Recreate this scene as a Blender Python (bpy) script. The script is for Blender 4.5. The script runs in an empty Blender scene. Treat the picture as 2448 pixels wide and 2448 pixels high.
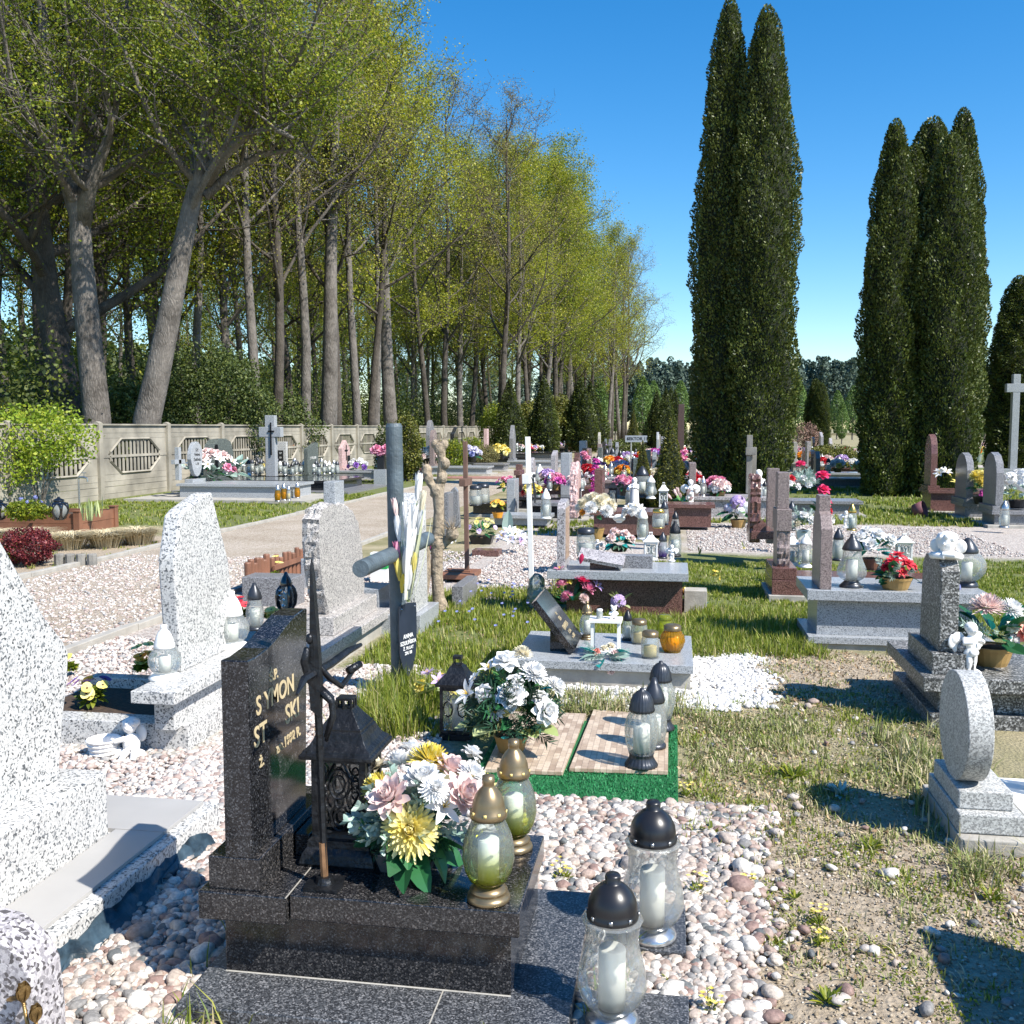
import bpy, math, random
import numpy as np
from mathutils import Vector, Matrix, Euler
C = bpy.context.scene.collection
PI = math.pi
SC = bpy.context.scene
# ------------------------------------------------------------------ camera
EYE, FPX, YAW = 1.65, 2400.0, math.radians(9.2)
PITCH = math.atan(202 / FPX)
cd = bpy.data.cameras.new('camera')
cam = bpy.data.objects.new('camera', cd)
C.objects.link(cam)
cam.location = (0, 0, EYE)
cam.rotation_euler = (PI / 2 - PITCH, 0, YAW)
cd.sensor_width = 36
cd.lens = 36 * FPX / 2448
cd.clip_start = .05
cd.clip_end = 3000
SC.camera = cam
# ------------------------------------------------------------------ light
SHADOW = Vector((-.886, .464, 0)).normalized()
ELEV = math.radians(47)
w = bpy.data.worlds.new('World')
SC.world = w
w.use_nodes = True
nt = w.node_tree
bg = nt.nodes['Background']
sky = nt.nodes.new('ShaderNodeTexSky')
sky.sky_type = 'NISHITA'
sky.sun_disc = False
sky.sun_elevation = ELEV
sky.sun_rotation = math.atan2(-SHADOW.x, -SHADOW.y)
sky.air_density = 1.0
sky.dust_density = .15
sky.ozone_density = 3.0
bg.inputs[1].default_value = .1
hs = nt.nodes.new('ShaderNodeHueSaturation')
hs.inputs['Saturation'].default_value = 1.4
nt.links.new(sky.outputs[0], hs.inputs['Color']); nt.links.new(hs.outputs[0], bg.inputs[0])
sl = bpy.data.lights.new('sun', 'SUN')
sl.energy = 4.3
sl.angle = math.radians(.5)
sl.color = (1, .95, .87)
sun = bpy.data.objects.new('sun', sl)
C.objects.link(sun)
sun.rotation_euler = Vector((SHADOW.x * math.cos(ELEV), SHADOW.y * math.cos(ELEV), -math.sin(ELEV))).to_track_quat('-Z', 'Y').to_euler()
vs = SC.view_settings
vs.view_transform = 'Standard'
vs.look = 'None'
vs.exposure = 1.0
vs.gamma = 1
cy = SC.cycles
cy.max_bounces = 8
cy.transparent_max_bounces = 24
cy.transmission_bounces = 8
cy.diffuse_bounces = 3
cy.glossy_bounces = 3
cy.use_denoising = True
cy.caustics_reflective = False
cy.caustics_refractive = False
# ------------------------------------------------------------------ pixel geometry of the survey (2448 px photograph)
CY, SY = math.cos(YAW), math.sin(YAW)
CP, SP = math.cos(PITCH), math.sin(PITCH)


def ray(u, v):
    x = (u - 1224) / FPX; y = (1224 - v) / FPX
    f = CP + y * SP
    return (x * CY - f * SY, x * SY + f * CY, -SP + y * CP)


def Pz(u, v, z=0.0):
    r = ray(u, v); t = (z - EYE) / r[2]
    return Vector((r[0] * t, r[1] * t, z))


def Pe(u, v, e):
    r = ray(u, v); t = e / r[0]
    return Vector((e, r[1] * t, EYE + r[2] * t))


def Pd(u, v, d):
    r = ray(u, v); t = d / r[1]
    return Vector((r[0] * t, d, EYE + r[2] * t))


def up_to(p, v):
    """height above p of the point straight over p that projects to row v"""
    Y = -p[0] * SY + p[1] * CY
    y = (1224 - v) / FPX
    return EYE + Y * (y * CP - SP) / (CP + y * SP) - p[2]


def depth(p):
    return -p[0] * SY + p[1] * CY


# ------------------------------------------------------------------ materials
MATS = {}


def new_mat(name):
    m = bpy.data.materials.new(name)
    m.use_nodes = True
    n = m.node_tree
    return m, n, n.nodes['Principled BSDF'], n.nodes, n.links


def ramp(N, stops, mode='LINEAR'):
    r = N.new('ShaderNodeValToRGB')
    cr = r.color_ramp
    cr.interpolation = mode
    while len(cr.elements) > 1:
        cr.elements.remove(cr.elements[-1])
    cr.elements[0].position = stops[0][0]
    cr.elements[0].color = (*stops[0][1], 1)
    for p, c in stops[1:]:
        e = cr.elements.new(p); e.color = (*c, 1)
    return r


def ocoord(N, L, sc=1.0, dist=0.0, dscale=20):
    t = N.new('ShaderNodeTexCoord')
    o = t.outputs['Object']
    if dist:
        nz = N.new('ShaderNodeTexNoise'); nz.inputs['Scale'].default_value = dscale
        L.new(o, nz.inputs['Vector'])
        s = N.new('ShaderNodeVectorMath'); s.operation = 'SCALE'; s.inputs[3].default_value = dist
        a = N.new('ShaderNodeVectorMath'); a.operation = 'ADD'
        L.new(nz.outputs['Color'], s.inputs[0]); L.new(o, a.inputs[0]); L.new(s.outputs[0], a.inputs[1])
        o = a.outputs[0]
    return o


def plain(name, col, rough=.5, metal=0.0, var=.15, vs_=12, bump=0.0, bs=60, coat=0.0):
    if name in MATS: return MATS[name]
    m, n, b, N, L = new_mat(name)
    co = ocoord(N, L)
    nz = N.new('ShaderNodeTexNoise'); nz.inputs['Scale'].default_value = vs_; nz.inputs['Detail'].default_value = 6
    L.new(co, nz.inputs['Vector'])
    r = ramp(N, [(.3, tuple(c * (1 - var) for c in col)), (.7, tuple(min(1, c * (1 + var)) for c in col))])
    L.new(nz.outputs[0], r.inputs[0]); L.new(r.outputs[0], b.inputs['Base Color'])
    b.inputs['Roughness'].default_value = rough
    b.inputs['Metallic'].default_value = metal
    b.inputs['Coat Weight'].default_value = coat
    if bump:
        nb = N.new('ShaderNodeTexNoise'); nb.inputs['Scale'].default_value = bs; nb.inputs['Detail'].default_value = 4
        L.new(co, nb.inputs['Vector'])
        bp = N.new('ShaderNodeBump'); bp.inputs['Strength'].default_value = bump; bp.inputs['Distance'].default_value = .01
        L.new(nb.outputs[0], bp.inputs['Height']); L.new(bp.outputs[0], b.inputs['Normal'])
    MATS[name] = m
    return m


def stone(name, stops, scale, rough=.35, dist=.004, bump=0.0, stain=0.0, scale2=None, spec=.5):
    """chips of several colours: stops on the random value of each cell"""
    if name in MATS: return MATS[name]
    m, n, b, N, L = new_mat(name)
    co = ocoord(N, L, dist=dist, dscale=scale * .6)
    vo = N.new('ShaderNodeTexVoronoi'); vo.inputs['Scale'].default_value = scale
    L.new(co, vo.inputs['Vector'])
    se = N.new('ShaderNodeSeparateColor'); L.new(vo.outputs['Color'], se.inputs[0])
    r = ramp(N, stops, 'CONSTANT')
    L.new(se.outputs[0], r.inputs[0])
    nz = N.new('ShaderNodeTexNoise'); nz.inputs['Scale'].default_value = scale * 2.2; nz.inputs['Detail'].default_value = 3
    L.new(co, nz.inputs['Vector'])
    r2 = ramp(N, [(.3, (.72, .72, .72)), (.62, (1, 1, 1))])
    L.new(nz.outputs[0], r2.inputs[0])
    mx = N.new('ShaderNodeMix'); mx.data_type = 'RGBA'; mx.blend_type = 'MULTIPLY'; mx.inputs[0].default_value = 1
    L.new(r.outputs[0], mx.inputs[6]); L.new(r2.outputs[0], mx.inputs[7])
    out = mx.outputs[2]
    if stain:
        n3 = N.new('ShaderNodeTexNoise'); n3.inputs['Scale'].default_value = 3.5; n3.inputs['Detail'].default_value = 7
        L.new(co, n3.inputs['Vector'])
        r3 = ramp(N, [(.42, (1, 1, 1)), (.7, (1 - stain, 1 - stain * 1.05, 1 - stain * 1.2))])
        L.new(n3.outputs[0], r3.inputs[0])
        m3 = N.new('ShaderNodeMix'); m3.data_type = 'RGBA'; m3.blend_type = 'MULTIPLY'; m3.inputs[0].default_value = 1
        L.new(out, m3.inputs[6]); L.new(r3.outputs[0], m3.inputs[7]); out = m3.outputs[2]
    L.new(out, b.inputs['Base Color'])
    b.inputs['Roughness'].default_value = rough
    b.inputs['Specular IOR Level'].default_value = spec
    if bump:
        nb = N.new('ShaderNodeTexNoise'); nb.inputs['Scale'].default_value = scale; nb.inputs['Detail'].default_value = 5
        L.new(co, nb.inputs['Vector'])
        bp = N.new('ShaderNodeBump'); bp.inputs['Strength'].default_value = bump; bp.inputs['Distance'].default_value = .01
        L.new(nb.outputs[0], bp.inputs['Height']); L.new(bp.outputs[0], b.inputs['Normal'])
    MATS[name] = m
    return m


def island(name, stops, rough=.6, trans=0.0, tcol=None, mode='LINEAR', grain=0.0, gs=80, bump=0.0):
    """each loose piece (leaf, petal, pebble) takes its own tone"""
    if name in MATS: return MATS[name]
    m, n, b, N, L = new_mat(name)
    g = N.new('ShaderNodeNewGeometry')
    r = ramp(N, stops, mode)
    L.new(g.outputs['Random Per Island'], r.inputs[0])
    out = r.outputs[0]
    if grain:
        co = ocoord(N, L)
        nz = N.new('ShaderNodeTexNoise'); nz.inputs['Scale'].default_value = gs; nz.inputs['Detail'].default_value = 4
        L.new(co, nz.inputs['Vector'])
        r2 = ramp(N, [(.35, (1 - grain,) * 3), (.65, (1, 1, 1))])
        L.new(nz.outputs[0], r2.inputs[0])
        mx = N.new('ShaderNodeMix'); mx.data_type = 'RGBA'; mx.blend_type = 'MULTIPLY'; mx.inputs[0].default_value = 1
        L.new(out, mx.inputs[6]); L.new(r2.outputs[0], mx.inputs[7]); out = mx.outputs[2]
        if bump:
            bp = N.new('ShaderNodeBump'); bp.inputs['Strength'].default_value = bump; bp.inputs['Distance'].default_value = .01
            L.new(nz.outputs[0], bp.inputs['Height']); L.new(bp.outputs[0], b.inputs['Normal'])
    L.new(out, b.inputs['Base Color'])
    b.inputs['Roughness'].default_value = rough
    if trans:
        t = N.new('ShaderNodeBsdfTranslucent')
        if tcol: t.inputs[0].default_value = (*tcol, 1)
        else: L.new(out, t.inputs[0])
        ms = N.new('ShaderNodeMixShader'); ms.inputs[0].default_value = trans
        o = N['Material Output']
        L.new(b.outputs[0], ms.inputs[1]); L.new(t.outputs[0], ms.inputs[2]); L.new(ms.outputs[0], o.inputs[0])
    MATS[name] = m
    return m


def glass(name, tint=(.96, .98, .97), milk=.08, refl=.9, wave=0.0, low=None, z0=.12, z1=.4, rough=.03, milkcol=(.8, .85, .83)):
    """thin lantern glass; low = colour of the lower part of the vessel, fading upward"""
    if name in MATS: return MATS[name]
    m, n, b, N, L = new_mat(name)
    N.remove(b)
    o = N['Material Output']
    tr = N.new('ShaderNodeBsdfTransparent'); tr.inputs[0].default_value = (*tint, 1)
    gl = N.new('ShaderNodeBsdfGlossy'); gl.inputs['Roughness'].default_value = rough
    df = N.new('ShaderNodeBsdfDiffuse'); df.inputs[0].default_value = (*milkcol, 1)
    t2 = N.new('ShaderNodeBsdfTranslucent'); t2.inputs[0].default_value = (*milkcol, 1)
    mm = N.new('ShaderNodeMixShader'); mm.inputs[0].default_value = .5
    L.new(df.outputs[0], mm.inputs[1]); L.new(t2.outputs[0], mm.inputs[2])
    m1 = N.new('ShaderNodeMixShader'); m1.inputs[0].default_value = milk
    m2 = N.new('ShaderNodeMixShader')
    fr = N.new('ShaderNodeFresnel'); fr.inputs[0].default_value = 1.5
    mu = N.new('ShaderNodeMath'); mu.operation = 'MULTIPLY'; mu.inputs[1].default_value = refl; mu.use_clamp = True
    L.new(fr.outputs[0], mu.inputs[0])
    L.new(tr.outputs[0], m1.inputs[1]); L.new(mm.outputs[0], m1.inputs[2])
    L.new(m1.outputs[0], m2.inputs[1]); L.new(gl.outputs[0], m2.inputs[2]); L.new(mu.outputs[0], m2.inputs[0])
    L.new(m2.outputs[0], o.inputs[0])
    co = ocoord(N, L)
    if low:
        sx = N.new('ShaderNodeSeparateXYZ'); L.new(co, sx.inputs[0])
        mr = N.new('ShaderNodeMapRange'); mr.inputs[1].default_value = z0; mr.inputs[2].default_value = z1
        mr.interpolation_type = 'SMOOTHSTEP'
        L.new(sx.outputs[2], mr.inputs[0])
        r = ramp(N, [(0, low), (.55, tuple((a + b_) / 2 for a, b_ in zip(low, tint))), (1, tint)])
        L.new(mr.outputs[0], r.inputs[0]); L.new(r.outputs[0], tr.inputs[0])
        r2 = ramp(N, [(0, tuple(min(1, c * .9) for c in low)), (1, milkcol)])
        L.new(mr.outputs[0], r2.inputs[0]); L.new(r2.outputs[0], df.inputs[0]); L.new(r2.outputs[0], t2.inputs[0])
    if wave:
        vo = N.new('ShaderNodeTexVoronoi'); vo.inputs['Scale'].default_value = wave; vo.feature = 'SMOOTH_F1'
        L.new(co, vo.inputs['Vector'])
        bp = N.new('ShaderNodeBump'); bp.inputs['Strength'].default_value = .22; bp.inputs['Distance'].default_value = .03
        L.new(vo.outputs['Distance'], bp.inputs['Height']); L.new(bp.outputs[0], gl.inputs['Normal']); L.new(bp.outputs[0], fr.inputs['Normal'])
    MATS[name] = m
    return m


white_terr = stone('white_terrazzo', [(0, (.09, .095, .1)), (.09, (.22, .23, .235)), (.24, (.55, .54, .52)), (.5, (.68, .67, .64)), (.75, (.6, .59, .57))], 135, rough=.3, dist=.012)
pink_terr = stone('pink_grey_granite', [(0, (.1, .1, .1)), (.14, (.27, .25, .24)), (.36, (.47, .44, .41)), (.65, (.58, .54, .5))], 150, rough=.4, dist=.008)
grey_terr = stone('grey_terrazzo', [(0, (.05, .055, .06)), (.25, (.16, .165, .17)), (.45, (.34, .34, .34)), (.75, (.48, .48, .47))], 190, rough=.4, dist=.006)
rose_gran = stone('rose_grey_granite', [(0, (.1, .09, .09)), (.2, (.3, .28, .29)), (.45, (.46, .43, .44)), (.7, (.54, .51, .51))], 120, rough=.4, dist=.012)
black_gran = stone('black_granite', [(0, (.008, .008, .009)), (.45, (.022, .023, .026)), (.8, (.06, .062, .068)), (.95, (.11, .11, .115))], 260, rough=.1, dist=.003, spec=.6)
brown_gran = stone('dark_brown_granite', [(0, (.01, .01, .011)), (.4, (.026, .025, .026)), (.72, (.06, .058, .058)), (.93, (.13, .12, .115))], 250, rough=.14, dist=.003, spec=.6)
slab_gran = stone('dark_flecked_granite', [(0, (.03, .032, .036)), (.4, (.075, .08, .088)), (.75, (.16, .165, .175)), (.94, (.26, .26, .27))], 230, rough=.35, dist=.003)
lgrey_gran = stone('light_grey_granite', [(0, (.12, .13, .14)), (.2, (.34, .36, .38)), (.55, (.47, .49, .51))], 260, rough=.3, dist=.003)
mid_gran = stone('mid_grey_granite', [(0, (.07, .07, .075)), (.3, (.2, .2, .21)), (.6, (.33, .33, .34))], 200, rough=.35, dist=.003)
red_gran = stone('red_brown_granite', [(0, (.05, .025, .022)), (.3, (.16, .075, .065)), (.65, (.24, .13, .11))], 200, rough=.25, dist=.003)
mauve_gran = stone('mauve_brown_granite', [(0, (.1, .075, .07)), (.3, (.26, .2, .19)), (.65, (.36, .29, .27))], 220, rough=.4, dist=.003)
speck_gran = stone('grey_speckled_terrazzo', [(0, (.05, .05, .048)), (.4, (.15, .15, .14)), (.7, (.3, .3, .29)), (.88, (.5, .49, .47))], 130, rough=.45, dist=.008)
green_gran = stone('green_grey_granite', [(0, (.05, .06, .055)), (.4, (.11, .13, .12)), (.75, (.22, .25, .23))], 120, rough=.35)
pale_pink = stone('pale_pink_stone', [(0, (.4, .25, .23)), (.4, (.62, .42, .4)), (.75, (.75, .58, .55))], 90, rough=.5)
pale_disc = stone('pale_grey_terrazzo', [(0, (.28, .28, .27)), (.35, (.47, .47, .45)), (.7, (.6, .6, .57))], 170, rough=.6, dist=.006)
concrete = plain('concrete', (.36, .34, .3), .85, var=.2, vs_=9, bump=.3)
wallconc = plain('fence_concrete', (.29, .265, .215), .9, var=.4, vs_=1.6, bump=.3, bs=30)
tilegrey = plain('grey_tile', (.36, .35, .335), .55, var=.07, vs_=3)
curb = plain('kerb_concrete', (.36, .34, .3), .9, var=.15, vs_=8, bump=.3)
m_iron = plain('blackened_iron', (.028, .03, .034), .38, .7, var=.4, vs_=25, bump=.5, bs=70)
m_rust = plain('worn_copper_metal', (.3, .17, .09), .5, .6, var=.3, vs_=30)
m_black = plain('black_plastic', (.014, .014, .016), .33, var=.1)
m_blackgloss = plain('glossy_black_ceramic', (.008, .008, .01), .08, var=.1, coat=1)
m_gold = plain('gold_plastic', (.25, .185, .105), .36, .7, var=.12)
m_brass = plain('bright_brass', (.62, .42, .12), .25, .9, var=.1)
m_silver = plain('silvered_plastic', (.5, .5, .5), .25, .85, var=.15)
m_pewter = plain('dark_pewter', (.05, .055, .065), .35, .5, var=.2)
m_white = plain('white_plastic', (.8, .79, .76), .4, var=.04)
m_plaster = plain('white_plaster', (.82, .8, .77), .7, var=.05)
m_wax = plain('candle_wax', (.78, .76, .68), .5, var=.04)
m_waxy = plain('yellow_wax', (.8, .6, .22), .5, var=.06)
m_pipe = plain('slate_painted_timber', (.08, .105, .12), .55, var=.3, vs_=9, bump=.6, bs=45)
m_brownwood = plain('brown_painted_timber', (.15, .085, .06), .6, var=.2, vs_=10)
m_whitewood = plain('white_painted_timber', (.82, .8, .76), .5, var=.04)
m_plank = plain('red_brown_planks', (.21, .095, .055), .6, var=.2, vs_=5)
m_soil = plain('potting_soil', (.055, .035, .022), .95, var=.4, vs_=40, bump=.8)
m_terra = plain('ochre_flowerpot', (.34, .21, .07), .6, var=.2)
m_turf = plain('artificial_turf', (.02, .19, .06), .8, var=.3, vs_=200, bump=1, bs=400)


def bark(name, lo, hi, s):
    m, n, b, N, L = new_mat(name)
    co = ocoord(N, L, dist=.25, dscale=2)
    mp = N.new('ShaderNodeMapping'); mp.inputs['Scale'].default_value = (s, s, s * .16); L.new(co, mp.inputs[0])
    v = N.new('ShaderNodeTexVoronoi'); v.inputs['Scale'].default_value = 1; v.feature = 'DISTANCE_TO_EDGE'; L.new(mp.outputs[0], v.inputs['Vector'])
    nz = N.new('ShaderNodeTexNoise'); nz.inputs['Scale'].default_value = 1.6; nz.inputs['Detail'].default_value = 7; nz.inputs['Roughness'].default_value = .7; L.new(co, nz.inputs['Vector'])
    ml = N.new('ShaderNodeMath'); ml.operation = 'MULTIPLY_ADD'; ml.inputs[1].default_value = .5; L.new(v.outputs['Distance'], ml.inputs[0]); L.new(nz.outputs[0], ml.inputs[2])
    r = ramp(N, [(.32, lo), (.55, tuple((a + c) / 2 for a, c in zip(lo, hi))), (.85, hi)]); L.new(ml.outputs[0], r.inputs[0]); L.new(r.outputs[0], b.inputs['Base Color'])
    b.inputs['Roughness'].default_value = .95
    bp = N.new('ShaderNodeBump'); bp.inputs['Strength'].default_value = 1; bp.inputs['Distance'].default_value = .05
    L.new(ml.outputs[0], bp.inputs['Height']); L.new(bp.outputs[0], b.inputs['Normal'])
    MATS[name] = m
    return m


m_bark = bark('bark', (.018, .014, .01), (.13, .11, .09), 22)
m_bark2 = bark('pale_bark', (.03, .025, .02), (.24, .215, .19), 20)
m_twig = plain('twig_bark', (.14, .11, .085), .9, var=.2, vs_=5)
m_knob = plain('pollard_bark', (.3, .24, .17), .9, var=.45, vs_=30, bump=1.0, bs=60)
m_text_gold = plain('gold_lettering', (.62, .5, .3), .45, .2, var=.1)
m_text_white = plain('white_lettering', (.75, .75, .72), .6, var=.03)
m_text_black = plain('black_lettering', (.02, .02, .02), .6, var=.03)
m_tarp = plain('blue_green_plastic', (.03, .05, .065), .4, var=.7, vs_=18, bump=.8, bs=20)
g_clear = glass('clear_glass', milk=.24, wave=26, refl=.7)
g_clear2 = glass('clear_cut_glass', milk=.27, wave=13, refl=.75, milkcol=(.85, .85, .8))
g_yellow = glass('yellow_green_glass', tint=(.9, .96, .92), milk=.2, wave=14, low=(.62, .66, .03), z0=.15, z1=.52)
g_amber = glass('amber_glass', tint=(.95, .6, .05), milk=.3, wave=20, milkcol=(.85, .5, .03))
g_lime = glass('lime_glass', tint=(.8, .85, .1), milk=.3, milkcol=(.7, .75, .1))
g_teal = glass('teal_glass', tint=(.2, .5, .55), milk=.45, wave=14, milkcol=(.05, .22, .28))
g_frost = glass('frosted_glass', milk=.5, wave=30)
g_purple = glass('violet_glass', tint=(.8, .8, .9), milk=.35, low=(.25, .15, .6), z0=.1, z1=.4)
g_film = glass('green_tinted_film', tint=(.92, .97, .95), milk=.4, refl=1.3, wave=8, milkcol=(.5, .68, .6))
g_gauze = glass('violet_gauze', tint=(.6, .5, .75), milk=.5, refl=.3, milkcol=(.28, .2, .4))

lf_spring = island('spring_leaves', [(0, (.18, .23, .02)), (.5, (.34, .38, .025)), (1, (.56, .52, .05))], .5, trans=.5, grain=.18, gs=.7)
lf_mid = island('fresh_leaves', [(0, (.12, .18, .02)), (.6, (.24, .31, .025)), (1, (.48, .48, .04))], .5, trans=.5, grain=.18, gs=.7)
lf_bud = island('reddish_buds', [(0, (.17, .13, .045)), (.6, (.25, .21, .05)), (1, (.34, .32, .06))], .6, trans=.3)
lf_dark = island('dark_evergreen_leaves', [(0, (.035, .06, .015)), (.6, (.08, .115, .022)), (1, (.15, .18, .035))], .6, trans=.25)
lf_thuja = island('thuja_scale_leaves', [(0, (.055, .08, .014)), (.6, (.1, .135, .02)), (1, (.17, .19, .035))], .5, trans=.18, grain=.4, gs=2.4)
lf_thuja_y = island('golden_thuja_leaves', [(0, (.06, .08, .01)), (.6, (.14, .15, .02)), (1, (.24, .22, .035))], .55, trans=.2)
lf_under = island('undergrowth_leaves', [(0, (.05, .08, .02)), (.6, (.12, .16, .03)), (1, (.24, .27, .05))], .6, trans=.35, grain=.5, gs=.9)
lf_pine = island('hazed_pine_needles', [(0, (.045, .075, .06)), (1, (.11, .16, .11))], .7, trans=.1)  # mild distance haze is mixed into the needle colour, paler and bluer
lf_birch = island('birch_leaves', [(0, (.08, .15, .035)), (1, (.17, .26, .06))], .6, trans=.3)
lf_red = island('barberry_leaves', [(0, (.06, .008, .012)), (.7, (.17, .02, .03)), (1, (.3, .06, .04))], .5, trans=.2)
lf_bright = island('lime_shrub_leaves', [(0, (.16, .26, .02)), (.6, (.3, .4, .03)), (1, (.45, .48, .05))], .5, trans=.4)
lf_grass = island('grass_blades', [(0, (.12, .18, .02)), (.5, (.24, .3, .03)), (.82, (.36, .38, .07)), (1, (.55, .46, .24))], .5, trans=.4)
lf_dry = island('dry_grass_blades', [(0, (.13, .18, .035)), (.45, (.24, .27, .08)), (.75, (.42, .36, .2)), (1, (.58, .5, .33))], .6, trans=.2)
lf_straw = island('straw_grass', [(0, (.48, .4, .24)), (1, (.75, .66, .45))], .6, trans=.2)
lf_litter = island('fallen_leaves', [(0, (.16, .09, .045)), (.5, (.36, .24, .13)), (1, (.56, .43, .28))], .7)
lf_fake = island('artificial_leaves', [(0, (.012, .07, .025)), (.6, (.03, .15, .05)), (1, (.1, .24, .06))], .4, trans=.15)
lf_fakedk = island('artificial_needles', [(0, (.008, .035, .02)), (1, (.03, .1, .05))], .5)
lf_teal = island('teal_leaves', [(0, (.0, .2, .2)), (1, (.05, .45, .42))], .4, trans=.2)
lf_sage = island('sage_leaves', [(0, (.2, .33, .28)), (1, (.5, .62, .55))], .5, trans=.2)
lf_lemon = island('pale_green_leaves', [(0, (.35, .45, .15)), (1, (.6, .65, .35))], .5, trans=.3)
peb_mix = island('river_pebbles', [(0, (.68, .64, .58)), (.24, (.52, .46, .41)), (.44, (.4, .3, .25)), (.57, (.29, .19, .16)), (.64, (.26, .25, .24)), (.75, (.46, .38, .32)), (.9, (.14, .15, .15)), (.94, (.58, .5, .42))], .65, mode='CONSTANT', grain=.35, gs=90, bump=.3)
peb_light = island('pink_white_gravel', [(0, (.58, .52, .47)), (.4, (.46, .37, .33)), (.6, (.64, .6, .56)), (.8, (.33, .25, .22)), (.9, (.33, .32, .31))], .75, mode='CONSTANT', grain=.2)
peb_white = island('white_marble_chips', [(0, (.68, .67, .65)), (.5, (.58, .56, .53)), (.8, (.46, .44, .41)), (.9, (.62, .6, .56))], .7, mode='CONSTANT')


def petals(name, a, b, tr=.25):
    return island('petals_' + name, [(0, a), (1, tuple(min(.92, x * 1.06) for x in b))], .6, trans=.22)


PET = dict(white=petals('white', (.82, .81, .79), (.9, .89, .86)), cream=petals('cream', (.75, .68, .5), (.85, .8, .66)),
           yellow=petals('yellow', (.75, .58, .04), (.85, .76, .3)), lemon=petals('lemon', (.82, .68, .15), (.86, .8, .45)),
           blush=petals('blush', (.78, .55, .52), (.85, .74, .7)), pink=petals('pink', (.72, .2, .36), (.8, .42, .52)),
           magenta=petals('magenta', (.5, .04, .3), (.7, .15, .5)), red=petals('red', (.5, .01, .03), (.65, .04, .06)),
           rosered=petals('rosered', (.7, .02, .13), (.8, .08, .22)), lilac=petals('lilac', (.45, .3, .6), (.68, .55, .78)),
           purple=petals('purple', (.22, .08, .45), (.4, .2, .6)), salmon=petals('salmon', (.78, .25, .2), (.85, .45, .36)),
           orange=petals('orange', (.8, .25, .02), (.85, .45, .05)), violetdk=petals('violetdk', (.04, .02, .14), (.1, .05, .3)),
           blue=petals('blue', (.16, .18, .42), (.3, .34, .6)), lavwhite=petals('lavwhite', (.6, .57, .75), (.8, .79, .84)))
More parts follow.
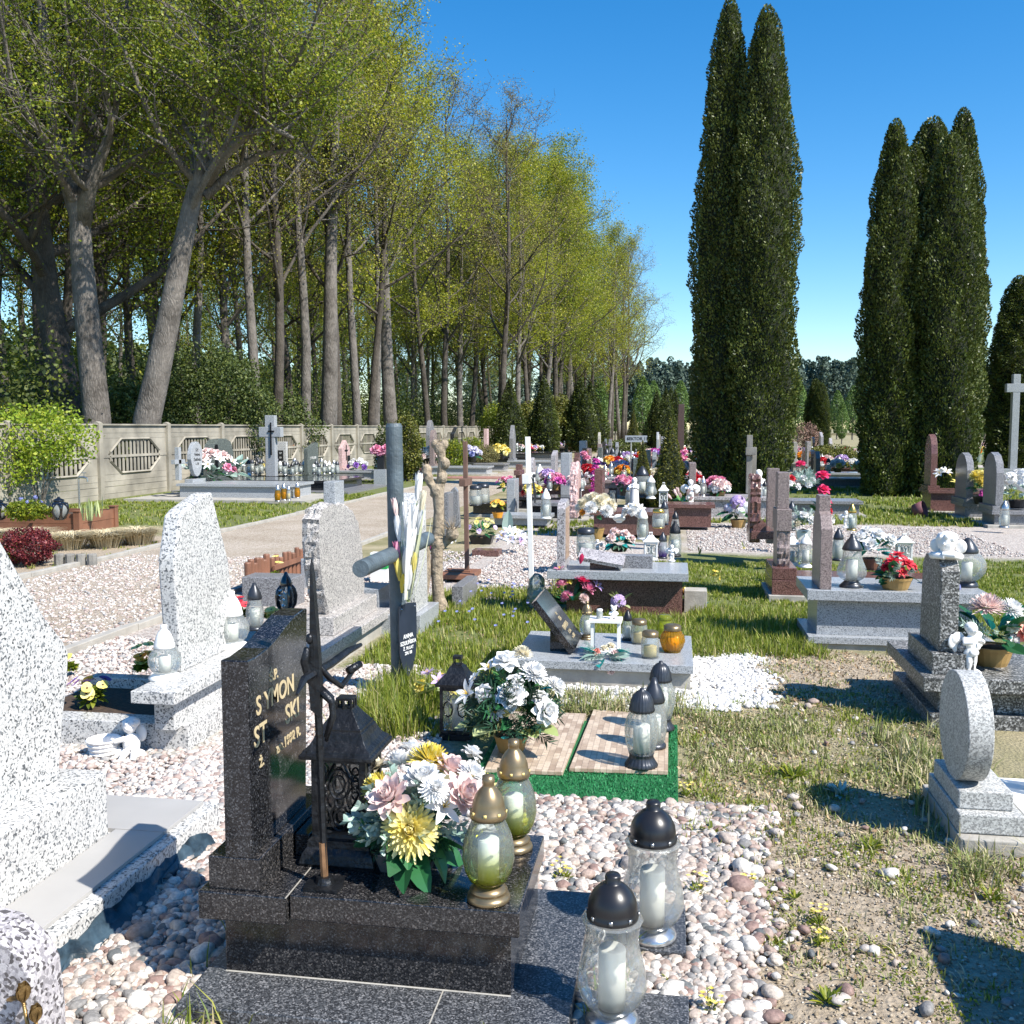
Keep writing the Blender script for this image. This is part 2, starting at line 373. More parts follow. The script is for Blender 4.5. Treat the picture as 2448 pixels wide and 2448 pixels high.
# ------------------------------------------------------------------ mesh helpers
class MB:
    def __init__(s):
        s.v = []; s.f = []; s.m = []

    def add(s, vs, fs, mi=0, M=None):
        n = len(s.v)
        if M is not None: vs = [M @ Vector(p) for p in vs]
        s.v.extend([tuple(p) for p in vs])
        s.f.extend([tuple(i + n for i in f) for f in fs])
        s.m.extend([mi] * len(fs))
        return s

    def box(s, x0, x1, y0, y1, z0, z1, mi=0, M=None):
        vs = [(x, y, z) for z in (z0, z1) for y in (y0, y1) for x in (x0, x1)]
        return s.add(vs, [(0, 2, 3, 1), (4, 5, 7, 6), (0, 1, 5, 4), (2, 6, 7, 3), (0, 4, 6, 2), (1, 3, 7, 5)], mi, M)

    def lathe(s, prof, seg=20, c=(0, 0, 0), mi=0, rib=0, nr=0, tw=0.0, sq=0, M=None, cap=True):
        vs = []; fs = []
        k = len(prof)
        for (r, z) in prof:
            for j in range(seg):
                a = 2 * PI * j / seg
                rr = r * (1 + rib * math.cos(nr * a + tw * z)) if rib else r
                if sq: 
                    cs, sn = math.cos(a), math.sin(a)
                    rr = rr / max(abs(cs), abs(sn)) if sq == 4 else rr
                vs.append((c[0] + rr * math.cos(a), c[1] + rr * math.sin(a), c[2] + z))
        for i in range(k - 1):
            for j in range(seg):
                j2 = (j + 1) % seg
                fs.append((i * seg + j, i * seg + j2, (i + 1) * seg + j2, (i + 1) * seg + j))
        if cap:
            fs.append(tuple(range(seg))[::-1]); fs.append(tuple((k - 1) * seg + j for j in range(seg)))
        return s.add(vs, fs, mi, M)

    def prism(s, out, a0, a1, axis='x', mi=0, M=None):
        """outline (two coords) extruded along the axis; x: (y,z)  y: (x,z)  z: (x,y)"""
        def pt(a, p):
            return {'x': (a, p[0], p[1]), 'y': (p[0], a, p[1]), 'z': (p[0], p[1], a)}[axis]
        n = len(out)
        vs = [pt(a0, p) for p in out] + [pt(a1, p) for p in out]
        fs = [tuple(range(n)), tuple(range(2 * n - 1, n - 1, -1))]
        for i in range(n):
            j = (i + 1) % n
            fs.append((i, i + n, j + n, j))
        return s.add(vs, fs, mi, M)

    def tube(s, pts, rad, seg=6, mi=0, M=None, cap=True):
        pts = [Vector(p) for p in pts]
        if not hasattr(rad, '__len__'): rad = [rad] * len(pts)
        vs = []; fs = []
        up = Vector((0, 0, 1))
        t0 = (pts[-1] - pts[0]).normalized()
        if abs(t0.z) > .8: up = Vector((1, 0, 0))
        for i, p in enumerate(pts):
            t = (pts[min(i + 1, len(pts) - 1)] - pts[max(i - 1, 0)])
            if t.length < 1e-9: t = Vector((0, 0, 1))
            t.normalize()
            a = t.cross(up)
            if a.length < 1e-3: a = t.cross(Vector((0, 1, 0)))
            a.normalize(); b = t.cross(a)
            for j in range(seg):
                q = 2 * PI * j / seg
                vs.append(p + a * (rad[i] * math.cos(q)) + b * (rad[i] * math.sin(q)))
        for i in range(len(pts) - 1):
            for j in range(seg):
                j2 = (j + 1) % seg
                fs.append((i * seg + j, (i + 1) * seg + j, (i + 1) * seg + j2, i * seg + j2))
        if cap and seg > 2:
            fs.append(tuple(range(seg))); k = (len(pts) - 1) * seg
            fs.append(tuple(k + j for j in range(seg))[::-1])
        return s.add(vs, fs, mi, M)

    def ball(s, c, r, seg=12, rings=8, mi=0, M=None):
        if not hasattr(r, '__len__'): r = (r, r, r)
        vs = [(c[0], c[1], c[2] - r[2])]; fs = []
        for i in range(1, rings):
            t = -PI / 2 + PI * i / rings
            for j in range(seg):
                a = 2 * PI * j / seg
                vs.append((c[0] + r[0] * math.cos(t) * math.cos(a), c[1] + r[1] * math.cos(t) * math.sin(a), c[2] + r[2] * math.sin(t)))
        vs.append((c[0], c[1], c[2] + r[2])); n = len(vs) - 1
        for j in range(seg):
            j2 = (j + 1) % seg
            fs.append((0, 1 + j2, 1 + j)); fs.append((n, n - seg + j, n - seg + j2))
            for i in range(rings - 2):
                fs.append((1 + i * seg + j, 1 + i * seg + j2, 1 + (i + 1) * seg + j2, 1 + (i + 1) * seg + j))
        return s.add(vs, fs, mi, M)

    def petal(s, M, L, W, curl=0.3, cup=0.2, n=4, p=.7, tip=.05, mi=0):
        """blade along +x, normal +z, bending up by curl"""
        vs = []; fs = []
        for i in range(n + 1):
            t = i / n
            wd = W * (math.sin(PI * min(1, t * (1 - tip) + .04)) ** p) * .5 + W * .02
            x = L * t * (1 - .25 * abs(curl) * t); z = curl * L * t * t
            for k in (-1, 0, 1):
                vs.append((x, k * wd, z + cup * wd * abs(k)))
        for i in range(n):
            for k in (0, 1):
                a = i * 3 + k
                fs.append((a, a + 3, a + 4, a + 1))
        return s.add(vs, fs, mi, M)

    def mesh(s, name, mats, smooth=False):
        me = bpy.data.meshes.new(name)
        me.from_pydata(s.v, [], s.f)
        if not hasattr(mats, '__len__'): mats = [mats]
        for m in mats: me.materials.append(m)
        if len(mats) > 1: me.polygons.foreach_set('material_index', s.m)
        if smooth: me.polygons.foreach_set('use_smooth', [True] * len(me.polygons))
        me.update()
        return me

    def obj(s, name, mats, parent=None, smooth=False, bev=0.0, loc=None, auto=False):
        o = bpy.data.objects.new(name, s.mesh(name, mats, smooth or auto))
        C.objects.link(o)
        if parent: o.parent = parent
        if loc is not None: o.location = loc
        if bev:
            b = o.modifiers.new('bevel', 'BEVEL'); b.width = bev; b.segments = 2; b.limit_method = 'ANGLE'
        return o


def fast_mesh(name, verts, faces4, mat, mats=None, mi=None, tri=False):
    """verts (N,3) float array, faces (M,k) int array"""
    me = bpy.data.meshes.new(name)
    k = faces4.shape[1]
    me.vertices.add(len(verts)); me.vertices.foreach_set('co', np.ascontiguousarray(verts, dtype=np.float32).ravel())
    me.loops.add(len(faces4) * k); me.loops.foreach_set('vertex_index', np.ascontiguousarray(faces4, dtype=np.int32).ravel())
    me.polygons.add(len(faces4))
    me.polygons.foreach_set('loop_start', np.arange(0, len(faces4) * k, k, dtype=np.int32))
    try: me.polygons.foreach_set('loop_total', np.full(len(faces4), k, dtype=np.int32))
    except Exception: pass
    me.materials.append(mat)
    me.update(calc_edges=True)
    me.validate()
    return me


def link(name, me, parent=None, loc=None):
    o = bpy.data.objects.new(name, me); C.objects.link(o)
    if parent: o.parent = parent
    if loc is not None: o.location = loc
    return o


def quad_cloud(c, size, aspect=.6, rng=None, up=None, nrm=None, rand=1.0, fold=.25):
    """folded two-triangle leaves at centres c; returns verts, faces"""
    n = len(c)
    a = rng.normal(size=(n, 3)); b = rng.normal(size=(n, 3))
    if up is not None: a = up + rand * a
    if nrm is not None: b = nrm + rand * b
    a /= np.linalg.norm(a, axis=1)[:, None] + 1e-9
    nn = np.cross(a, b); nn /= np.linalg.norm(nn, axis=1)[:, None] + 1e-9
    s = (size * rng.uniform(.6, 1.3, n))[:, None] if not hasattr(size, 'shape') else size[:, None]
    h = np.cross(a, nn)
    v = np.empty((n, 4, 3))
    v[:, 0] = c - a * s * .5
    v[:, 1] = c + nn * s * aspect * .5 + h * s * fold * .3
    v[:, 2] = c + a * s * .5
    v[:, 3] = c - nn * s * aspect * .5 + h * s * fold * .3
    f = np.arange(n * 4).reshape(n, 4)
    return v.reshape(-1, 3), f


def tag(o, label=None, cat=None, group=None, kind=None):
    if label: o['label'] = label
    if cat: o['category'] = cat
    if group: o['group'] = group
    if kind: o['kind'] = kind
    return o


def thing(name, label, cat, loc=(0, 0, 0), rz=0.0, group=None, scale=None):
    o = bpy.data.objects.new(name, None); C.objects.link(o)
    o.empty_display_size = .05
    o.location = loc; o.rotation_euler = (0, 0, rz)
    if scale: o.scale = (scale,) * 3 if not hasattr(scale, '__len__') else scale
    return tag(o, label, cat, group)


FOOT = []          # footprints kept clear of grass and pebbles (x0,x1,y0,y1)


def text(s_, parent, size, origin, M, mat, name='inscription', ext=.0012, align='CENTER', spacing=1.0, bold=.0):
    cu = bpy.data.curves.new(name, 'FONT')
    cu.body = s_; cu.size = size; cu.align_x = align; cu.align_y = 'CENTER'; cu.extrude = ext; cu.space_line = spacing; cu.offset = bold
    t = bpy.data.objects.new('t', cu); C.objects.link(t)
    bpy.context.view_layer.update()
    me = bpy.data.meshes.new_from_object(t.evaluated_get(bpy.context.evaluated_depsgraph_get()))
    bpy.data.objects.remove(t); bpy.data.curves.remove(cu)
    me.materials.clear(); me.materials.append(mat)
    o = link(name, me, parent)
    R = Matrix(((M[0][0], M[1][0], M[2][0]), (M[0][1], M[1][1], M[2][1]), (M[0][2], M[1][2], M[2][2]))).to_4x4()
    pl = Vector(parent.location) if parent else Vector()
    o.matrix_local = Matrix.Translation(Vector(origin) - pl) @ R
    return o


FACE_E = ((0, 1, 0), (0, 0, 1), (1, 0, 0))      # lettering on a face that looks to +e
FACE_S = ((1, 0, 0), (0, 0, 1), (0, -1, 0))     # lettering on a face that looks to the camera side


# ------------------------------------------------------------------ stones and graves
def grave(label, cat='grave', loc=None, group=None, name='grave'):
    return thing(name, label, cat, loc or (0, 0, 0), 0, group)


def gbox(parent, name, x0, x1, y0, y1, z0, z1, mat, bev=.004, foot=False):
    if foot: FOOT.append((x0, x1, y0, y1))
    p = parent.location if parent else Vector()
    return MB().box(x0 - p.x, x1 - p.x, y0 - p.y, y1 - p.y, z0 - p.z, z1 - p.z).obj(name, mat, parent, bev=bev)


def rough_slab(out, a0, a1, seed, amp, mat, name, parent, axis='x', div=3, edges_only=True):
    """headstone whose rim is broken stone: outline resampled and jittered, faces flat"""
    rnd = random.Random(seed)
    pts = []
    n = len(out)
    for i in range(n):
        p, q = out[i], out[(i + 1) % n]
        L = math.hypot(q[0] - p[0], q[1] - p[1]); k = max(1, int(L / .03))
        rgh = (not edges_only) or (i != n - 1)
        for j in range(k):
            t = j / k
            jx = rnd.uniform(-amp, amp) if rgh and j else 0; jy = rnd.uniform(-amp, amp) if rgh and j else 0
            pts.append((p[0] + (q[0] - p[0]) * t + jx, p[1] + (q[1] - p[1]) * t + jy))
    m = MB()
    N = len(pts)
    layers = 6
    cx = sum(p[0] for p in pts) / N; cz = sum(p[1] for p in pts) / N
    vs = []; fs = []
    for l in range(layers + 1):
        a = a0 + (a1 - a0) * l / layers
        for p in pts:
            d = 0 if l in (0, layers) else rnd.uniform(-amp * .3, amp * 1.4)
            s_ = 1 + d / max(.05, math.hypot(p[0] - cx, p[1] - cz)) if p[1] > min(q[1] for q in pts) + .01 else 1
            u_, v_ = cx + (p[0] - cx) * s_, cz + (p[1] - cz) * s_
            vs.append((a, u_, v_) if axis == 'x' else (u_, a, v_))
    for l in range(layers):
        for i in range(N):
            j = (i + 1) % N
            fs.append((l * N + i, (l + 1) * N + i, (l + 1) * N + j, l * N + j))
    fs.append(tuple(range(N))); fs.append(tuple(layers * N + i for i in range(N))[::-1])
    m.add(vs, fs)
    p = parent.location if parent else Vector()
    m.v = [(x - p.x, y - p.y, z - p.z) for x, y, z in m.v]
    return m.obj(name, mat, parent)


# ------------------------------------------------------------------ lanterns (unit height, base at z=0)
LP = {
    'egg': dict(base=[(0, 0), (.165, 0), (.172, .02), (.165, .045), (.13, .06), (.145, .075), (.15, .09), (.125, .11), (.1, .135), (0, .135)],
                glass=[(.1, .13), (.15, .17), (.185, .24), (.205, .34), (.2, .44), (.18, .53), (.15, .6), (.125, .65), (.13, .67)],
                cap=[(.142, .665), (.148, .69), (.142, .72), (.13, .735), (.125, .78), (.105, .84), (.075, .885), (.05, .91), (.045, .93), (.05, .94), (.048, .995), (0, 1)]),
    'bell': dict(base=[(0, 0), (.175, 0), (.18, .025), (.165, .05), (.13, .075), (.11, .09), (0, .09)],
                 glass=[(.105, .085), (.15, .11), (.2, .17), (.228, .25), (.222, .33), (.2, .42), (.178, .5), (.17, .57), (.176, .64), (.195, .69), (.2, .7), (.165, .715)],
                 cap=[(.166, .7), (.17, .72), (.17, .745), (.16, .755), (.163, .78), (.155, .83), (.13, .88), (.09, .92), (.06, .94), (.05, .945), (.052, .985), (.045, 1), (0, 1)]),
    'swirl': dict(base=[(0, 0), (.2, 0), (.205, .02), (.18, .06), (.15, .11), (.145, .15), (.16, .17), (0, .17)],
                  glass=[(.15, .16), (.17, .22), (.195, .32), (.21, .44), (.205, .54), (.185, .62), (.15, .68), (.14, .71)],
                  cap=[(.145, .7), (.16, .72), (.155, .745), (.148, .77), (.14, .84), (.11, .91), (.07, .955), (.03, .975), (.025, 1), (0, 1)]),
    'globe': dict(base=[(0, 0), (.28, 0), (.29, .03), (.25, .07), (.2, .1), (.19, .12), (0, .12)],
                  glass=[(.18, .11), (.24, .17), (.285, .27), (.29, .36), (.26, .46), (.2, .54), (.17, .57)],
                  cap=[(.18, .56), (.19, .59), (.18, .64), (.165, .7), (.14, .78), (.1, .86), (.06, .9), (.055, .93), (.06, .985), (0, 1)]),
    'ball': dict(base=[(0, 0), (.22, 0), (.23, .03), (.2, .08), (.16, .12), (0, .12)],
                 glass=[(.15, .11), (.25, .17), (.34, .28), (.37, .4), (.35, .52), (.28, .63), (.2, .69)],
                 cap=[(.2, .68), (.21, .72), (.19, .78), (.13, .88), (.07, .96), (.02, 1), (0, 1)]),
    'pear': dict(base=[(0, 0), (.21, 0), (.22, .02), (.17, .07), (.13, .11), (.135, .13), (0, .13)],
                 glass=[(.13, .12), (.2, .16), (.255, .23), (.265, .3), (.24, .39), (.2, .48), (.17, .57), (.16, .66), (.165, .7)],
                 cap=[(.175, .69), (.185, .71), (.17, .75), (.13, .83), (.09, .88), (.05, .93), (.04, .99), (0, 1)]),
    'slim': dict(base=[(0, 0), (.18, 0), (.18, .04), (.14, .08), (0, .08)],
                 glass=[(.15, .07), (.18, .2), (.19, .35), (.17, .5), (.15, .6), (.14, .66)],
                 cap=[(.15, .65), (.16, .68), (.14, .76), (.1, .86), (.06, .92), (.03, 1), (0, 1)]),
    'jar': dict(base=[(0, 0), (.3, 0), (.31, .04), (0, .05)],
                glass=[(.29, .04), (.33, .12), (.33, .62), (.3, .74), (.27, .8)],
                cap=[(.3, .79), (.31, .82), (.3, .96), (.26, .97), (.25, 1), (0, 1)]),
    'potjar': dict(base=[(0, 0), (.3, 0), (.31, .04), (0, .05)],
                   glass=[(.3, .04), (.38, .18), (.45, .4), (.42, .6), (.33, .74), (.28, .8)],
                   cap=[(.31, .79), (.32, .82), (.31, .96), (.27, .97), (.25, 1), (0, 1)]),
}
LCACHE = {}


def lantern_meshes(kind, cm, gm, bm, wm, hi):
    key = (kind, cm.name, gm.name, bm.name, wm.name, hi)
    if key in LCACHE: return LCACHE[key]
    P = LP[kind]
    sg = 40 if hi else 14
    rib = dict(swirl=(.05, 22, 0), pear=(.02, 18, 0), globe=(.012, 24, 6), potjar=(.03, 22, 8)).get(kind, (0, 0, 0)) if hi else (0, 0, 0)
    if kind == 'bell' and hi: rib = (.012, 14, 9)
    if kind == 'swirl' and hi: rib2 = (.035, 16, 14)
    else: rib2 = rib
    if hi:
        def sub(pr):
            out = []
            for i in range(len(pr) - 1):
                for k in range(3):
                    t = k / 3
                    out.append((pr[i][0] * (1 - t) + pr[i + 1][0] * t, pr[i][1] * (1 - t) + pr[i + 1][1] * t))
            return out + [pr[-1]]
        gp = sub(P['glass'])
    else: gp = P['glass']
    sg2 = 96 if rib2[0] and hi else sg
    ms = {}
    crib = (.04, 22, 0) if (kind == 'swirl' and hi) else (0, 0, 0)
    ms['base'] = MB().lathe(P['base'], 66 if crib[0] else sg, rib=crib[0], nr=crib[1]).mesh('base', bm, True)
    ms['glass'] = MB().lathe(gp, sg2, rib=rib2[0], nr=rib2[1], tw=rib2[2], cap=False).mesh('glass', gm, True)
    cp = MB().lathe(P['cap'], 66 if crib[0] else sg, rib=crib[0], nr=crib[1])
    if hi and kind in ('egg', 'bell'):
        r, z = P['cap'][2]
        for j in range(8):
            a = 2 * PI * j / 8
            cp.box(-.012, .012, -.004, .004, z - .012, z + .012, 1, Matrix.Rotation(a, 4, 'Z') @ Matrix.Translation((0, -r - .001, 0)))
    ms['cap'] = cp.mesh('cap', [cm, m_silver if cm is m_black else m_waxy], True)
    gz = P['glass']
    rc = min(.105, gz[0][0] * .85) if kind not in ('jar', 'potjar') else .24
    zc = gz[0][1] + .02; hc = (gz[-1][1] - gz[0][1]) * (.62 if kind != 'jar' else .5)
    ms['candle'] = MB().lathe([(0, zc), (rc, zc), (rc, zc + hc), (rc * .9, zc + hc + .01), (.01, zc + hc - .005), (0, zc + hc - .005)], 16).mesh('candle', wm, True)
    LCACHE[key] = ms
    return ms


def lantern(kind, loc, h, label, cm=None, gm=None, bm=None, wm=None, hi=False, group=None, rz=0.0, tilt=0.0):
    cm = cm or m_black; gm = gm or g_clear; bm = bm or cm; wm = wm or m_wax
    ms = lantern_meshes(kind, cm, gm, bm, wm, hi)
    t = thing('grave_lantern', label, 'lantern', loc, rz, group, scale=h)
    if tilt: t.rotation_euler[1] = tilt
    for k, me in ms.items(): link(k, me, t)
    return t


def Lpx(kind, u, v, z, vt, label, **kw):
    p = Pz(u, v, z)
    return lantern(kind, p, up_to(p, vt), label, **kw)


def house_lantern(loc, w_, h, label, mat, gm=None, group=None, rz=0.0, cat='lantern', name='house_lantern'):
    t = thing(name, label, cat, loc, rz, group)
    r = w_ / 2
    b = MB(); b.box(-r, r, -r, r, 0, h * .07); b.box(-r * .9, r * .9, -r * .9, r * .9, h * .07, h * .11)
    b.obj('base', mat, t, bev=.001)
    f = MB()
    for sx in (-1, 1):
        for sy in (-1, 1):
            f.box(sx * r * .86 - r * .09, sx * r * .86 + r * .09, sy * r * .86 - r * .09, sy * r * .86 + r * .09, h * .11, h * .66)
    for s_ in (-1, 1):
        f.box(-r * .9, r * .9, s_ * r * .84 - r * .03, s_ * r * .84 + r * .03, h * .6, h * .655)
        f.box(s_ * r * .84 - r * .03, s_ * r * .84 + r * .03, -r * .9, r * .9, h * .6, h * .655)
        for i in (-1, 1):
            f.tube([(i * r * .45 + r * .3 * math.cos(a), s_ * r * .84, h * .38 + r * .5 * math.sin(a)) for a in np.linspace(0, 2 * PI, 9)], r * .05, 4)
            f.tube([(s_ * r * .84, i * r * .45 + r * .3 * math.cos(a), h * .38 + r * .5 * math.sin(a)) for a in np.linspace(0, 2 * PI, 9)], r * .05, 4)
    f.obj('frame', mat, t)
    rf = MB()
    q = math.sqrt(2)
    rf.lathe([(r * 1.18 * q, h * .66), (r * 1.2 * q, h * .69), (r * .95 * q, h * .73), (r * .62 * q, h * .8), (r * .45 * q, h * .87), (r * .3 * q, h * .89), (r * .3 * q, h * .9)], 4, M=Matrix.Rotation(PI / 4, 4, 'Z'))
    for j in range(4):
        a = PI / 4 + j * PI / 2
        rf.box(-r * .03, r * .03, -r * .03, r * .03, h * .9, h * .97, M=Matrix.Translation((r * .3 * math.cos(a), r * .3 * math.sin(a), 0)))
    rf.box(-r * .27, r * .27, -r * .27, r * .27, h * .965, h * 1.0)
    rf.obj('roof', mat, t)
    g = MB()
    g.box(-r * .78, r * .78, -r * .78, r * .78, h * .115, h * .65)
    g.obj('glass', gm or g_clear, t)
    MB().lathe([(0, h * .115), (r * .4, h * .115), (r * .4, h * .45), (0, h * .45)], 12).obj('candle', m_wax, t, smooth=True)
    return t


# ------------------------------------------------------------------ flowers
FCACHE = {}


def flower_mesh(kind, col):
    key = (kind, col)
    if key in FCACHE: return FCACHE[key]
    rnd = random.Random(kind + col)
    m = MB()
    R = Matrix.Rotation

    def ring(n, tilt, r0, L, W, curl, cup, z, jit=.12, p=.6, n_=4):
        for k in range(n):
            a = 2 * PI * (k + rnd.uniform(-.15, .15)) / n + z * 7
            t = tilt + rnd.uniform(-jit, jit)
            M = R(a, 4, 'Z') @ Matrix.Translation((r0, 0, z)) @ R(-t, 4, 'Y')
            m.petal(M, L * rnd.uniform(.9, 1.08), W, curl, cup, n_, p)
    if kind == 'rose':
        ring(3, 1.5, .05, .45, .45, .35, .6, .1); ring(4, 1.35, .12, .5, .5, .35, .6, .05)
        ring(5, 1.1, .2, .6, .6, .3, .5, 0); ring(6, .8, .25, .7, .7, -.1, .4, -.05); ring(7, .4, .25, .8, .75, -.25, .35, -.12)
        ring(7, .05, .2, .85, .75, -.3, .3, -.2)
    elif kind == 'peony':
        for i, (n, t) in enumerate([(5, 1.5), (7, 1.25), (8, 1.0), (9, .7), (9, .4), (8, .1)]):
            ring(n, t, .06 + .05 * i, .5 + .09 * i, .5, .2, .5, .15 - .07 * i, .2)
    elif kind == 'mum':
        for i in range(9):
            t = 1.5 - i * .24
            ring(9 + i * 2, t, .06 + .03 * i, .55 + .045 * i, .17, .3, .5, .2 - .04 * i, .15, .4, 3)
    elif kind == 'lily':
        ring(6, .75, .03, 1.05, .38, -.35, .2, 0, .1, .8, 5)
        for k in range(6):
            a = k * PI / 3
            m.tube([(0, 0, 0), (.15 * math.cos(a), .15 * math.sin(a), .5)], .02, 4, 1)
    elif kind == 'daisy':
        ring(11, .2, .12, .85, .3, -.1, .2, 0, .15, .5); ring(9, .5, .08, .6, .28, 0, .2, .03)
        m.ball((0, 0, .06), (.2, .2, .13), 8, 5, 1)
    elif kind == 'poinsettia':
        ring(7, .1, .05, 1.1, .5, -.15, .2, 0, .2, .8); ring(6, .5, .05, .8, .42, -.1, .2, .05, .2, .8); ring(5, .9, .03, .5, .3, 0, .2, .08)
        m.ball((0, 0, .1), (.1, .1, .1), 6, 4, 1)
    elif kind == 'tulip':
        for k in range(6):
            a = k * PI / 3; tl = 1.42 if k % 2 else 1.3
            M = R(a, 4, 'Z') @ Matrix.Translation((.12, 0, 0)) @ R(-tl, 4, 'Y')
            m.petal(M, 1.3, .5, .12, .5, 5, .75)
    elif kind == 'pansy':
        for a, L in ((-.5, .7), (.5, .7), (1.57 + .5, .75), (1.57 * 2 + 1.07, .75), (-1.57, .9)):
            m.petal(R(a + PI / 2, 4, 'Z') @ Matrix.Translation((0, 0, .02)), L, .95, .1, .1, 4, .5)
        m.ball((0, 0, .05), (.16, .16, .05), 6, 4, 1)
    elif kind == 'hydrangea':
        for k in range(70):
            z = rnd.uniform(-.3, 1); a = rnd.uniform(0, 2 * PI); r = math.sqrt(max(0, 1 - z * z))
            d = Vector((r * math.cos(a), r * math.sin(a), z))
            Mq = Matrix.Translation(d * .78) @ d.to_track_quat('Z', 'Y').to_matrix().to_4x4()
            for j in range(4):
                m.petal(Mq @ R(j * PI / 2, 4, 'Z'), .26, .24, .15, .2, 2, .5)
    me = m.mesh(kind, [PET[col], MATS['ctr'] if kind != 'pansy' else MATS['ctrdark']], True)
    FCACHE[key] = me
    return me


island('ctr', [(0, (.55, .3, .03)), (1, (.75, .55, .08))], .7)
island('ctrdark', [(0, (.03, .01, .03)), (1, (.08, .02, .02))], .7)
FNAME = dict(rose='rose', peony='peony', mum='chrysanthemum', lily='lily', daisy='daisy', poinsettia='poinsettia', tulip='tulip', hydrangea='hydrangea', pansy='pansy')


def foliage(parent, name, kind, mat, n, L, W, R, seed, zc=0.0, elev=(-.2, 1.3), c=(0, 0, 0), r0=.0):
    rnd = random.Random(seed); m = MB()
    for k in range(n):
        a = rnd.uniform(0, 2 * PI); e = rnd.uniform(*elev)
        l = L * rnd.uniform(.7, 1.2)
        d = Vector((math.cos(a) * math.cos(e), math.sin(a) * math.cos(e), math.sin(e)))
        base = Vector(c) + Vector((d.x * R * r0, d.y * R * r0, zc))
        if kind == 'leaf':
            M = Matrix.Translation(base + d * R * .45) @ Matrix.Rotation(a, 4, 'Z') @ Matrix.Rotation(-e, 4, 'Y') @ Matrix.Rotation(rnd.uniform(-.7, .7), 4, 'X')
            m.petal(M, l, W, rnd.uniform(-.5, .1), .25, 5, .8)
        else:
            tip = base + d * (R * .5 + l)
            st = base + d * R * .3
            m.tube([st, (st + tip) / 2 + Vector((0, 0, l * .06)), tip], l * .012, 3)
            for j in range(16 if kind == 'needle' else 9):
                t = .15 + .85 * j / 16 if kind == 'needle' else .15 + .85 * j / 9
                q = st.lerp(tip, t)
                for sd in (-1, 1):
                    Mq = Matrix.Translation(q) @ d.to_track_quat('X', 'Z').to_matrix().to_4x4() @ Matrix.Rotation(rnd.uniform(0, PI), 4, 'X') @ Matrix.Rotation(sd * .8, 4, 'Z')
                    m.petal(Mq, W * (2.0 if kind == 'needle' else 1.3), W * (.3 if kind == 'needle' else .8), .1, .2, 2, .5)
    return m.obj(name, mat, parent)


def bouquet(label, loc, R, zc, blooms, greens=(), pot=None, name='flower_arrangement', cat='flowers', group=None, seed=1, merge=False):
    """blooms: (kind, colour, radius, (x,y,z) or None) with offsets from the thing's base; zc = height of the dome's centre"""
    t = thing(name, label, cat, loc, 0, group)
    rnd = random.Random(seed)
    if pot:
        pk, pm, pr, ph = pot
        if pk == 'round':
            MB().lathe([(0, 0), (pr * .72, 0), (pr * .8, ph * .2), (pr * .97, ph * .8), (pr, ph * .82), (pr * 1.03, ph), (pr * .93, ph), (pr * .9, ph * .8), (0, ph * .8)], 20).obj('pot', pm, t, smooth=False)
        else:
            m = MB(); m.add([(-pr * .8, -pr * .5, 0), (pr * .8, -pr * .5, 0), (pr * .8, pr * .5, 0), (-pr * .8, pr * .5, 0), (-pr, -pr * .65, ph), (pr, -pr * .65, ph), (pr, pr * .65, ph), (-pr, pr * .65, ph)],
                            [(3, 2, 1, 0), (4, 5, 6, 7), (0, 1, 5, 4), (1, 2, 6, 5), (2, 3, 7, 6), (3, 0, 4, 7)])
            m.obj('pot', pm, t, bev=.003)
        MB().lathe([(0, ph * .8), (pr * .75, ph * .8), (pr * .5, ph * 1.0), (0, ph * 1.1)], 12).obj('soil', m_soil, t)
    i = 0
    fixed = [b for b in blooms if b[3] is not None]; free = [b for b in blooms if b[3] is None]
    mg = {}
    for (k, c, r, off) in fixed + free:
        if off is None:
            i += 1
            z = 1 - (i - .5) / max(1, len(free)) * 1.0
            a = i * 2.39996 + seed
            q = math.sqrt(max(0, 1 - z * z))
            off = Vector((q * math.cos(a) * R, q * math.sin(a) * R, zc + z * R * .85))
        off = Vector(off)
        d = (off - Vector((0, 0, zc - R * .4)))
        if d.length < 1e-4: d = Vector((0, 0, 1))
        d.normalize()
        d = (d + Vector((rnd.uniform(-.15, .15), -.25 + rnd.uniform(-.15, .15), .1))).normalized()
        M = Matrix.Translation(off) @ d.to_track_quat('Z', 'Y').to_matrix().to_4x4() @ Matrix.Rotation(rnd.uniform(0, 6), 4, 'Z') @ Matrix.Scale(r, 4)
        me = flower_mesh(k, c)
        if merge:
            mg.setdefault((k, c), []).append(M)
        else:
            o = link(FNAME[k], me, t); o.matrix_local = M
    for (k, c), Ms in mg.items():
        me = flower_mesh(k, c)
        n = len(me.vertices); co = np.empty(n * 3, np.float32); me.vertices.foreach_get('co', co); co = co.reshape(-1, 3)
        fl = [tuple(p.vertices) for p in me.polygons]; mi = [p.material_index for p in me.polygons]
        m = MB()
        for M in Ms:
            A = np.array(M); vv = co @ A[:3, :3].T + A[:3, 3]
            b0 = len(m.v); m.v.extend(map(tuple, vv)); m.f.extend([tuple(x + b0 for x in f) for f in fl]); m.m.extend(mi)
        m.obj('blossoms', [me.materials[0], me.materials[1]], t, smooth=True)
    for gi, (nm, kind, mat, n, L, W, el) in enumerate(greens):
        foliage(t, nm, kind, mat, n, L, W, R, seed * 7 + gi, zc - R * .25, el)
    return t


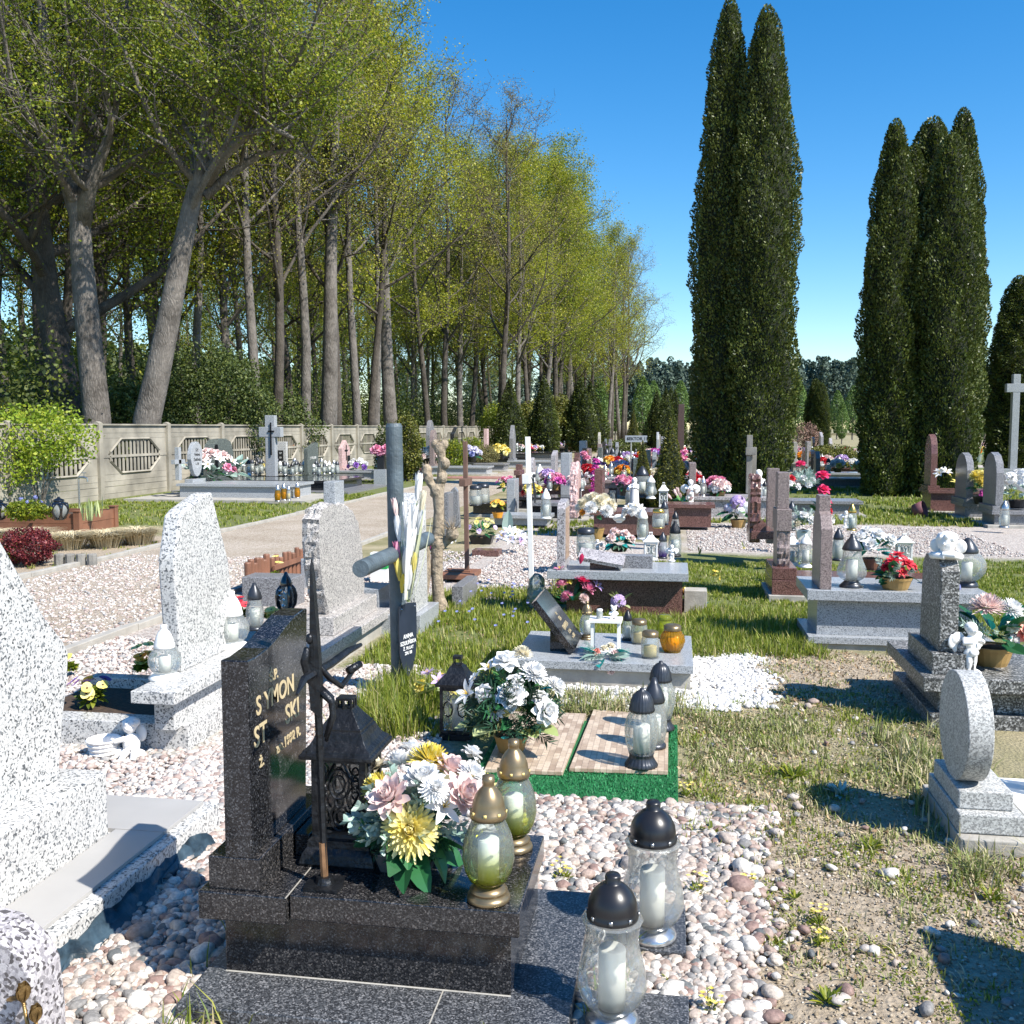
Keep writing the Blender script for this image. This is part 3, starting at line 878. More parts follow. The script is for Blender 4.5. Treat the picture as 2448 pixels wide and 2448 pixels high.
# ------------------------------------------------------------------ figures of plaster
def figurine(label, loc, h, kind, rz=0.0, mat=None, name='plaster_figurine', cat='statue', group=None):
    m = MB()
    T = lambda pts, r: m.tube(pts, r, 10)
    if kind == 'madonna':
        m.lathe([(0, 0), (.2, 0), (.2, .05), (.17, .08), (.17, .2), (.15, .45), (.14, .62), (.12, .74), (.07, .8), (.07, .82), (0, .83)], 18)
        m.ball((0, -.01, .88), (.075, .08, .095)); m.ball((0, .03, .88), (.1, .09, .12))
        T([(.12, 0, .74), (.13, -.08, .6), (.02, -.15, .66)], [.05, .045, .03]); T([(-.12, 0, .74), (-.13, -.08, .6), (-.02, -.15, .66)], [.05, .045, .03])
    elif kind == 'angel':      # standing cherub, one arm raised, wings
        m.lathe([(0, 0), (.2, 0), (.21, .04), (.15, .09), (0, .1)], 14)
        T([(-.05, -.02, .06), (-.07, -.06, .24), (-.06, 0, .42)], [.055, .06, .085]); T([(.06, .03, .06), (.07, 0, .24), (.05, 0, .42)], [.055, .065, .085])
        m.ball((0, 0, .44), (.13, .11, .1)); m.ball((0, 0, .55), (.12, .1, .14)); m.ball((0, -.01, .64), (.13, .095, .09))
        m.ball((0, -.02, .83), (.1, .105, .115)); m.ball((0, .02, .87), (.115, .115, .1))
        m.ball((0, -.13, .82), .018, 6, 4)
        T([(0, 0, .68), (0, 0, .76)], [.06, .05])
        T([(.13, 0, .67), (.2, -.08, .6), (.1, -.17, .66)], [.05, .042, .03]); T([(-.13, 0, .67), (-.2, -.08, .6), (-.07, -.17, .62)], [.05, .042, .03])
        for s_ in (-1, 1):
            m.ball((s_ * .2, .1, .66), (.14, .04, .12)); m.ball((s_ * .3, .12, .6), (.09, .03, .14)); m.ball((s_ * .24, .11, .5), (.07, .03, .1))
        m.ball((0, -.1, .42), (.1, .05, .07))
    elif kind == 'bust':       # cherub head on folded arms, wings behind
        m.ball((0, 0, .58), (.3, .3, .34), 14, 10); m.ball((0, .06, .7), (.34, .34, .28), 14, 10)
        m.ball((0, -.3, .55), .05, 6, 5)
        for k in range(9):
            a = k * .7; m.ball((.27 * math.cos(a), .27 * math.sin(a) + .04, .76 + .05 * math.sin(3 * a)), .1, 7, 5)
        T([(.45, .05, .12), (.3, -.25, .2), (-.05, -.33, .22)], [.13, .12, .09]); T([(-.45, .05, .12), (-.3, -.25, .16), (.05, -.33, .13)], [.13, .12, .09])
        for s_ in (-1, 1):
            m.ball((s_ * .4, .24, .45), (.2, .1, .24))
        m.ball((0, .1, .16), (.42, .3, .18))
    elif kind == 'basket':     # sitting cherub beside an open basket
        m.lathe([(0, 0), (.27, 0), (.3, .12), (.35, .34), (.4, .4), (.36, .42), (.3, .36), (.24, .16), (0, .14)], 18, c=(-.35, 0, 0))
        for z in (.1, .2, .3):
            m.lathe([(.29 + z * .18, z - .02), (.32 + z * .18, z), (.29 + z * .18, z + .02)], 18, c=(-.35, 0, 0), cap=False)
        m.ball((.3, 0, .3), (.2, .19, .26)); m.ball((.28, -.02, .72), (.16, .16, .17)); m.ball((.3, .02, .78), (.18, .18, .15))
        for k in range(7):
            a = k * .9; m.ball((.3 + .15 * math.cos(a), .02 + .15 * math.sin(a), .8), .065, 6, 5)
        m.ball((.27, -.18, .7), .03, 6, 4)
        T([(.2, -.12, .45), (0, -.18, .4), (-.12, -.1, .42)], [.07, .06, .045]); T([(.42, -.1, .45), (.4, -.25, .32), (.3, -.28, .22)], [.07, .06, .045])
        T([(.25, -.1, .12), (.3, -.35, .2), (.22, -.42, .05)], [.1, .09, .06]); T([(.42, -.1, .12), (.5, -.3, .2), (.5, -.42, .05)], [.1, .09, .06])
        m.ball((.46, .17, .5), (.13, .06, .2))
        m.ball((.3, 0, .08), (.3, .28, .09)); m.ball((-.02, 0, .1), (.25, .15, .1))
    elif kind == 'dove':
        m.ball((0, 0, .3), (.42, .24, .24)); m.ball((.3, 0, .58), (.16, .15, .17)); T([(.44, 0, .58), (.54, 0, .56)], [.05, .01])
        m.ball((-.4, 0, .38), (.3, .14, .07)); m.ball((-.05, -.22, .4), (.32, .06, .17)); m.ball((-.05, .22, .4), (.32, .06, .17))
        m.ball((0, 0, .06), (.22, .2, .07))
    elif kind == 'bear':
        m.ball((0, 0, .3), (.26, .22, .3)); m.ball((0, -.03, .74), (.22, .2, .2)); m.ball((0, -.2, .7), (.09, .08, .07))
        for s_ in (-1, 1):
            m.ball((s_ * .17, 0, .93), .08, 8, 6); T([(s_ * .2, 0, .48), (s_ * .3, -.16, .32)], [.09, .08]); T([(s_ * .12, -.1, .1), (s_ * .2, -.38, .1)], [.11, .1])
    m.v = [(x * h, y * h, z * h) for x, y, z in m.v]
    o = m.obj(name, mat or m_plaster, None, smooth=True, loc=loc)
    o.rotation_euler = (0, 0, rz)
    rm = o.modifiers.new('fuse', 'REMESH'); rm.mode = 'VOXEL'; rm.voxel_size = max(.0022, h * .012); rm.use_smooth_shade = True
    sm = o.modifiers.new('soften', 'SMOOTH'); sm.iterations = 2; sm.factor = .5
    tag(o, label, cat, group)
    return o
# ------------------------------------------------------------------ ground
PATH_W, PATH_E = -6.98, -4.38          # gravel path between its two kerbs


def node_noise(N, L, co, scale, detail=6, rough=.6):
    n = N.new('ShaderNodeTexNoise'); n.inputs['Scale'].default_value = scale; n.inputs['Detail'].default_value = detail; n.inputs['Roughness'].default_value = rough
    L.new(co, n.inputs['Vector'])
    return n


def math_(N, L, op, a, b=None, clamp=False):
    m = N.new('ShaderNodeMath'); m.operation = op; m.use_clamp = clamp
    for i, x in enumerate((a, b)):
        if x is None: continue
        if isinstance(x, (int, float)): m.inputs[i].default_value = x
        else: L.new(x, m.inputs[i])
    return m.outputs[0]


def ground_material():
    m, n, b, N, L = new_mat('cemetery_ground')
    co = ocoord(N, L)
    big = node_noise(N, L, co, 1.3, 8)
    fine = node_noise(N, L, co, 28, 8, .7)
    vfine = node_noise(N, L, co, 140, 4, .7)
    dn = N.new('ShaderNodeVectorMath'); dn.operation = 'SCALE'; dn.inputs[3].default_value = .7
    sub = N.new('ShaderNodeVectorMath'); sub.operation = 'SUBTRACT'; sub.inputs[1].default_value = (.5, .5, .5)
    n2 = node_noise(N, L, co, 1.7, 6)
    L.new(n2.outputs['Color'], sub.inputs[0]); L.new(sub.outputs[0], dn.inputs[0])
    ad = N.new('ShaderNodeVectorMath'); ad.operation = 'ADD'; L.new(co, ad.inputs[0]); L.new(dn.outputs[0], ad.inputs[1])
    sx = N.new('ShaderNodeSeparateXYZ'); L.new(ad.outputs[0], sx.inputs[0])

    def rect(x0, x1, y0, y1, s=.12):
        def step(v, e, inv):
            r = N.new('ShaderNodeMapRange'); r.interpolation_type = 'SMOOTHSTEP'
            r.inputs[1].default_value = e - s; r.inputs[2].default_value = e + s
            if inv: r.inputs[3].default_value = 1; r.inputs[4].default_value = 0
            L.new(v, r.inputs[0]); return r.outputs[0]
        a = math_(N, L, 'MULTIPLY', step(sx.outputs[0], x0, False), step(sx.outputs[0], x1, True))
        c = math_(N, L, 'MULTIPLY', step(sx.outputs[1], y0, False), step(sx.outputs[1], y1, True))
        return math_(N, L, 'MULTIPLY', a, c)

    def two(c1, c2, fac):
        r = ramp(N, [(.36, c1), (.64, c2)]); L.new(fac, r.inputs[0]); return r.outputs[0]

    def vor(stops, scale):
        v = N.new('ShaderNodeTexVoronoi'); v.inputs['Scale'].default_value = scale; L.new(co, v.inputs['Vector'])
        s = N.new('ShaderNodeSeparateColor'); L.new(v.outputs['Color'], s.inputs[0])
        r = ramp(N, stops, 'CONSTANT'); L.new(s.outputs[0], r.inputs[0]); return r.outputs[0], v.outputs['Distance']
    soil = two((.27, .215, .15), (.46, .38, .28), fine.outputs[0])
    drygrass = two((.18, .17, .07), (.38, .32, .2), big.outputs[0])
    green = two((.09, .12, .03), (.18, .19, .06), fine.outputs[0])
    grav, gd = vor([(0, (.5, .44, .39)), (.35, (.36, .29, .25)), (.55, (.52, .48, .43)), (.8, (.24, .2, .17)), (.9, (.34, .32, .3))], 60)
    chips, _ = vor([(0, (.75, .74, .72)), (.8, (.6, .58, .55))], 60)

    def over(base, top, mask):
        x = N.new('ShaderNodeMix'); x.data_type = 'RGBA'
        L.new(mask, x.inputs[0]); L.new(base, x.inputs[6]); L.new(top, x.inputs[7]); return x.outputs[2]
    def far(v):
        return v
    out = over(drygrass, soil, rect(-.9, 5, -3, 4.4, .5))
    out = over(out, green, rect(-2.4, -.9, 4.6, 10.3, .3))
    out = over(out, green, rect(-.3, 8, 7.3, 13.6, .3))
    out = over(out, soil, rect(.1, 2.2, 6.1, 7.6, .2))
    out = over(out, green, rect(-60, PATH_W, 15.5, 90, .4))
    out = over(out, soil, rect(-14, PATH_W, 8.5, 14.2, .2))
    out = over(out, green, rect(1, 60, 16.5, 90, .5))
    out = over(out, grav, rect(-2.6, -1.3, 9.4, 40, .2))
    out = over(out, grav, rect(-4.3, -1.15, -3, 6.5, .15))
    out = over(out, grav, rect(-4.4, -2.3, 5.5, 12, .15))
    out = over(out, grav, rect(-1.3, .15, -3, 4.2, .12))
    out = over(out, grav, rect(.1, 40, 13.3, 17.8, .25))
    out = over(out, grav, rect(-2.0, .0, 11.5, 14.5, .2))
    out = over(out, chips, rect(.1, .62, 6.0, 7.45, .12))
    out = over(out, chips, rect(-1.0, .3, 5.85, 6.25, .08))
    out = over(out, grav, rect(-30, 30, 44, 47, .5))
    L.new(out, b.inputs['Base Color'])
    b.inputs['Roughness'].default_value = .95
    s1 = math_(N, L, 'ADD', fine.outputs[0], math_(N, L, 'MULTIPLY', vfine.outputs[0], .35))
    s2 = math_(N, L, 'ADD', s1, math_(N, L, 'MULTIPLY', gd, .5))
    bp = N.new('ShaderNodeBump'); bp.inputs['Strength'].default_value = .7; bp.inputs['Distance'].default_value = .025
    L.new(s2, bp.inputs['Height']); L.new(bp.outputs[0], b.inputs['Normal'])
    return m


tag(MB().add([(-600, -60, 0), (600, -60, 0), (600, 900, 0), (-600, 900, 0)], [(0, 1, 2, 3)]).obj('ground', ground_material()), kind='structure')


def path_material():
    m, n, b, N, L = new_mat('path_gravel')
    co = ocoord(N, L)
    v = N.new('ShaderNodeTexVoronoi'); v.inputs['Scale'].default_value = 75; L.new(co, v.inputs['Vector'])
    s = N.new('ShaderNodeSeparateColor'); L.new(v.outputs['Color'], s.inputs[0])
    r = ramp(N, [(0, (.54, .46, .37)), (.3, (.42, .34, .26)), (.5, (.58, .51, .42)), (.72, (.34, .27, .2)), (.85, (.48, .42, .35)), (.95, (.24, .2, .16))], 'CONSTANT')
    L.new(s.outputs[0], r.inputs[0])
    nz = node_noise(N, L, co, 1.1, 5)
    r2 = ramp(N, [(.35, (.8, .77, .72)), (.65, (1, 1, 1))]); L.new(nz.outputs[0], r2.inputs[0])
    mx = N.new('ShaderNodeMix'); mx.data_type = 'RGBA'; mx.blend_type = 'MULTIPLY'; mx.inputs[0].default_value = 1
    L.new(r.outputs[0], mx.inputs[6]); L.new(r2.outputs[0], mx.inputs[7]); L.new(mx.outputs[2], b.inputs['Base Color'])
    b.inputs['Roughness'].default_value = .9
    bp = N.new('ShaderNodeBump'); bp.inputs['Strength'].default_value = .8; bp.inputs['Distance'].default_value = .02; bp.invert = True
    L.new(v.outputs['Distance'], bp.inputs['Height']); L.new(bp.outputs[0], b.inputs['Normal'])
    return m


pl_ = [(PATH_W, -5), (PATH_W, 27), (-6.6, 33), (-5.5, 45), (-5.0, 60), (-4.6, 110)]; pr_ = [(PATH_E, -5), (PATH_E, 27), (-3.6, 33), (-2.7, 45), (-2.2, 60), (-1.2, 110)]
tag(MB().add([(x, y, .006) for x, y in pl_ + pr_], [(i, i + 6, i + 7, i + 1) for i in range(5)]).obj('path', path_material()), kind='structure')
for nm, x, y0, y1 in (('path_kerb', PATH_W - .09, 3, 26.5), ('path_kerb', PATH_E, 2.5, 15)):
    m = MB(); y = y0
    while y < y1:
        m.box(x, x + .08, y, y + .99, -.1, .055 + .008 * math.sin(y * 5)); y += 1.0
    tag(m.obj(nm, curb, bev=.006), kind='structure')

# ------------------------------------------------------------------ trees
rng = np.random.default_rng(7)


def make_tree_data(seed, H, r0, trunk=None, nl=14, start=.3, spread=.42, density=16, leaf=.12, twigs=6, rise=.6, lsig=.22, fork=None):
    """returns wood MB and leaf centres. trunk = list of (x,y,z) control points"""
    rnd = random.Random(seed)
    wood = MB()
    if trunk is None:
        lx, ly = rnd.uniform(-.05, .05), rnd.uniform(-.05, .05)
        trunk = [(lx * z + .12 * math.sin(z * .5 + seed), ly * z + .12 * math.cos(z * .4 + seed), z) for z in np.linspace(0, H * .93, 9)]
    n = len(trunk)
    rad = [r0 * (1.25 if i == 0 else 1) * (1 - .9 * (i / (n - 1)) ** 1.1) + .015 for i in range(n)]
    wood.tube(trunk, rad, 10)
    axes = [([Vector(p) for p in trunk], rad, 1.0)]
    if fork:
        for (f, pts, r) in fork:
            ps = [Vector(p) for p in pts]
            rr = [r * (1 - .75 * i / (len(ps) - 1)) for i in range(len(ps))]
            wood.tube(ps, rr, 8); axes.append((ps, rr, .6))
    tips = []

    def at(pts, rr, f):
        x = f * (len(pts) - 1); i = min(int(x), len(pts) - 2); t = x - i
        return pts[i].lerp(pts[i + 1], t), rr[i] * (1 - t) + rr[i + 1] * t

    def branch(p, d, L, r, k, lift):
        pts = [p]; q = p.copy(); dd = d.copy()
        for i in range(k):
            dd = (dd + Vector((rnd.uniform(-.22, .22), rnd.uniform(-.22, .22), lift + rnd.uniform(-.16, .16)))).normalized()
            q = q + dd * (L / k); pts.append(q.copy())
        return pts, [r * (1 - .82 * i / k) + .003 for i in range(k + 1)]
    for (ax, ar, wgt) in axes:
        m = max(3, int(nl * wgt))
        for i in range(m):
            f = start + (1 - start) * ((i + rnd.random() * .7) / m) if wgt == 1 else .3 + .7 * (i + rnd.random()) / m
            f = min(.98, f)
            p, r = at(ax, ar, f)
            a = i * 2.4 + rnd.uniform(-.4, .4) + seed
            e = rnd.uniform(.15, .8) * rise + .5 * f
            d = Vector((math.cos(a) * math.cos(e), math.sin(a) * math.cos(e), math.sin(e)))
            L = H * spread * (1 - .62 * f ** 1.5) * rnd.uniform(.75, 1.15) * (1 if wgt == 1 else .7)
            lp, lr = branch(p, d, L, max(.03, r * .5), 6, .1)
            wood.tube(lp, lr, 5, cap=False)
            nb = 8
            for j in range(nb):
                g = .2 + .8 * (j + rnd.random()) / nb
                bp_, br = at(lp, lr, min(g, .99))
                dv = (lp[min(5, int(g * 6)) + 1] - lp[min(5, int(g * 6))]).normalized()
                s_ = Vector((rnd.uniform(-1, 1), rnd.uniform(-1, 1), rnd.uniform(-.5, .9))).normalized()
                b2, r2 = branch(bp_, (dv * .7 + s_).normalized(), L * .36 * rnd.uniform(.6, 1.2), max(.012, br * .55), 4, .04)
                wood.tube(b2, r2, 3, cap=False)
                for k in range(twigs):
                    h = .25 + .75 * (k + rnd.random()) / twigs
                    tp, tr = at(b2, r2, min(h, .99))
                    s2 = Vector((rnd.uniform(-1, 1), rnd.uniform(-1, 1), rnd.uniform(-.6, .8))).normalized()
                    L3 = L * .16 * rnd.uniform(.6, 1.3)
                    t3, r3 = branch(tp, s2, L3, .009, 2, 0)
                    wood.tube(t3, r3, 3, cap=False)
                    tips.append(t3[1]); tips.append(t3[2])
    tips = np.array([tuple(t) for t in tips])
    g = np.random.default_rng(seed)
    # clumpy: a third of the twigs are nearly bare
    dens = np.clip(g.gamma(.75, 1 / .75, len(tips)), 0, 3.5)
    cnt = g.poisson(dens * density)
    c = np.repeat(tips, cnt, axis=0) + g.normal(scale=lsig, size=(cnt.sum(), 3))
    return wood, c, leaf, g


def finish_tree(name, data, label, loc, bark, lmat, rz=0, scale=1.0, group='trees of the wood behind the concrete fence'):
    wood, c, leaf, g = data
    t = thing(name, label, 'tree', loc, rz, group, scale=scale)
    link('trunk', wood.mesh('trunk', bark, True), t)
    v, f = quad_cloud(c, leaf, .75, g)
    link('crown', fast_mesh('crown', v, f, lmat), t)
    return t


def copy_tree(o, loc, rz, scale, label=None, crown=None):
    c = o.copy(); C.objects.link(c)
    c.location = loc; c.rotation_euler = (0, 0, rz); c.scale = (scale,) * 3 if not hasattr(scale, '__len__') else scale
    if label: c['label'] = label
    for ch in list(o.children):
        k = ch.copy(); C.objects.link(k); k.parent = c
        if crown and ch.name.startswith('crown'):
            k.data = k.data.copy(); k.data.materials[0] = crown
    return c


def on(u, Y, e=None):
    """ground point under pixel column u at distance Y"""
    x = (u - 1224) / FPX * Y
    return Vector((x * CY - Y * SY, x * SY + Y * CY, 0))


# the three big trunks near the fence, shaped after the photograph
p0 = on(205, 27)
def rel(u, v, Y, base):
    x = (u - 1224) / FPX
    y = (1224 - v) / FPX
    t = Y / (CP + y * SP)
    w_ = Vector((x * t * CY - Y * SY, x * t * SY + Y * CY, EYE + t * (-SP + y * CP)))
    return tuple(w_ - base)
tb = on(228, 27)
forked = make_tree_data(11, 19, .37, trunk=[(0, 0, 0), rel(232, 1000, 27, tb), rel(212, 800, 27, tb), rel(198, 650, 27, tb), rel(190, 520, 27, tb), rel(165, 440, 27, tb), rel(135, 330, 27.3, tb), rel(110, 150, 27.5, tb), rel(95, -100, 28, tb), rel(80, -350, 28, tb), rel(70, -700, 28, tb)],
                        fork=[(0, [rel(195, 540, 27, tb), rel(215, 450, 26.8, tb), rel(255, 340, 26.5, tb), rel(285, 228, 26.3, tb)], .24),
                              (0, [rel(198, 500, 27, tb), rel(210, 380, 27.4, tb), rel(245, 230, 27.6, tb), rel(290, 60, 28, tb), rel(330, -150, 28, tb)], .26)],
                        nl=17, start=.42, density=10, leaf=.08, spread=.36)
finish_tree('deciduous_tree', forked, 'big tree whose smooth grey trunk forks low above the left part of the fence', tb, m_bark2, lf_mid)
tb = on(345, 26)
lean = make_tree_data(12, 19, .36, trunk=[(0, 0, 0), rel(352, 1000, 26, tb), rel(375, 900, 26, tb), rel(400, 780, 26, tb), rel(430, 620, 26, tb), rel(455, 500, 26, tb), rel(487, 380, 26, tb), rel(500, 230, 26, tb), rel(515, 50, 26, tb), rel(530, -200, 26, tb), rel(540, -600, 26, tb)],
                      fork=[(0, [rel(492, 440, 26, tb), rel(530, 375, 25.7, tb), rel(590, 320, 25.4, tb), rel(650, 305, 25, tb), rel(700, 330, 24.7, tb)], .17),
                            (0, [rel(490, 470, 26, tb), rel(545, 420, 26.2, tb), rel(620, 370, 26.4, tb), rel(700, 358, 26.6, tb), rel(760, 390, 26.8, tb)], .13),
                            (0, [rel(510, 190, 26, tb), rel(560, 150, 25.6, tb), rel(600, 90, 25, tb), rel(610, -20, 25, tb)], .13)],
                      nl=17, start=.48, density=10, leaf=.08, spread=.36)
finish_tree('deciduous_tree', lean, 'big rough-barked tree leaning right over the fence behind the oval headstone', tb, m_bark2, lf_mid)
tb = on(170, 29)
darkt = make_tree_data(13, 20, .46, trunk=[(0, 0, 0), rel(172, 1000, 29, tb), rel(140, 850, 29, tb), rel(112, 700, 29, tb), rel(95, 550, 29, tb), rel(85, 400, 29, tb), rel(95, 200, 29, tb), rel(100, 0, 29, tb), rel(95, -300, 29, tb), rel(90, -700, 29, tb)],
                       nl=18, start=.25, density=12, leaf=.085, spread=.34)
finish_tree('deciduous_tree', darkt, 'thick dark trunk left of the forked grey tree behind the fence', tb, m_bark, lf_mid)

# prototypes, then copies for the rows
PR = []
for i, (H, r0, dens, lm, bk, lf, ls) in enumerate([(21, .18, 12, lf_spring, m_bark, .10, .26), (20, .2, 14, lf_spring, m_bark2, .105, .28), (22, .2, 9, lf_bud, m_bark, .075, .22),
                                                  (20, .19, 7, lf_spring, m_bark2, .09, .26), (21, .2, 14, lf_mid, m_bark, .105, .28), (21, .34, 10, lf_spring, m_bark2, .1, .27)]):
    d = make_tree_data(31 + i, H, r0, nl=17, start=[.3, .3, .3, .42, .28, .45][i], spread=.34, density=dens, leaf=lf, rise=.9, lsig=ls)
    PR.append((finish_tree('deciduous_tree', d, 'x', (0, 0, 0), bk, lm), H))
used = set()
KND = ['tall yellow-green spring tree', 'broad bright green spring tree', 'tree with bare reddish budding twigs', 'slim half-bare tree', 'full fresh green tree', 'stout tree forking high up']
rr = random.Random(5)
rows = []
# (u of the trunk, distance, prototype, scale, lean)
first = [(120, 33, 4, 1.0), (20, 36, 1, .95), (480, 38, 3, .95), (612, 33.5, 3, .95), (672, 35.5, 2, .9), (730, 38, 3, 1.0), (775, 39.5, 5, 1.0), (803, 41, 2, 1.05), (850, 43, 3, 1.0), (890, 46, 0, 1.0), (903, 47, 3, .95),
         (945, 49, 5, 1.0), (1022, 56, 0, 1.0), (1065, 61, 2, 1.0), (1102, 66, 1, 1.0), (1130, 71, 4, .95), (1165, 77, 0, 1.0), (1205, 60, 2, .95), (1240, 66, 1, 1.0), (1262, 70, 0, 1.0), (1300, 76, 1, 1.05), (1330, 84, 0, 1.1), (1352, 88, 4, 1.05), (1372, 92, 1, 1.1), (-60, 31, 4, 1.0), (700, 46, 0, 1.0), (560, 42, 1, 1.0), (440, 40, 0, 1.0), (330, 38, 4, .95), (250, 36, 2, 1.0)]
lab_first = ['left edge of the wood', 'second from the left edge', 'behind the oval headstone', 'beside the tall stone cross by the fence', 'right of the tall stone cross', 'above the green-grey headstone']
for i, (u, Y, k, s_) in enumerate(first):
    rows.append((on(u, Y), k, s_, True))
for row, (e0, step) in enumerate([(-20, 5.5), (-26, 6), (-33, 7), (-42, 8)]):
    y = 24 + row * 4
    while y < 118:
        rows.append((Vector((e0 + rr.uniform(-2, 2) + (row > 0) * 0, y + rr.uniform(-1.5, 1.5), 0)), rr.choice([0, 1, 2, 3, 4]), rr.uniform(.85, 1.1), False))
        y += step
for q in range(22):     # the wood closing in behind the end of the fence
    rows.append((Vector((rr.uniform(-16, -7) + .16 * q, 74 + q * 2.6, 0)), rr.choice([0, 1, 4, 2]), rr.uniform(.85, 1.1), False))
for i, (p, k, s_, fr) in enumerate(rows):
    lab = (KND[k] + (' in the front row behind the fence' if fr else ' deeper in the wood behind the fence'))
    o, H = PR[k]
    if k not in used:
        used.add(k); o.location = p; o.scale = (s_,) * 3; o.rotation_euler = (0, 0, rr.uniform(0, 6)); o['label'] = lab
    else:
        copy_tree(o, p, rr.uniform(0, 6), (s_ * rr.uniform(.92, 1.08), s_ * rr.uniform(.92, 1.08), s_), lab)
for o in list(bpy.data.objects):
    if o.get('category') == 'tree' and 'group' in o and 'deeper' in o['label']: o['group'] = 'trees deep in the wood'


def shrub(name, label, cat, loc, rx, ry, rz_, n, size, mat, seed, stems=6, group=None, ellipse=True, hollow=.5, smat=None, zc=None, aspect=.7):
    g = np.random.default_rng(seed); t = thing(name, label, cat, loc, 0, group)
    d = g.normal(size=(n, 3)); d /= np.linalg.norm(d, axis=1)[:, None]
    th = np.arctan2(d[:, 1], d[:, 0])
    lump = 1 + .13 * np.sin(3 * th + seed) + .1 * np.sin(5 * th + 4 * d[:, 2] + seed) + .09 * np.sin(9 * d[:, 2] + 2 * th)
    r = (hollow + (1 - hollow) * g.random(n) ** .5) * lump
    c = d * r[:, None] * np.array([rx, ry, rz_ * .5]); c[:, 2] += (zc if zc is not None else rz_ * .52)
    c = c[c[:, 2] > .01]
    v, f = quad_cloud(c, size, aspect, g)
    link('foliage', fast_mesh('foliage', v, f, mat), t)
    m = MB(); rd = random.Random(seed)
    for k in range(stems):
        a = rd.uniform(0, 6.28); q = rd.uniform(.2, .8)
        m.tube([(0.04 * math.cos(a), .04 * math.sin(a), 0), (rx * q * .4 * math.cos(a), ry * q * .4 * math.sin(a), rz_ * .35), (rx * q * math.cos(a), ry * q * math.sin(a), rz_ * .75)], [.02, .014, .005], 5)
    m.obj('stem', smat or m_twig, t)
    return t


# undergrowth of the wood
g = np.random.default_rng(3)
cs = []
for _ in range(760):
    e = -16 - abs(g.normal()) * 13; d = g.uniform(16, 120)
    if e > -15: continue
    rx, h = g.uniform(.8, 2.4), g.uniform(1.2, 5.2)
    k = 420
    q = g.normal(size=(k, 3)); q /= np.linalg.norm(q, axis=1)[:, None]; q *= g.uniform(.55, 1.05, k)[:, None]
    cs.append(np.stack([e + q[:, 0] * rx, d + q[:, 1] * rx, np.abs(h * .5 + q[:, 2] * h * .5)], 1))
c = np.concatenate(cs)
v, f = quad_cloud(c, .125, .7, g)
tag(link('undergrowth', fast_mesh('undergrowth', v, f, lf_under)), 'dark mass of leafy undergrowth between the tree trunks', 'undergrowth', kind='stuff')
cs = []
for _ in range(900):
    e = -17 - abs(g.normal()) * 12; d = g.uniform(17, 110); z = g.uniform(1.5, 11)
    k = 120; q = g.normal(size=(k, 3)) * np.array([1.1, 1.1, .7])
    cs.append(np.stack([e + q[:, 0], d + q[:, 1], np.abs(z + q[:, 2])], 1))
c = np.concatenate(cs); v, f = quad_cloud(c, .1, .7, g)
tag(link('young_growth', fast_mesh('young_growth', v, f, lf_mid)), 'fresh green sprays of young growth under the tall trees', 'undergrowth', kind='stuff')

cs = []
for _ in range(1500):
    e = -50 - g.uniform(0, 14); d = g.uniform(5, 150); z = g.uniform(0, 9)
    q = g.normal(size=(90, 3)) * np.array([1.6, 1.6, 1.2])
    cs.append(np.stack([e + q[:, 0], d + q[:, 1], np.abs(z + q[:, 2])], 1))
c = np.concatenate(cs); v, f = quad_cloud(c, .5, .7, g)
tag(link('deep_wood', fast_mesh('deep_wood', v, f, lf_dark)), 'dim leafy depth of the wood far behind the fence', 'wood', kind='stuff')
# evergreen hedge bushes right behind the fence
shrub('evergreen_bush', 'wide dark evergreen bush behind the fence and the green boulder headstone', 'bush', on(500, 32), 2.4, 1.3, 4.1, 26000, .09, lf_dark, 4, group='evergreen bushes at the fence')
shrub('evergreen_bush', 'dark evergreen bush behind the fence between the leaning tree and the forked tree', 'bush', on(290, 30), 1.5, 1.2, 3.0, 12000, .1, lf_dark, 5, group='evergreen bushes at the fence')
shrub('evergreen_bush', 'low green bush behind the fence right of the tall stone cross', 'bush', on(650, 36), 1.7, 1.2, 2.9, 9000, .1, lf_dark, 6, group='evergreen bushes at the fence')


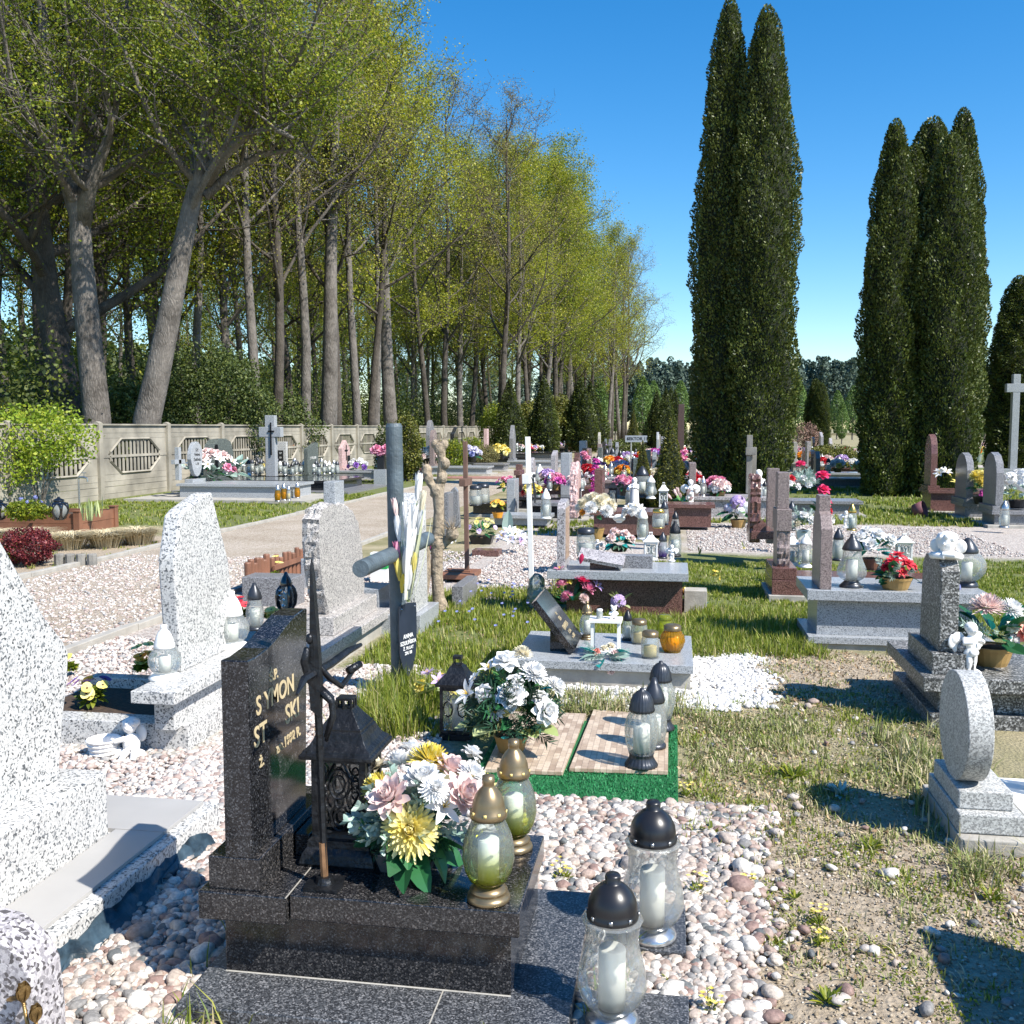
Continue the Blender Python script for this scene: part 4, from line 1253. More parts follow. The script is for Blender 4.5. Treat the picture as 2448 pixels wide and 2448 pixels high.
# ------------------------------------------------------------------ thujas
def thuja_mesh(seed, H, R, n, size, mat, top=.45, core=True, p=.85):
    g = np.random.default_rng(seed)
    s1, s2, s3 = g.uniform(0, 6, 3)

    def env(z, th):
        t = z / H
        r = R * np.minimum(1, np.maximum(0.0, (1 - t) / top)) ** p * (.84 + .16 * np.minimum(1, t / .12))
        return r * (1 + .09 * np.sin(3 * th + z * 1.3 + s1) + .07 * np.sin(5 * th - z * 2.4 + s2) + .05 * np.sin(8 * th + z * 5 + s3) + .03 * np.sin(z * 11 + 2 * th))
    w_ = g.random(n * 3); z = g.random(n * 3) * H
    th = g.uniform(0, 2 * PI, n * 3)
    keep = w_ < (np.maximum(.08, env(z, th) / R))
    z, th = z[keep][:n], th[keep][:n]
    r = env(z, th)
    q = 1.04 - .2 * g.random(len(z)) ** 1.6
    # tufts: displace along a coarse cell pattern
    cell = np.sin(th * 11 + z * 2.1 + s1 + 1.5 * np.sin(z * 3)) * np.sin(z * 6.5 + th * 3 + s2 + np.sin(th * 5))
    q = q + .045 * cell
    c = np.stack([np.cos(th) * r * q, np.sin(th) * r * q, z + .05], 1)
    out = np.stack([np.cos(th), np.sin(th), np.full(len(z), .9)], 1)
    v, f = quad_cloud(c, size, .5, g, up=out * .9, rand=.55)
    crown = fast_mesh('crown', v, f, mat)
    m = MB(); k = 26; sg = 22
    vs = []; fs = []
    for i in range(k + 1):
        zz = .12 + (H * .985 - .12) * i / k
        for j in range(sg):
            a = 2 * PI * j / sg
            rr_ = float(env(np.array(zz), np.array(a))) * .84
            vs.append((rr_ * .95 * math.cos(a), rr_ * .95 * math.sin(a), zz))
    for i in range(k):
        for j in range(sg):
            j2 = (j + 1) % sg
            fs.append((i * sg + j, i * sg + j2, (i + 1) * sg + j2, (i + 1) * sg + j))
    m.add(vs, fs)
    inner = m.mesh('inner_foliage', MATS['thuja_inner_shade'])
    tr = MB().tube([(0, 0, 0), (0, 0, H * .5)], [R * .16, R * .06], 8).mesh('trunk', m_bark)
    return crown, inner, tr


plain('thuja_inner_shade', (.012, .018, .006), .9, var=.5, vs_=20)  # near-black core colour paints the shade inside the thuja crowns


def thuja(name, label, loc, meshes, scale=1.0, rz=0.0, group=None, lean=0.0):
    t = thing(name, label, 'thuja', loc, rz, group, scale=scale)
    t.rotation_euler[1] = lean
    for nm, me in zip(('crown', 'inner_foliage', 'trunk'), meshes): link(nm, me, t)
    return t


TH1 = thuja_mesh(1, 12.2, .86, 50000, .085, lf_thuja, top=.45, p=.5)
TH2 = thuja_mesh(2, 11.6, .95, 54000, .085, lf_thuja, top=.4, p=.48)
TH3 = thuja_mesh(3, 9.4, .8, 38000, .09, lf_thuja, top=.42, p=.5)
TH4 = thuja_mesh(5, 9.0, .95, 42000, .09, lf_thuja, top=.36, p=.48)
THs = thuja_mesh(4, 3.4, .5, 9000, .06, lf_thuja_y, top=.8)
THg = thuja_mesh(6, 3.0, .48, 7000, .07, lf_thuja, top=.7)
def thj(u, Y, v, ms, H0, label, group, rz=0, nm='thuja', wide=1.0, lean=0.0):
    p = on(u, Y); s_ = up_to(p, v) / H0
    return thuja(nm, label, p, ms, (s_ * wide, s_ * wide, s_), rz, group, lean)
gA, gB = 'twin columnar thujas right of the wood', 'clump of columnar thujas at the right'
thj(1726, 25.2, -4, TH1, 12.2, 'very tall columnar thuja, the left and taller of the tall pair', gA, 0, wide=.9)
thj(1812, 24.6, 16, TH2, 11.6, 'very tall columnar thuja, the right one of the tall pair', gA, 1, wide=.84)
thj(2117, 24.5, 288, TH3, 9.4, 'pointed dark thuja at the left side of the right clump', gB, 2, wide=.86)
thj(2160, 25.2, 350, TH3, 9.4, 'shorter thuja peeping between the tips of the right clump', gB, 4, wide=.95)
thj(2203, 25.5, 284, TH4, 9.0, 'blunt-topped thuja in the middle of the right clump', gB, 1.5, wide=.95)
thj(2248, 24.2, 322, TH4, 9.0, 'sunlit yellow-green thuja at the front of the right clump', gB, 3, wide=.85)
thj(2272, 26, 262, TH3, 9.4, 'tallest thuja at the right back of the right clump', gB, 5, wide=.82)
thj(2420, 30, 660, TH3, 9.4, 'dark thuja column at the right edge of the photo, left of its pair', 'dark thujas at the right edge', 0, wide=1.5)
thj(2465, 31, 640, TH4, 9.0, 'dark thuja column cut by the right edge of the photo', 'dark thujas at the right edge', 2, wide=1.5)
# small ones among the graves
thj(1601, 18.2, 1002, THs, 3.4, 'small bright cone-shaped thuja in front of the tall pair', 'small young thujas among the graves', 0, wide=1.35)
thj(1536, 18.8, 1055, THs, 3.4, 'smallest slim thuja beside the sector signpost', 'small young thujas among the graves', 2, wide=1.1)
for i, (u, Y, v, w_) in enumerate([(1568, 62, 935, 1.2), (1590, 60, 930, 1.2), (1602, 63, 928, 1.1), (1612, 61, 932, 1.1)]):
    thj(u, Y, v, THg, 3.0, 'dark narrow thuja in the row of four left of the tall pair', 'row of dark thujas in the distance', i, wide=w_)
thj(1513, 70, 980, THs, 3.4, 'lone far thuja above the sector sign', 'distant thujas', 1, wide=1.2)
thj(1945, 62, 905, TH3, 9.4, 'far dark pointed thuja in the gap between the thuja groups, left of its twin', 'thuja pair in the gap', 1, wide=1.5)
thj(1958, 61, 915, TH3, 9.4, 'far dark pointed thuja in the gap between the thuja groups, right of its twin', 'thuja pair in the gap', 3, wide=1.5)
for i, (u, Y, v, w_) in enumerate([(1385, 70, 905, 1.6), (1410, 72, 915, 1.6), (1398, 66, 930, 1.5), (1218, 58, 905, 1.3), (1300, 60, 900, 1.3)]):
    thj(u, Y, v, THg, 3.0, 'dark thuja at the right end of the wood beyond the golden bushes', 'thujas at the end of the wood', i, wide=w_)

# bushes beyond the fence row of graves
shrub('golden_bush', 'broad golden green conifer bush beside the end of the fence', 'bush', on(1282, 70), 1.75, 1.6, 3.4, 14000, .14, lf_thuja_y, 21, group='golden conifer bushes')
shrub('golden_bush', 'golden green conifer bush partly hidden behind the bigger golden bush', 'bush', on(1330, 74), 1.5, 1.5, 3.9, 9000, .14, lf_thuja_y, 22, group='golden conifer bushes')
shrub('golden_bush', 'upright golden bush in front of the fence behind the red flowers', 'bush', on(975, 31), .5, .5, 1.95, 7000, .07, lf_thuja_y, 23, group='golden conifer bushes')
shrub('dark_juniper', 'small dark conifer at the foot of the golden upright bush', 'bush', on(925, 30), .4, .4, 1.7, 4000, .06, lf_thuja, 24)
shrub('green_bush', 'bright green leafy bush left of the big golden bush', 'bush', on(1185, 60), 1.0, 1.0, 3.0, 7000, .1, lf_mid, 25)
shrub('round_bush', 'small round yellowish brown bush on the bare verge of the path', 'bush', Pz(1157, 1124), .5, .5, .95, 9000, .045, island('brownish_bush', [(0, (.1, .1, .03)), (1, (.3, .26, .1))], .6, trans=.2), 26, stems=8)
shrub('low_bush', 'low dark bush just left of the sector sign', 'bush', on(1490, 52), 1.1, .9, 1.0, 6000, .08, lf_thuja, 27)
shrub('spreading_juniper', 'wide flat juniper in the gap between the thuja groups', 'bush', on(1985, 38), 1.15, 1.0, .95, 12000, .06, lf_thuja_y, 28)
shrub('brown_bush', 'leafless reddish bush in the gap beside the far thuja pair', 'bush', on(1928, 60), .8, .8, 1.9, 3000, .08, island('brown_twigs', [(0, (.2, .1, .08)), (1, (.3, .2, .15))], .8), 29)
for i, (u, v) in enumerate([(1080, 1055), (1130, 1050), (1000, 1075)]):
    shrub('low_bush', 'low green bush in front of the far end of the fence', 'bush', on(u, 36 + 4 * i), .6, .5, 1.2, 3000, .08, lf_mid, 60 + i, group='low bushes along the fence')

# ------------------------------------------------------------------ far forest
g = np.random.default_rng(9)
cs = []; tv = MB()
for k in range(620):
    u = g.uniform(1330, 2700) if k < 520 else g.uniform(-400, 1330)
    Y = g.uniform(210, 300); p = on(u, Y)
    H = g.uniform(14, 19) * (Y / 250); n = 420
    t = g.random(n) ** .8; th = g.uniform(0, 6.28, n)
    z = H * (.22 + .78 * t); r = (1 - t) ** .55 * H * .2 * (.7 + .3 * np.sin(z * 2.5 + k)) * g.uniform(.5, 1.05, n) + .15
    cs.append(np.stack([p.x + np.cos(th) * r, p.y + np.sin(th) * r, z], 1))
c = np.concatenate(cs)
v, f = quad_cloud(c, 1.0, .5, g)
tag(link('pine_forest', fast_mesh('pine_forest', v, f, lf_pine)), 'distant dark pine forest along the horizon', 'forest', kind='stuff')
BR = []
gb = np.random.default_rng(44)
n = 2600; t = gb.random(n); th = gb.uniform(0, 6.28, n); r = np.sin(PI * np.clip(t * .9 + .08, 0, 1)) ** .8 * 1.5 * gb.uniform(.3, 1, n) ** .5
c = np.stack([np.cos(th) * r, np.sin(th) * r, 1.2 + 7.8 * t], 1)
v, f = quad_cloud(c, .32, .6, gb)
bm_ = fast_mesh('crown', v, f, lf_birch); btr = MB().tube([(0, 0, 0), (0.1, 0, 4), (0, 0, 8)], [.14, .09, .02], 6).mesh('trunk', m_bark2)
for i, (u, Y, s_) in enumerate([(1470, 130, 1.0), (1432, 125, .85), (1535, 120, .85), (1455, 150, .9), (1905, 110, .75), (1998, 140, .75), (2035, 135, .8), (2350, 120, .8), (1560, 160, 1), (2010, 100, .45), (1625, 140, .9)]):
    t_ = thing('birch_tree', 'light green birch in front of the far pine forest', 'tree', on(u, Y), i * 1.3, 'birches in front of the far forest', scale=s_)
    link('crown', bm_, t_); link('trunk', btr, t_)
# ------------------------------------------------------------------ concrete fence
FE = -12.95
def fence_mesh(): 
    m = MB(); W = 3.1; x0, x1 = -.035, .0
    # plates with an octagonal opening filled by louvres; y along the fence
    rows = [0, .28, .56, .98, 1.40, 1.70]
    cy_, cz_, ow, oh = W / 2, .98, 1.12, .42
    for z0, z1 in ((0, .275), (.285, .555), (1.405, 1.70)):
        m.box(x0, x1, 0, W, z0, z1)
        m.box(x1, x1 + .006, 0, W, z0 + .12, z0 + .135)
    for s_ in (-1, 1):          # plates beside the octagon
        for z0, z1, half in ((.56, .975, -1), (.985, 1.40, 1)):
            # corner pieces around the octagon
            a = cy_ + s_ * (ow + .06); b_ = cy_ + s_ * (W / 2)
            lo, hi = (a, b_) if a < b_ else (b_, a)
            m.box(x0, x1, lo, hi, z0, z1)
            c1 = cy_ + s_ * .62
            if half < 0: out = [(a, z0), (a, z1 - .05), (c1, z0)]
            else: out = [(a, z0 + .05), (a, z1), (c1, z1)]
            m.prism(out, x0, x1)
    # frame of the octagon
    for h in (-1, 1):
        pts = [(-ow, .01), (-ow, .1), (-.66, oh - .02), (.66, oh - .02), (ow, .1), (ow, .01)]
        q = [(x1 + .012, cy_ + y, cz_ + h * z) for y, z in pts]
        m.tube(q, .032, 4)
    m.box(x0, x1 + .014, 0, W, cz_ - .03, cz_ + .03)
    for i in range(13):
        y = cy_ - ow + .1 + i * (2 * ow - .2) / 12
        for h in (-1, 1):
            q = abs(y - cy_)
            top = oh - .03 if q < .62 else oh - .03 - (q - .62) * .62
            z0, z1 = (cz_ + .02, cz_ + top) if h > 0 else (cz_ - top, cz_ - .02)
            m.box(-.012, .012, -.056, .056, z0, z1, 0, Matrix.Translation((-.02, y, 0)) @ Matrix.Rotation(.25, 4, 'Z'))
    cap = MB().box(-.06, .05, -.02, W + .02, 1.70, 1.735)
    post = MB(); post.box(-.07, .07, -.08, .08, -.1, 1.75); post.add([(-.07, -.08, 1.75), (.07, -.08, 1.75), (.07, .08, 1.75), (-.07, .08, 1.75), (0, -.08, 1.79), (0, .08, 1.79)], [(0, 1, 4), (3, 5, 2), (1, 2, 5, 4), (0, 4, 5, 3)])
    return m.mesh('louvred_panel', wallconc), cap.mesh('coping', wallconc), post.mesh('post', wallconc)


pm_, cm_, po_ = fence_mesh()
fr = thing('concrete_fence', 'weathered pale concrete fence with octagonal louvred openings below the wood', 'fence', (FE, 21.1, 0))
for k in range(-5, 24):
    y = 3.14 * k
    for nm, me, dy in (('louvred_panel', pm_, .02), ('coping', cm_, .02), ('post', po_, 0)):
        o = link(nm, me, fr); o.location = (0, y + dy, 0)

# ------------------------------------------------------------------ 1. the dark granite grave in the foreground
g1 = grave('black granite child grave with gold lettering, thin upright stone on a broad stepped slab', name='dark_grave', loc=(-1.0, 2.9, 0))
gbox(g1, 'foot_slab', -1.345, -.26, 2.47, 3.33, -.05, .058, slab_gran, foot=True)
gbox(g1, 'pedestal', -1.282, -.434, 2.66, 3.22, .06, .257, brown_gran, bev=.002)
gbox(g1, 'top_slab', -1.062, -.402, 2.607, 3.135, .257, .331, brown_gran, bev=.004)
gbox(g1, 'stone_ledge', -1.327, -1.066, 2.585, 3.22, .25, .333, brown_gran, bev=.004)
gbox(g1, 'stone_socket', -1.302, -1.146, 2.603, 3.19, .333, .43, brown_gran, bev=.003)
gbox(g1, 'stone_stop', -1.143, -1.095, 2.86, 3.17, .333, .40, brown_gran, bev=.003)
pr = [(2.604, .43), (2.604, 1.0), (2.66, .998), (2.74, 1.006), (2.81, 1.02), (2.88, 1.042), (2.96, 1.062), (3.03, 1.068), (3.068, 1.066), (3.03, .43)]
m = MB().prism([(y - 2.9, z) for y, z in pr], -1.25 + 1.0, -1.17 + 1.0)
hs = m.obj('headstone', black_gran, g1, bev=.003)
tx = -1.1695
for s_, sz, y, z in (('Ś.P.', .042, 2.785, .915), ('S YMON', .078, 2.80, .852), ('ST      SKI', .085, 2.81, .765), ('ż.       zm.1992 R.', .045, 2.83, .686), ('WIECZNY POKÓJ', .03, 2.78, .64)):
    if s_.startswith('WIE'): continue
    text(s_, g1, sz, (tx, y, z), FACE_E, m_text_gold, bold=.0012)
joint = MB()
joint.box(-.065, -.061, -.318, .236, .3315, .3325); joint.tube([(-.282, -.242, .059), (.566, -.242, .059)], .003, 4)
joint.box(.37, .374, -.43, -.24, .0585, .0595)
joint.obj('mortar_joint', concrete, g1)

# iron crucifix standing on the slab in front of the stone
p = Pz(777, 2118, .331)
ic = thing('iron_crucifix', 'tall narrow wrought-iron crucifix with a hanging figure, on the black slab before the stone', 'crucifix', p)
b = MB(); b.prism([(-.05, -.045), (.05, -.045), (.055, .0), (.045, .045), (-.045, .045), (-.055, 0)], 0, .012, 'z'); b.lathe([(0, .012), (.028, .012), (.022, .03), (0, .032)], 12)
b.obj('base_plate', m_iron, ic)
Hc = .95
b = MB(); b.tube([(0, 0, .01), (-.004, 0, .2), (-.010, 0, .45), (-.018, 0, .72), (-.022, 0, .84), (-.024, 0, .95)], [.010, .010, .011, .013, .009, .002], 6)
b.prism([(-.03, .52), (-.036, .6), (-.03, .72), (-.026, .9), (-.024, .94), (-.018, .9), (-.006, .72), (.0, .6), (-.004, .5)], -.012, .012, 'y')
b.tube([(-.02, -.14, .60), (-.03, -.06, .62), (-.02, 0, .625), (-.005, .1, .63), (.012, .2, .645), (.03, .27, .65)], [.004, .012, .013, .012, .011, .006], 6)
b.obj('cross_bars', m_iron, ic)
MB().tube([(-.001, 0, .03), (-.005, 0, .13)], [.0115, .0112], 8).obj('worn_foot', m_rust, ic)
b = MB()
b.tube([(-.035, -.02, .70), (-.045, -.01, .66), (-.035, 0, .61), (-.01, 0, .57)], [.008, .014, .015, .012], 8)
b.ball((-.03, -.01, .725), (.012, .012, .016), 8, 6)
b.tube([(-.01, 0, .58), (.028, 0, .545), (.032, 0, .50), (.012, -.005, .43)], [.013, .011, .009, .005], 7)
b.tube([(-.01, .01, .58), (.02, .02, .55), (.026, .01, .505), (.008, 0, .44)], [.012, .01, .008, .005], 7)
b.tube([(-.02, 0, .66), (.01, .04, .60), (.028, .09, .565), (.045, .15, .60)], [.008, .009, .009, .007], 6)
b.tube([(.035, .13, .60), (.06, .17, .615)], [.013, .011], 7)
b.obj('hanging_figure', m_iron, ic, smooth=True)

# ornate black lantern
house = thing('ornate_lantern', 'large ornate black cast-metal lantern with openwork sides behind the yellow bouquet', 'lantern', (-.985, 2.9, .331), scale=1.1)
w2 = .092
b = MB(); b.lathe([(.145, 0), (.15, .01), (.14, .035), (.125, .05), (.122, .07), (.108, .075), (.105, .085)], 4, M=Matrix.Rotation(PI / 4, 4, 'Z')); b.obj('base', m_iron, house)
b = MB()
for sx in (-1, 1):
    for sy in (-1, 1): b.box(sx * .068 - .009, sx * .068 + .009, sy * .068 - .009, sy * .068 + .009, .08, .3)
for s_ in (-1, 1):
    for z0 in (.08, .285):
        b.box(-.07, .07, s_ * .07 - .004, s_ * .07 + .004, z0, z0 + .014); b.box(s_ * .07 - .004, s_ * .07 + .004, -.07, .07, z0, z0 + .014)
    for k, (cz, r) in enumerate(((.225, .034), (.225, .02), (.13, .03), (.13, .018), (.178, .014))):
        for ax in (0, 1):
            pts = []
            for q in np.linspace(0, 2 * PI, 15):
                a_, z_ = r * .85 * math.cos(q), cz + r * 1.2 * math.sin(q)
                pts.append((a_, s_ * .07, z_) if ax else (s_ * .07, a_, z_))
            b.tube(pts, .0035, 5)
    for sd in (-1, 1):
        for cz in (.12, .2, .25):
            for ax in (0, 1):
                pts = []
                for q in np.linspace(0, 1.6 * PI, 10):
                    r = .02 * (1 - q / 9); a_, z_ = sd * (.046 + r * math.cos(q) * .7), cz + r * 1.5 * math.sin(q)
                    pts.append((a_, s_ * .07, z_) if ax else (s_ * .07, a_, z_))
                b.tube(pts, .003, 4)
        for ax in (0, 1):
            pts = [(sd * .01, .09), (sd * .03, .15), (sd * .055, .2), (sd * .03, .25), (sd * .012, .285)]
            b.tube([(a_, s_ * .07, z_) if ax else (s_ * .07, a_, z_) for a_, z_ in pts], .003, 4)
b.obj('openwork_frame', m_iron, house)
MB().box(-.06, .06, -.06, .06, .085, .295).obj('glass', glass('smoked_glass', tint=(.35, .36, .36), milk=.12, milkcol=(.3, .3, .28)), house)
b = MB(); b.lathe([(.136, .298), (.146, .301), (.146, .312), (.136, .316), (.134, .322), (.116, .332), (.102, .348), (.092, .366), (.086, .369), (.086, .376), (.078, .379), (.056, .4), (.05, .406), (.036, .42), (.034, .424)], 4, M=Matrix.Rotation(PI / 4, 4, 'Z'))
for j in range(8):
    a = j * PI / 4
    r = .022 if j % 2 == 0 else .03
    b.box(-.003, .003, -.003, .003, .422, .447, M=Matrix.Translation((r * math.cos(a), r * math.sin(a), 0)))
b.box(-.023, .023, -.023, .023, .445, .452); b.obj('roof', m_iron, house, bev=.0015)

# bouquet on the slab (yellow mums, blush peonies)
def px_off(base, u, v, d): q = Pd(u, v, d); return tuple(q - Vector(base))
bb = Vector((-.775, 2.83, .331))
bl = [('mum', 'lemon', .058, px_off(bb, 980, 1985, 2.70)), ('mum', 'yellow', .05, px_off(bb, 1030, 1815, 2.90)), ('peony', 'blush', .048, px_off(bb, 930, 1905, 2.72)),
      ('peony', 'white', .045, px_off(bb, 1008, 1860, 2.78)), ('peony', 'blush', .05, px_off(bb, 1110, 1900, 2.76)), ('peony', 'blush', .042, px_off(bb, 1080, 1835, 2.88)),
      ('mum', 'yellow', .04, px_off(bb, 905, 1880, 2.80)), ('peony', 'white', .042, px_off(bb, 960, 1820, 2.92)), ('lily', 'white', .05, px_off(bb, 1060, 1930, 2.74)),
      ('mum', 'white', .035, px_off(bb, 1130, 1850, 2.86)), ('rose', 'white', .035, px_off(bb, 985, 1790, 2.98)), ('mum', 'lemon', .045, px_off(bb, 1150, 1880, 2.93)),
      ('rose', 'cream', .03, px_off(bb, 905, 1830, 2.95)), ('rose', 'white', .03, px_off(bb, 1130, 1800, 3.0)), ('mum', 'white', .03, px_off(bb, 1040, 1885, 2.70))]
bl = [(k_, c_, r_ * 1.3, o_) for k_, c_, r_, o_ in bl]
bouquet('foreground bouquet of big yellow chrysanthemums and pale pink peonies in a grey tray', bb, .12, .15, bl,
        [('leaf', 'leaf', lf_fake, 16, .15, .07, (-.6, .2)), ('fern_sprig', 'needle', lf_fakedk, 60, .07, .012, (-.5, .7)), ('eucalyptus_sprig', 'sprig', lf_sage, 60, .13, .02, (.0, 1.4)), ('teal_sprig', 'sprig', lf_teal, 16, .08, .016, (.4, 1.2)), ('bright_sprig', 'needle', lf_fake, 20, .11, .014, (-.3, .8))],
        pot=('tray', plain('grey_tray', (.1, .1, .1), .5), .09, .06), seed=3)

# gold-capped lanterns with yellow-green glass
p = Pz(1168, 2150, .331); lantern('egg', p, up_to(p, 1853), 'gold-capped lantern with yellow-green glass, the nearer one at the corner of the dark slab', m_gold, g_yellow, m_gold, hi=True, group='gold-capped yellow-green lanterns')
p = Pz(1228, 2028, .331); lantern('egg', p, up_to(p, 1767), 'gold-capped lantern with yellow-green glass, the farther one behind its twin on the dark slab', m_gold, g_yellow, m_gold, hi=True, group='gold-capped yellow-green lanterns')

# small pavers and the two big clear lanterns
pv = tag(MB().box(-.19, .06, 2.36, 2.79, -.05, .03).obj('paving_slab', slab_gran, bev=.004), 'dark granite paver under the nearest clear lantern', 'paving slab', 'small dark pavers'); FOOT.append((-.19, .06, 2.36, 2.79))
pv = tag(MB().box(-.19, .056, 3.03, 3.35, -.05, .03).obj('paving_slab', slab_gran, bev=.004), 'dark granite paver under the second clear lantern on the pebbles', 'paving slab', 'small dark pavers'); FOOT.append((-.19, .056, 3.03, 3.35))
p = Pz(1462, 2440, .03); lantern('bell', p, up_to(p, 2089), 'nearest big clear glass lantern with black domed cap at the bottom edge', m_black, g_clear2, m_silver, hi=True, group='big clear black-capped lanterns')
p = Pz(1558, 2238, .03); lantern('bell', p, up_to(p, 1915), 'second big clear glass lantern with black domed cap, behind the nearest one', m_black, g_clear2, m_silver, hi=True, group='big clear black-capped lanterns')

# ------------------------------------------------------------------ 2. white terrazzo grave at the left edge
g2 = grave('huge white black-flecked terrazzo gravestone cut by the left edge', name='white_grave', loc=(-2.4, 2.9, 0))
m = MB()
pr = [(2.0, .37), (2.0, 1.62), (2.75, 1.45), (2.989, 1.28), (3.078, 1.156), (3.216, .971), (3.309, .876), (3.343, .821), (3.33, .72), (3.295, .59), (3.256, .37)]
m.prism([(y - 2.9, z) for y, z in pr], -.1, .2).obj('headstone', white_terr, g2, bev=.008)
gbox(g2, 'plinth', -2.75, -2.082, 1.9, 3.372, .05, .372, white_terr, bev=.008)
m = MB(); m.box(-1.0, .575, -1.0, .865, -.05, .118); m.obj('kerb', white_terr, g2, bev=.006); FOOT.append((-3.4, -1.83, 1.9, 3.77))
m = MB(); m.box(-.99, .52, .51, .83, .119, .133); m.box(.325, .52, -.99, .505, .119, .133); m.obj('tile_top', tilegrey, g2, bev=.001)

# 3. stone with bronze roses, bottom-left corner
g3 = grave('pinkish grey flecked headstone with bronze roses at the bottom left corner', name='rose_grave', loc=(-1.6, 2.1, 0))
m = MB(); pr = [(-2.1, -.1), (-2.1, .44), (-1.68, .44), (-1.606, .427), (-1.545, .38), (-1.515, .325), (-1.505, .2), (-1.505, -.1)]
m.prism([(x + 1.6, z) for x, z in pr], .0, .12, 'y'); m.obj('headstone', rose_gran, g3, bev=.006)
bz = plain('aged_bronze', (.28, .18, .07), .4, .8, var=.5, vs_=40, bump=.4)
b = MB()
for (u, v, r) in ((55, 2375, .022), (85, 2425, .02)):
    q = Pd(u, v, 2.07) - Vector((-1.6, 2.1, 0))
    for k in range(7):
        M = Matrix.Translation(q - Vector((0, 0, r))) @ Matrix.Rotation(k * 2.4, 4, 'Z') @ Matrix.Translation((r * .15, 0, 0)) @ Matrix.Rotation(-1.35 + k * .05, 4, 'Y')
        b.petal(M, r * 2.2, r * 1.5, .25, .5, 5, .7)
    b.tube([q - Vector((0, 0, r)), q - Vector((-.01, 0, r * 4)), q - Vector((-.03, 0, r * 7))], r * .22, 5)
b.petal(Matrix.Translation(Pd(15, 2390, 2.07) - Vector((-1.6, 2.1, 0))), .05, .03, .2, .3, 4)
b.obj('bronze_roses', bz, g3, smooth=True)

# blue-green plastic membrane along the kerb
m = MB(); rnd = random.Random(4); N_ = 26
vs = []
for i in range(N_ + 1):
    y = 2.32 + i * (3.6 - 2.32) / N_
    w_ = .055 + .03 * math.sin(y * 9) + rnd.uniform(-.015, .015)
    for j in range(5):
        t = j / 4
        vs.append((-1.826 + w_ * t, y, .055 * (1 - t) ** 1.5 + .014 + .016 * math.sin(y * 31 + j * 2) + rnd.uniform(-.004, .004)))
fs = [(i * 5 + j, i * 5 + j + 1, i * 5 + j + 6, i * 5 + j + 5) for i in range(N_) for j in range(4)]
m.add(vs, fs); o = m.obj('plastic_sheet', m_tarp, smooth=True); so = o.modifiers.new('s', 'SOLIDIFY'); so.thickness = .002
tag(o, 'crumpled blue-green plastic sheet along the foot of the white kerb', 'plastic sheet')

# ------------------------------------------------------------------ 4. white flecked grave, middle left
g4 = grave('white black-flecked irregular gravestone with two white-capped lanterns, middle left', name='white_grave', loc=(-2.6, 5.0, 0))
m = MB()
pr = [(4.865, .36), (4.85, .6), (4.825, .91), (4.83, .97), (4.90, 1.19), (4.95, 1.215), (5.2, 1.285), (5.27, 1.29), (5.34, 1.134), (5.462, .878), (5.50, .651), (5.44, .36)]
# stone: thin body below, pointed upper part
m.prism([(y - 5.0, z) for y, z in pr], -.05, .045)
m.obj('headstone', white_terr, g4, bev=.012)
gbox(g4, 'ledge', -2.62, -2.39, 4.47, 5.56, .30, .362, white_terr, bev=.004)
gbox(g4, 'foot', -2.57, -2.46, 4.6, 5.5, .13, .30, white_terr)
m = MB(); m.box(-.75, .18, -.34, -.20, -.05, .145); m.box(.04, .18, -.199, .6, -.05, .145); m.box(-.9, .039, .5, .6, -.05, .143); m.obj('kerb', white_terr, g4, bev=.004)
MB().box(-.9, .038, -.198, .5, -.03, .08).obj('soil_bed', m_soil, g4); FOOT.append((-3.5, -2.42, 4.66, 5.6))
MB().box(-.9, .3, -.42, .72, -.05, .012).obj('footing', concrete, g4)
Lpx('globe', 395, 1622, .362, 1492, 'white-capped round glass lantern on the near corner of the white flecked ledge', cm=m_white, hi=True, group='white-capped round lanterns')
Lpx('globe', 556, 1548, .362, 1412, 'white-capped round glass lantern behind the right side of the white flecked headstone', cm=m_white, hi=True, group='white-capped round lanterns')
def pansies(label, loc, n, cols, rad, seed, h=.1):
    rnd = random.Random(seed)
    bl = [('pansy', rnd.choice(cols), .04 * (1 + rnd.random() * .4), (rnd.uniform(-rad, rad), rnd.uniform(-rad * .7, rad * .7), h * rnd.uniform(.7, 1.25))) for _ in range(n)]
    return bouquet(label, loc, rad * .8, h * .55, bl, [('leaf', 'leaf', lf_mid, 110, .05, .026, (-.1, 1.3))], seed=seed, cat='flowers', name='pansy_plant')
q = Pz(220, 1690, .08)
pansies('yellow and violet pansies planted in the kerbed bed of the white grave', q, 11, ['yellow', 'violetdk', 'yellow', 'lemon', 'violetdk', 'purple'], .11, 5, .12)
q = Pz(345, 1640, .08)
pansies('orange pansies beside the white flecked ledge', q, 7, ['orange', 'orange', 'yellow'], .05, 6, .22)
q = Pz(168, 1620, .0)
pansies('single yellow pansy showing at the edge of the huge left stone', q, 2, ['yellow'], .03, 7, .12)
p = Pz(285, 1808, 0)
figurine('small white cherub sitting by a basket on the gravel', p, .22, 'basket', rz=.1)

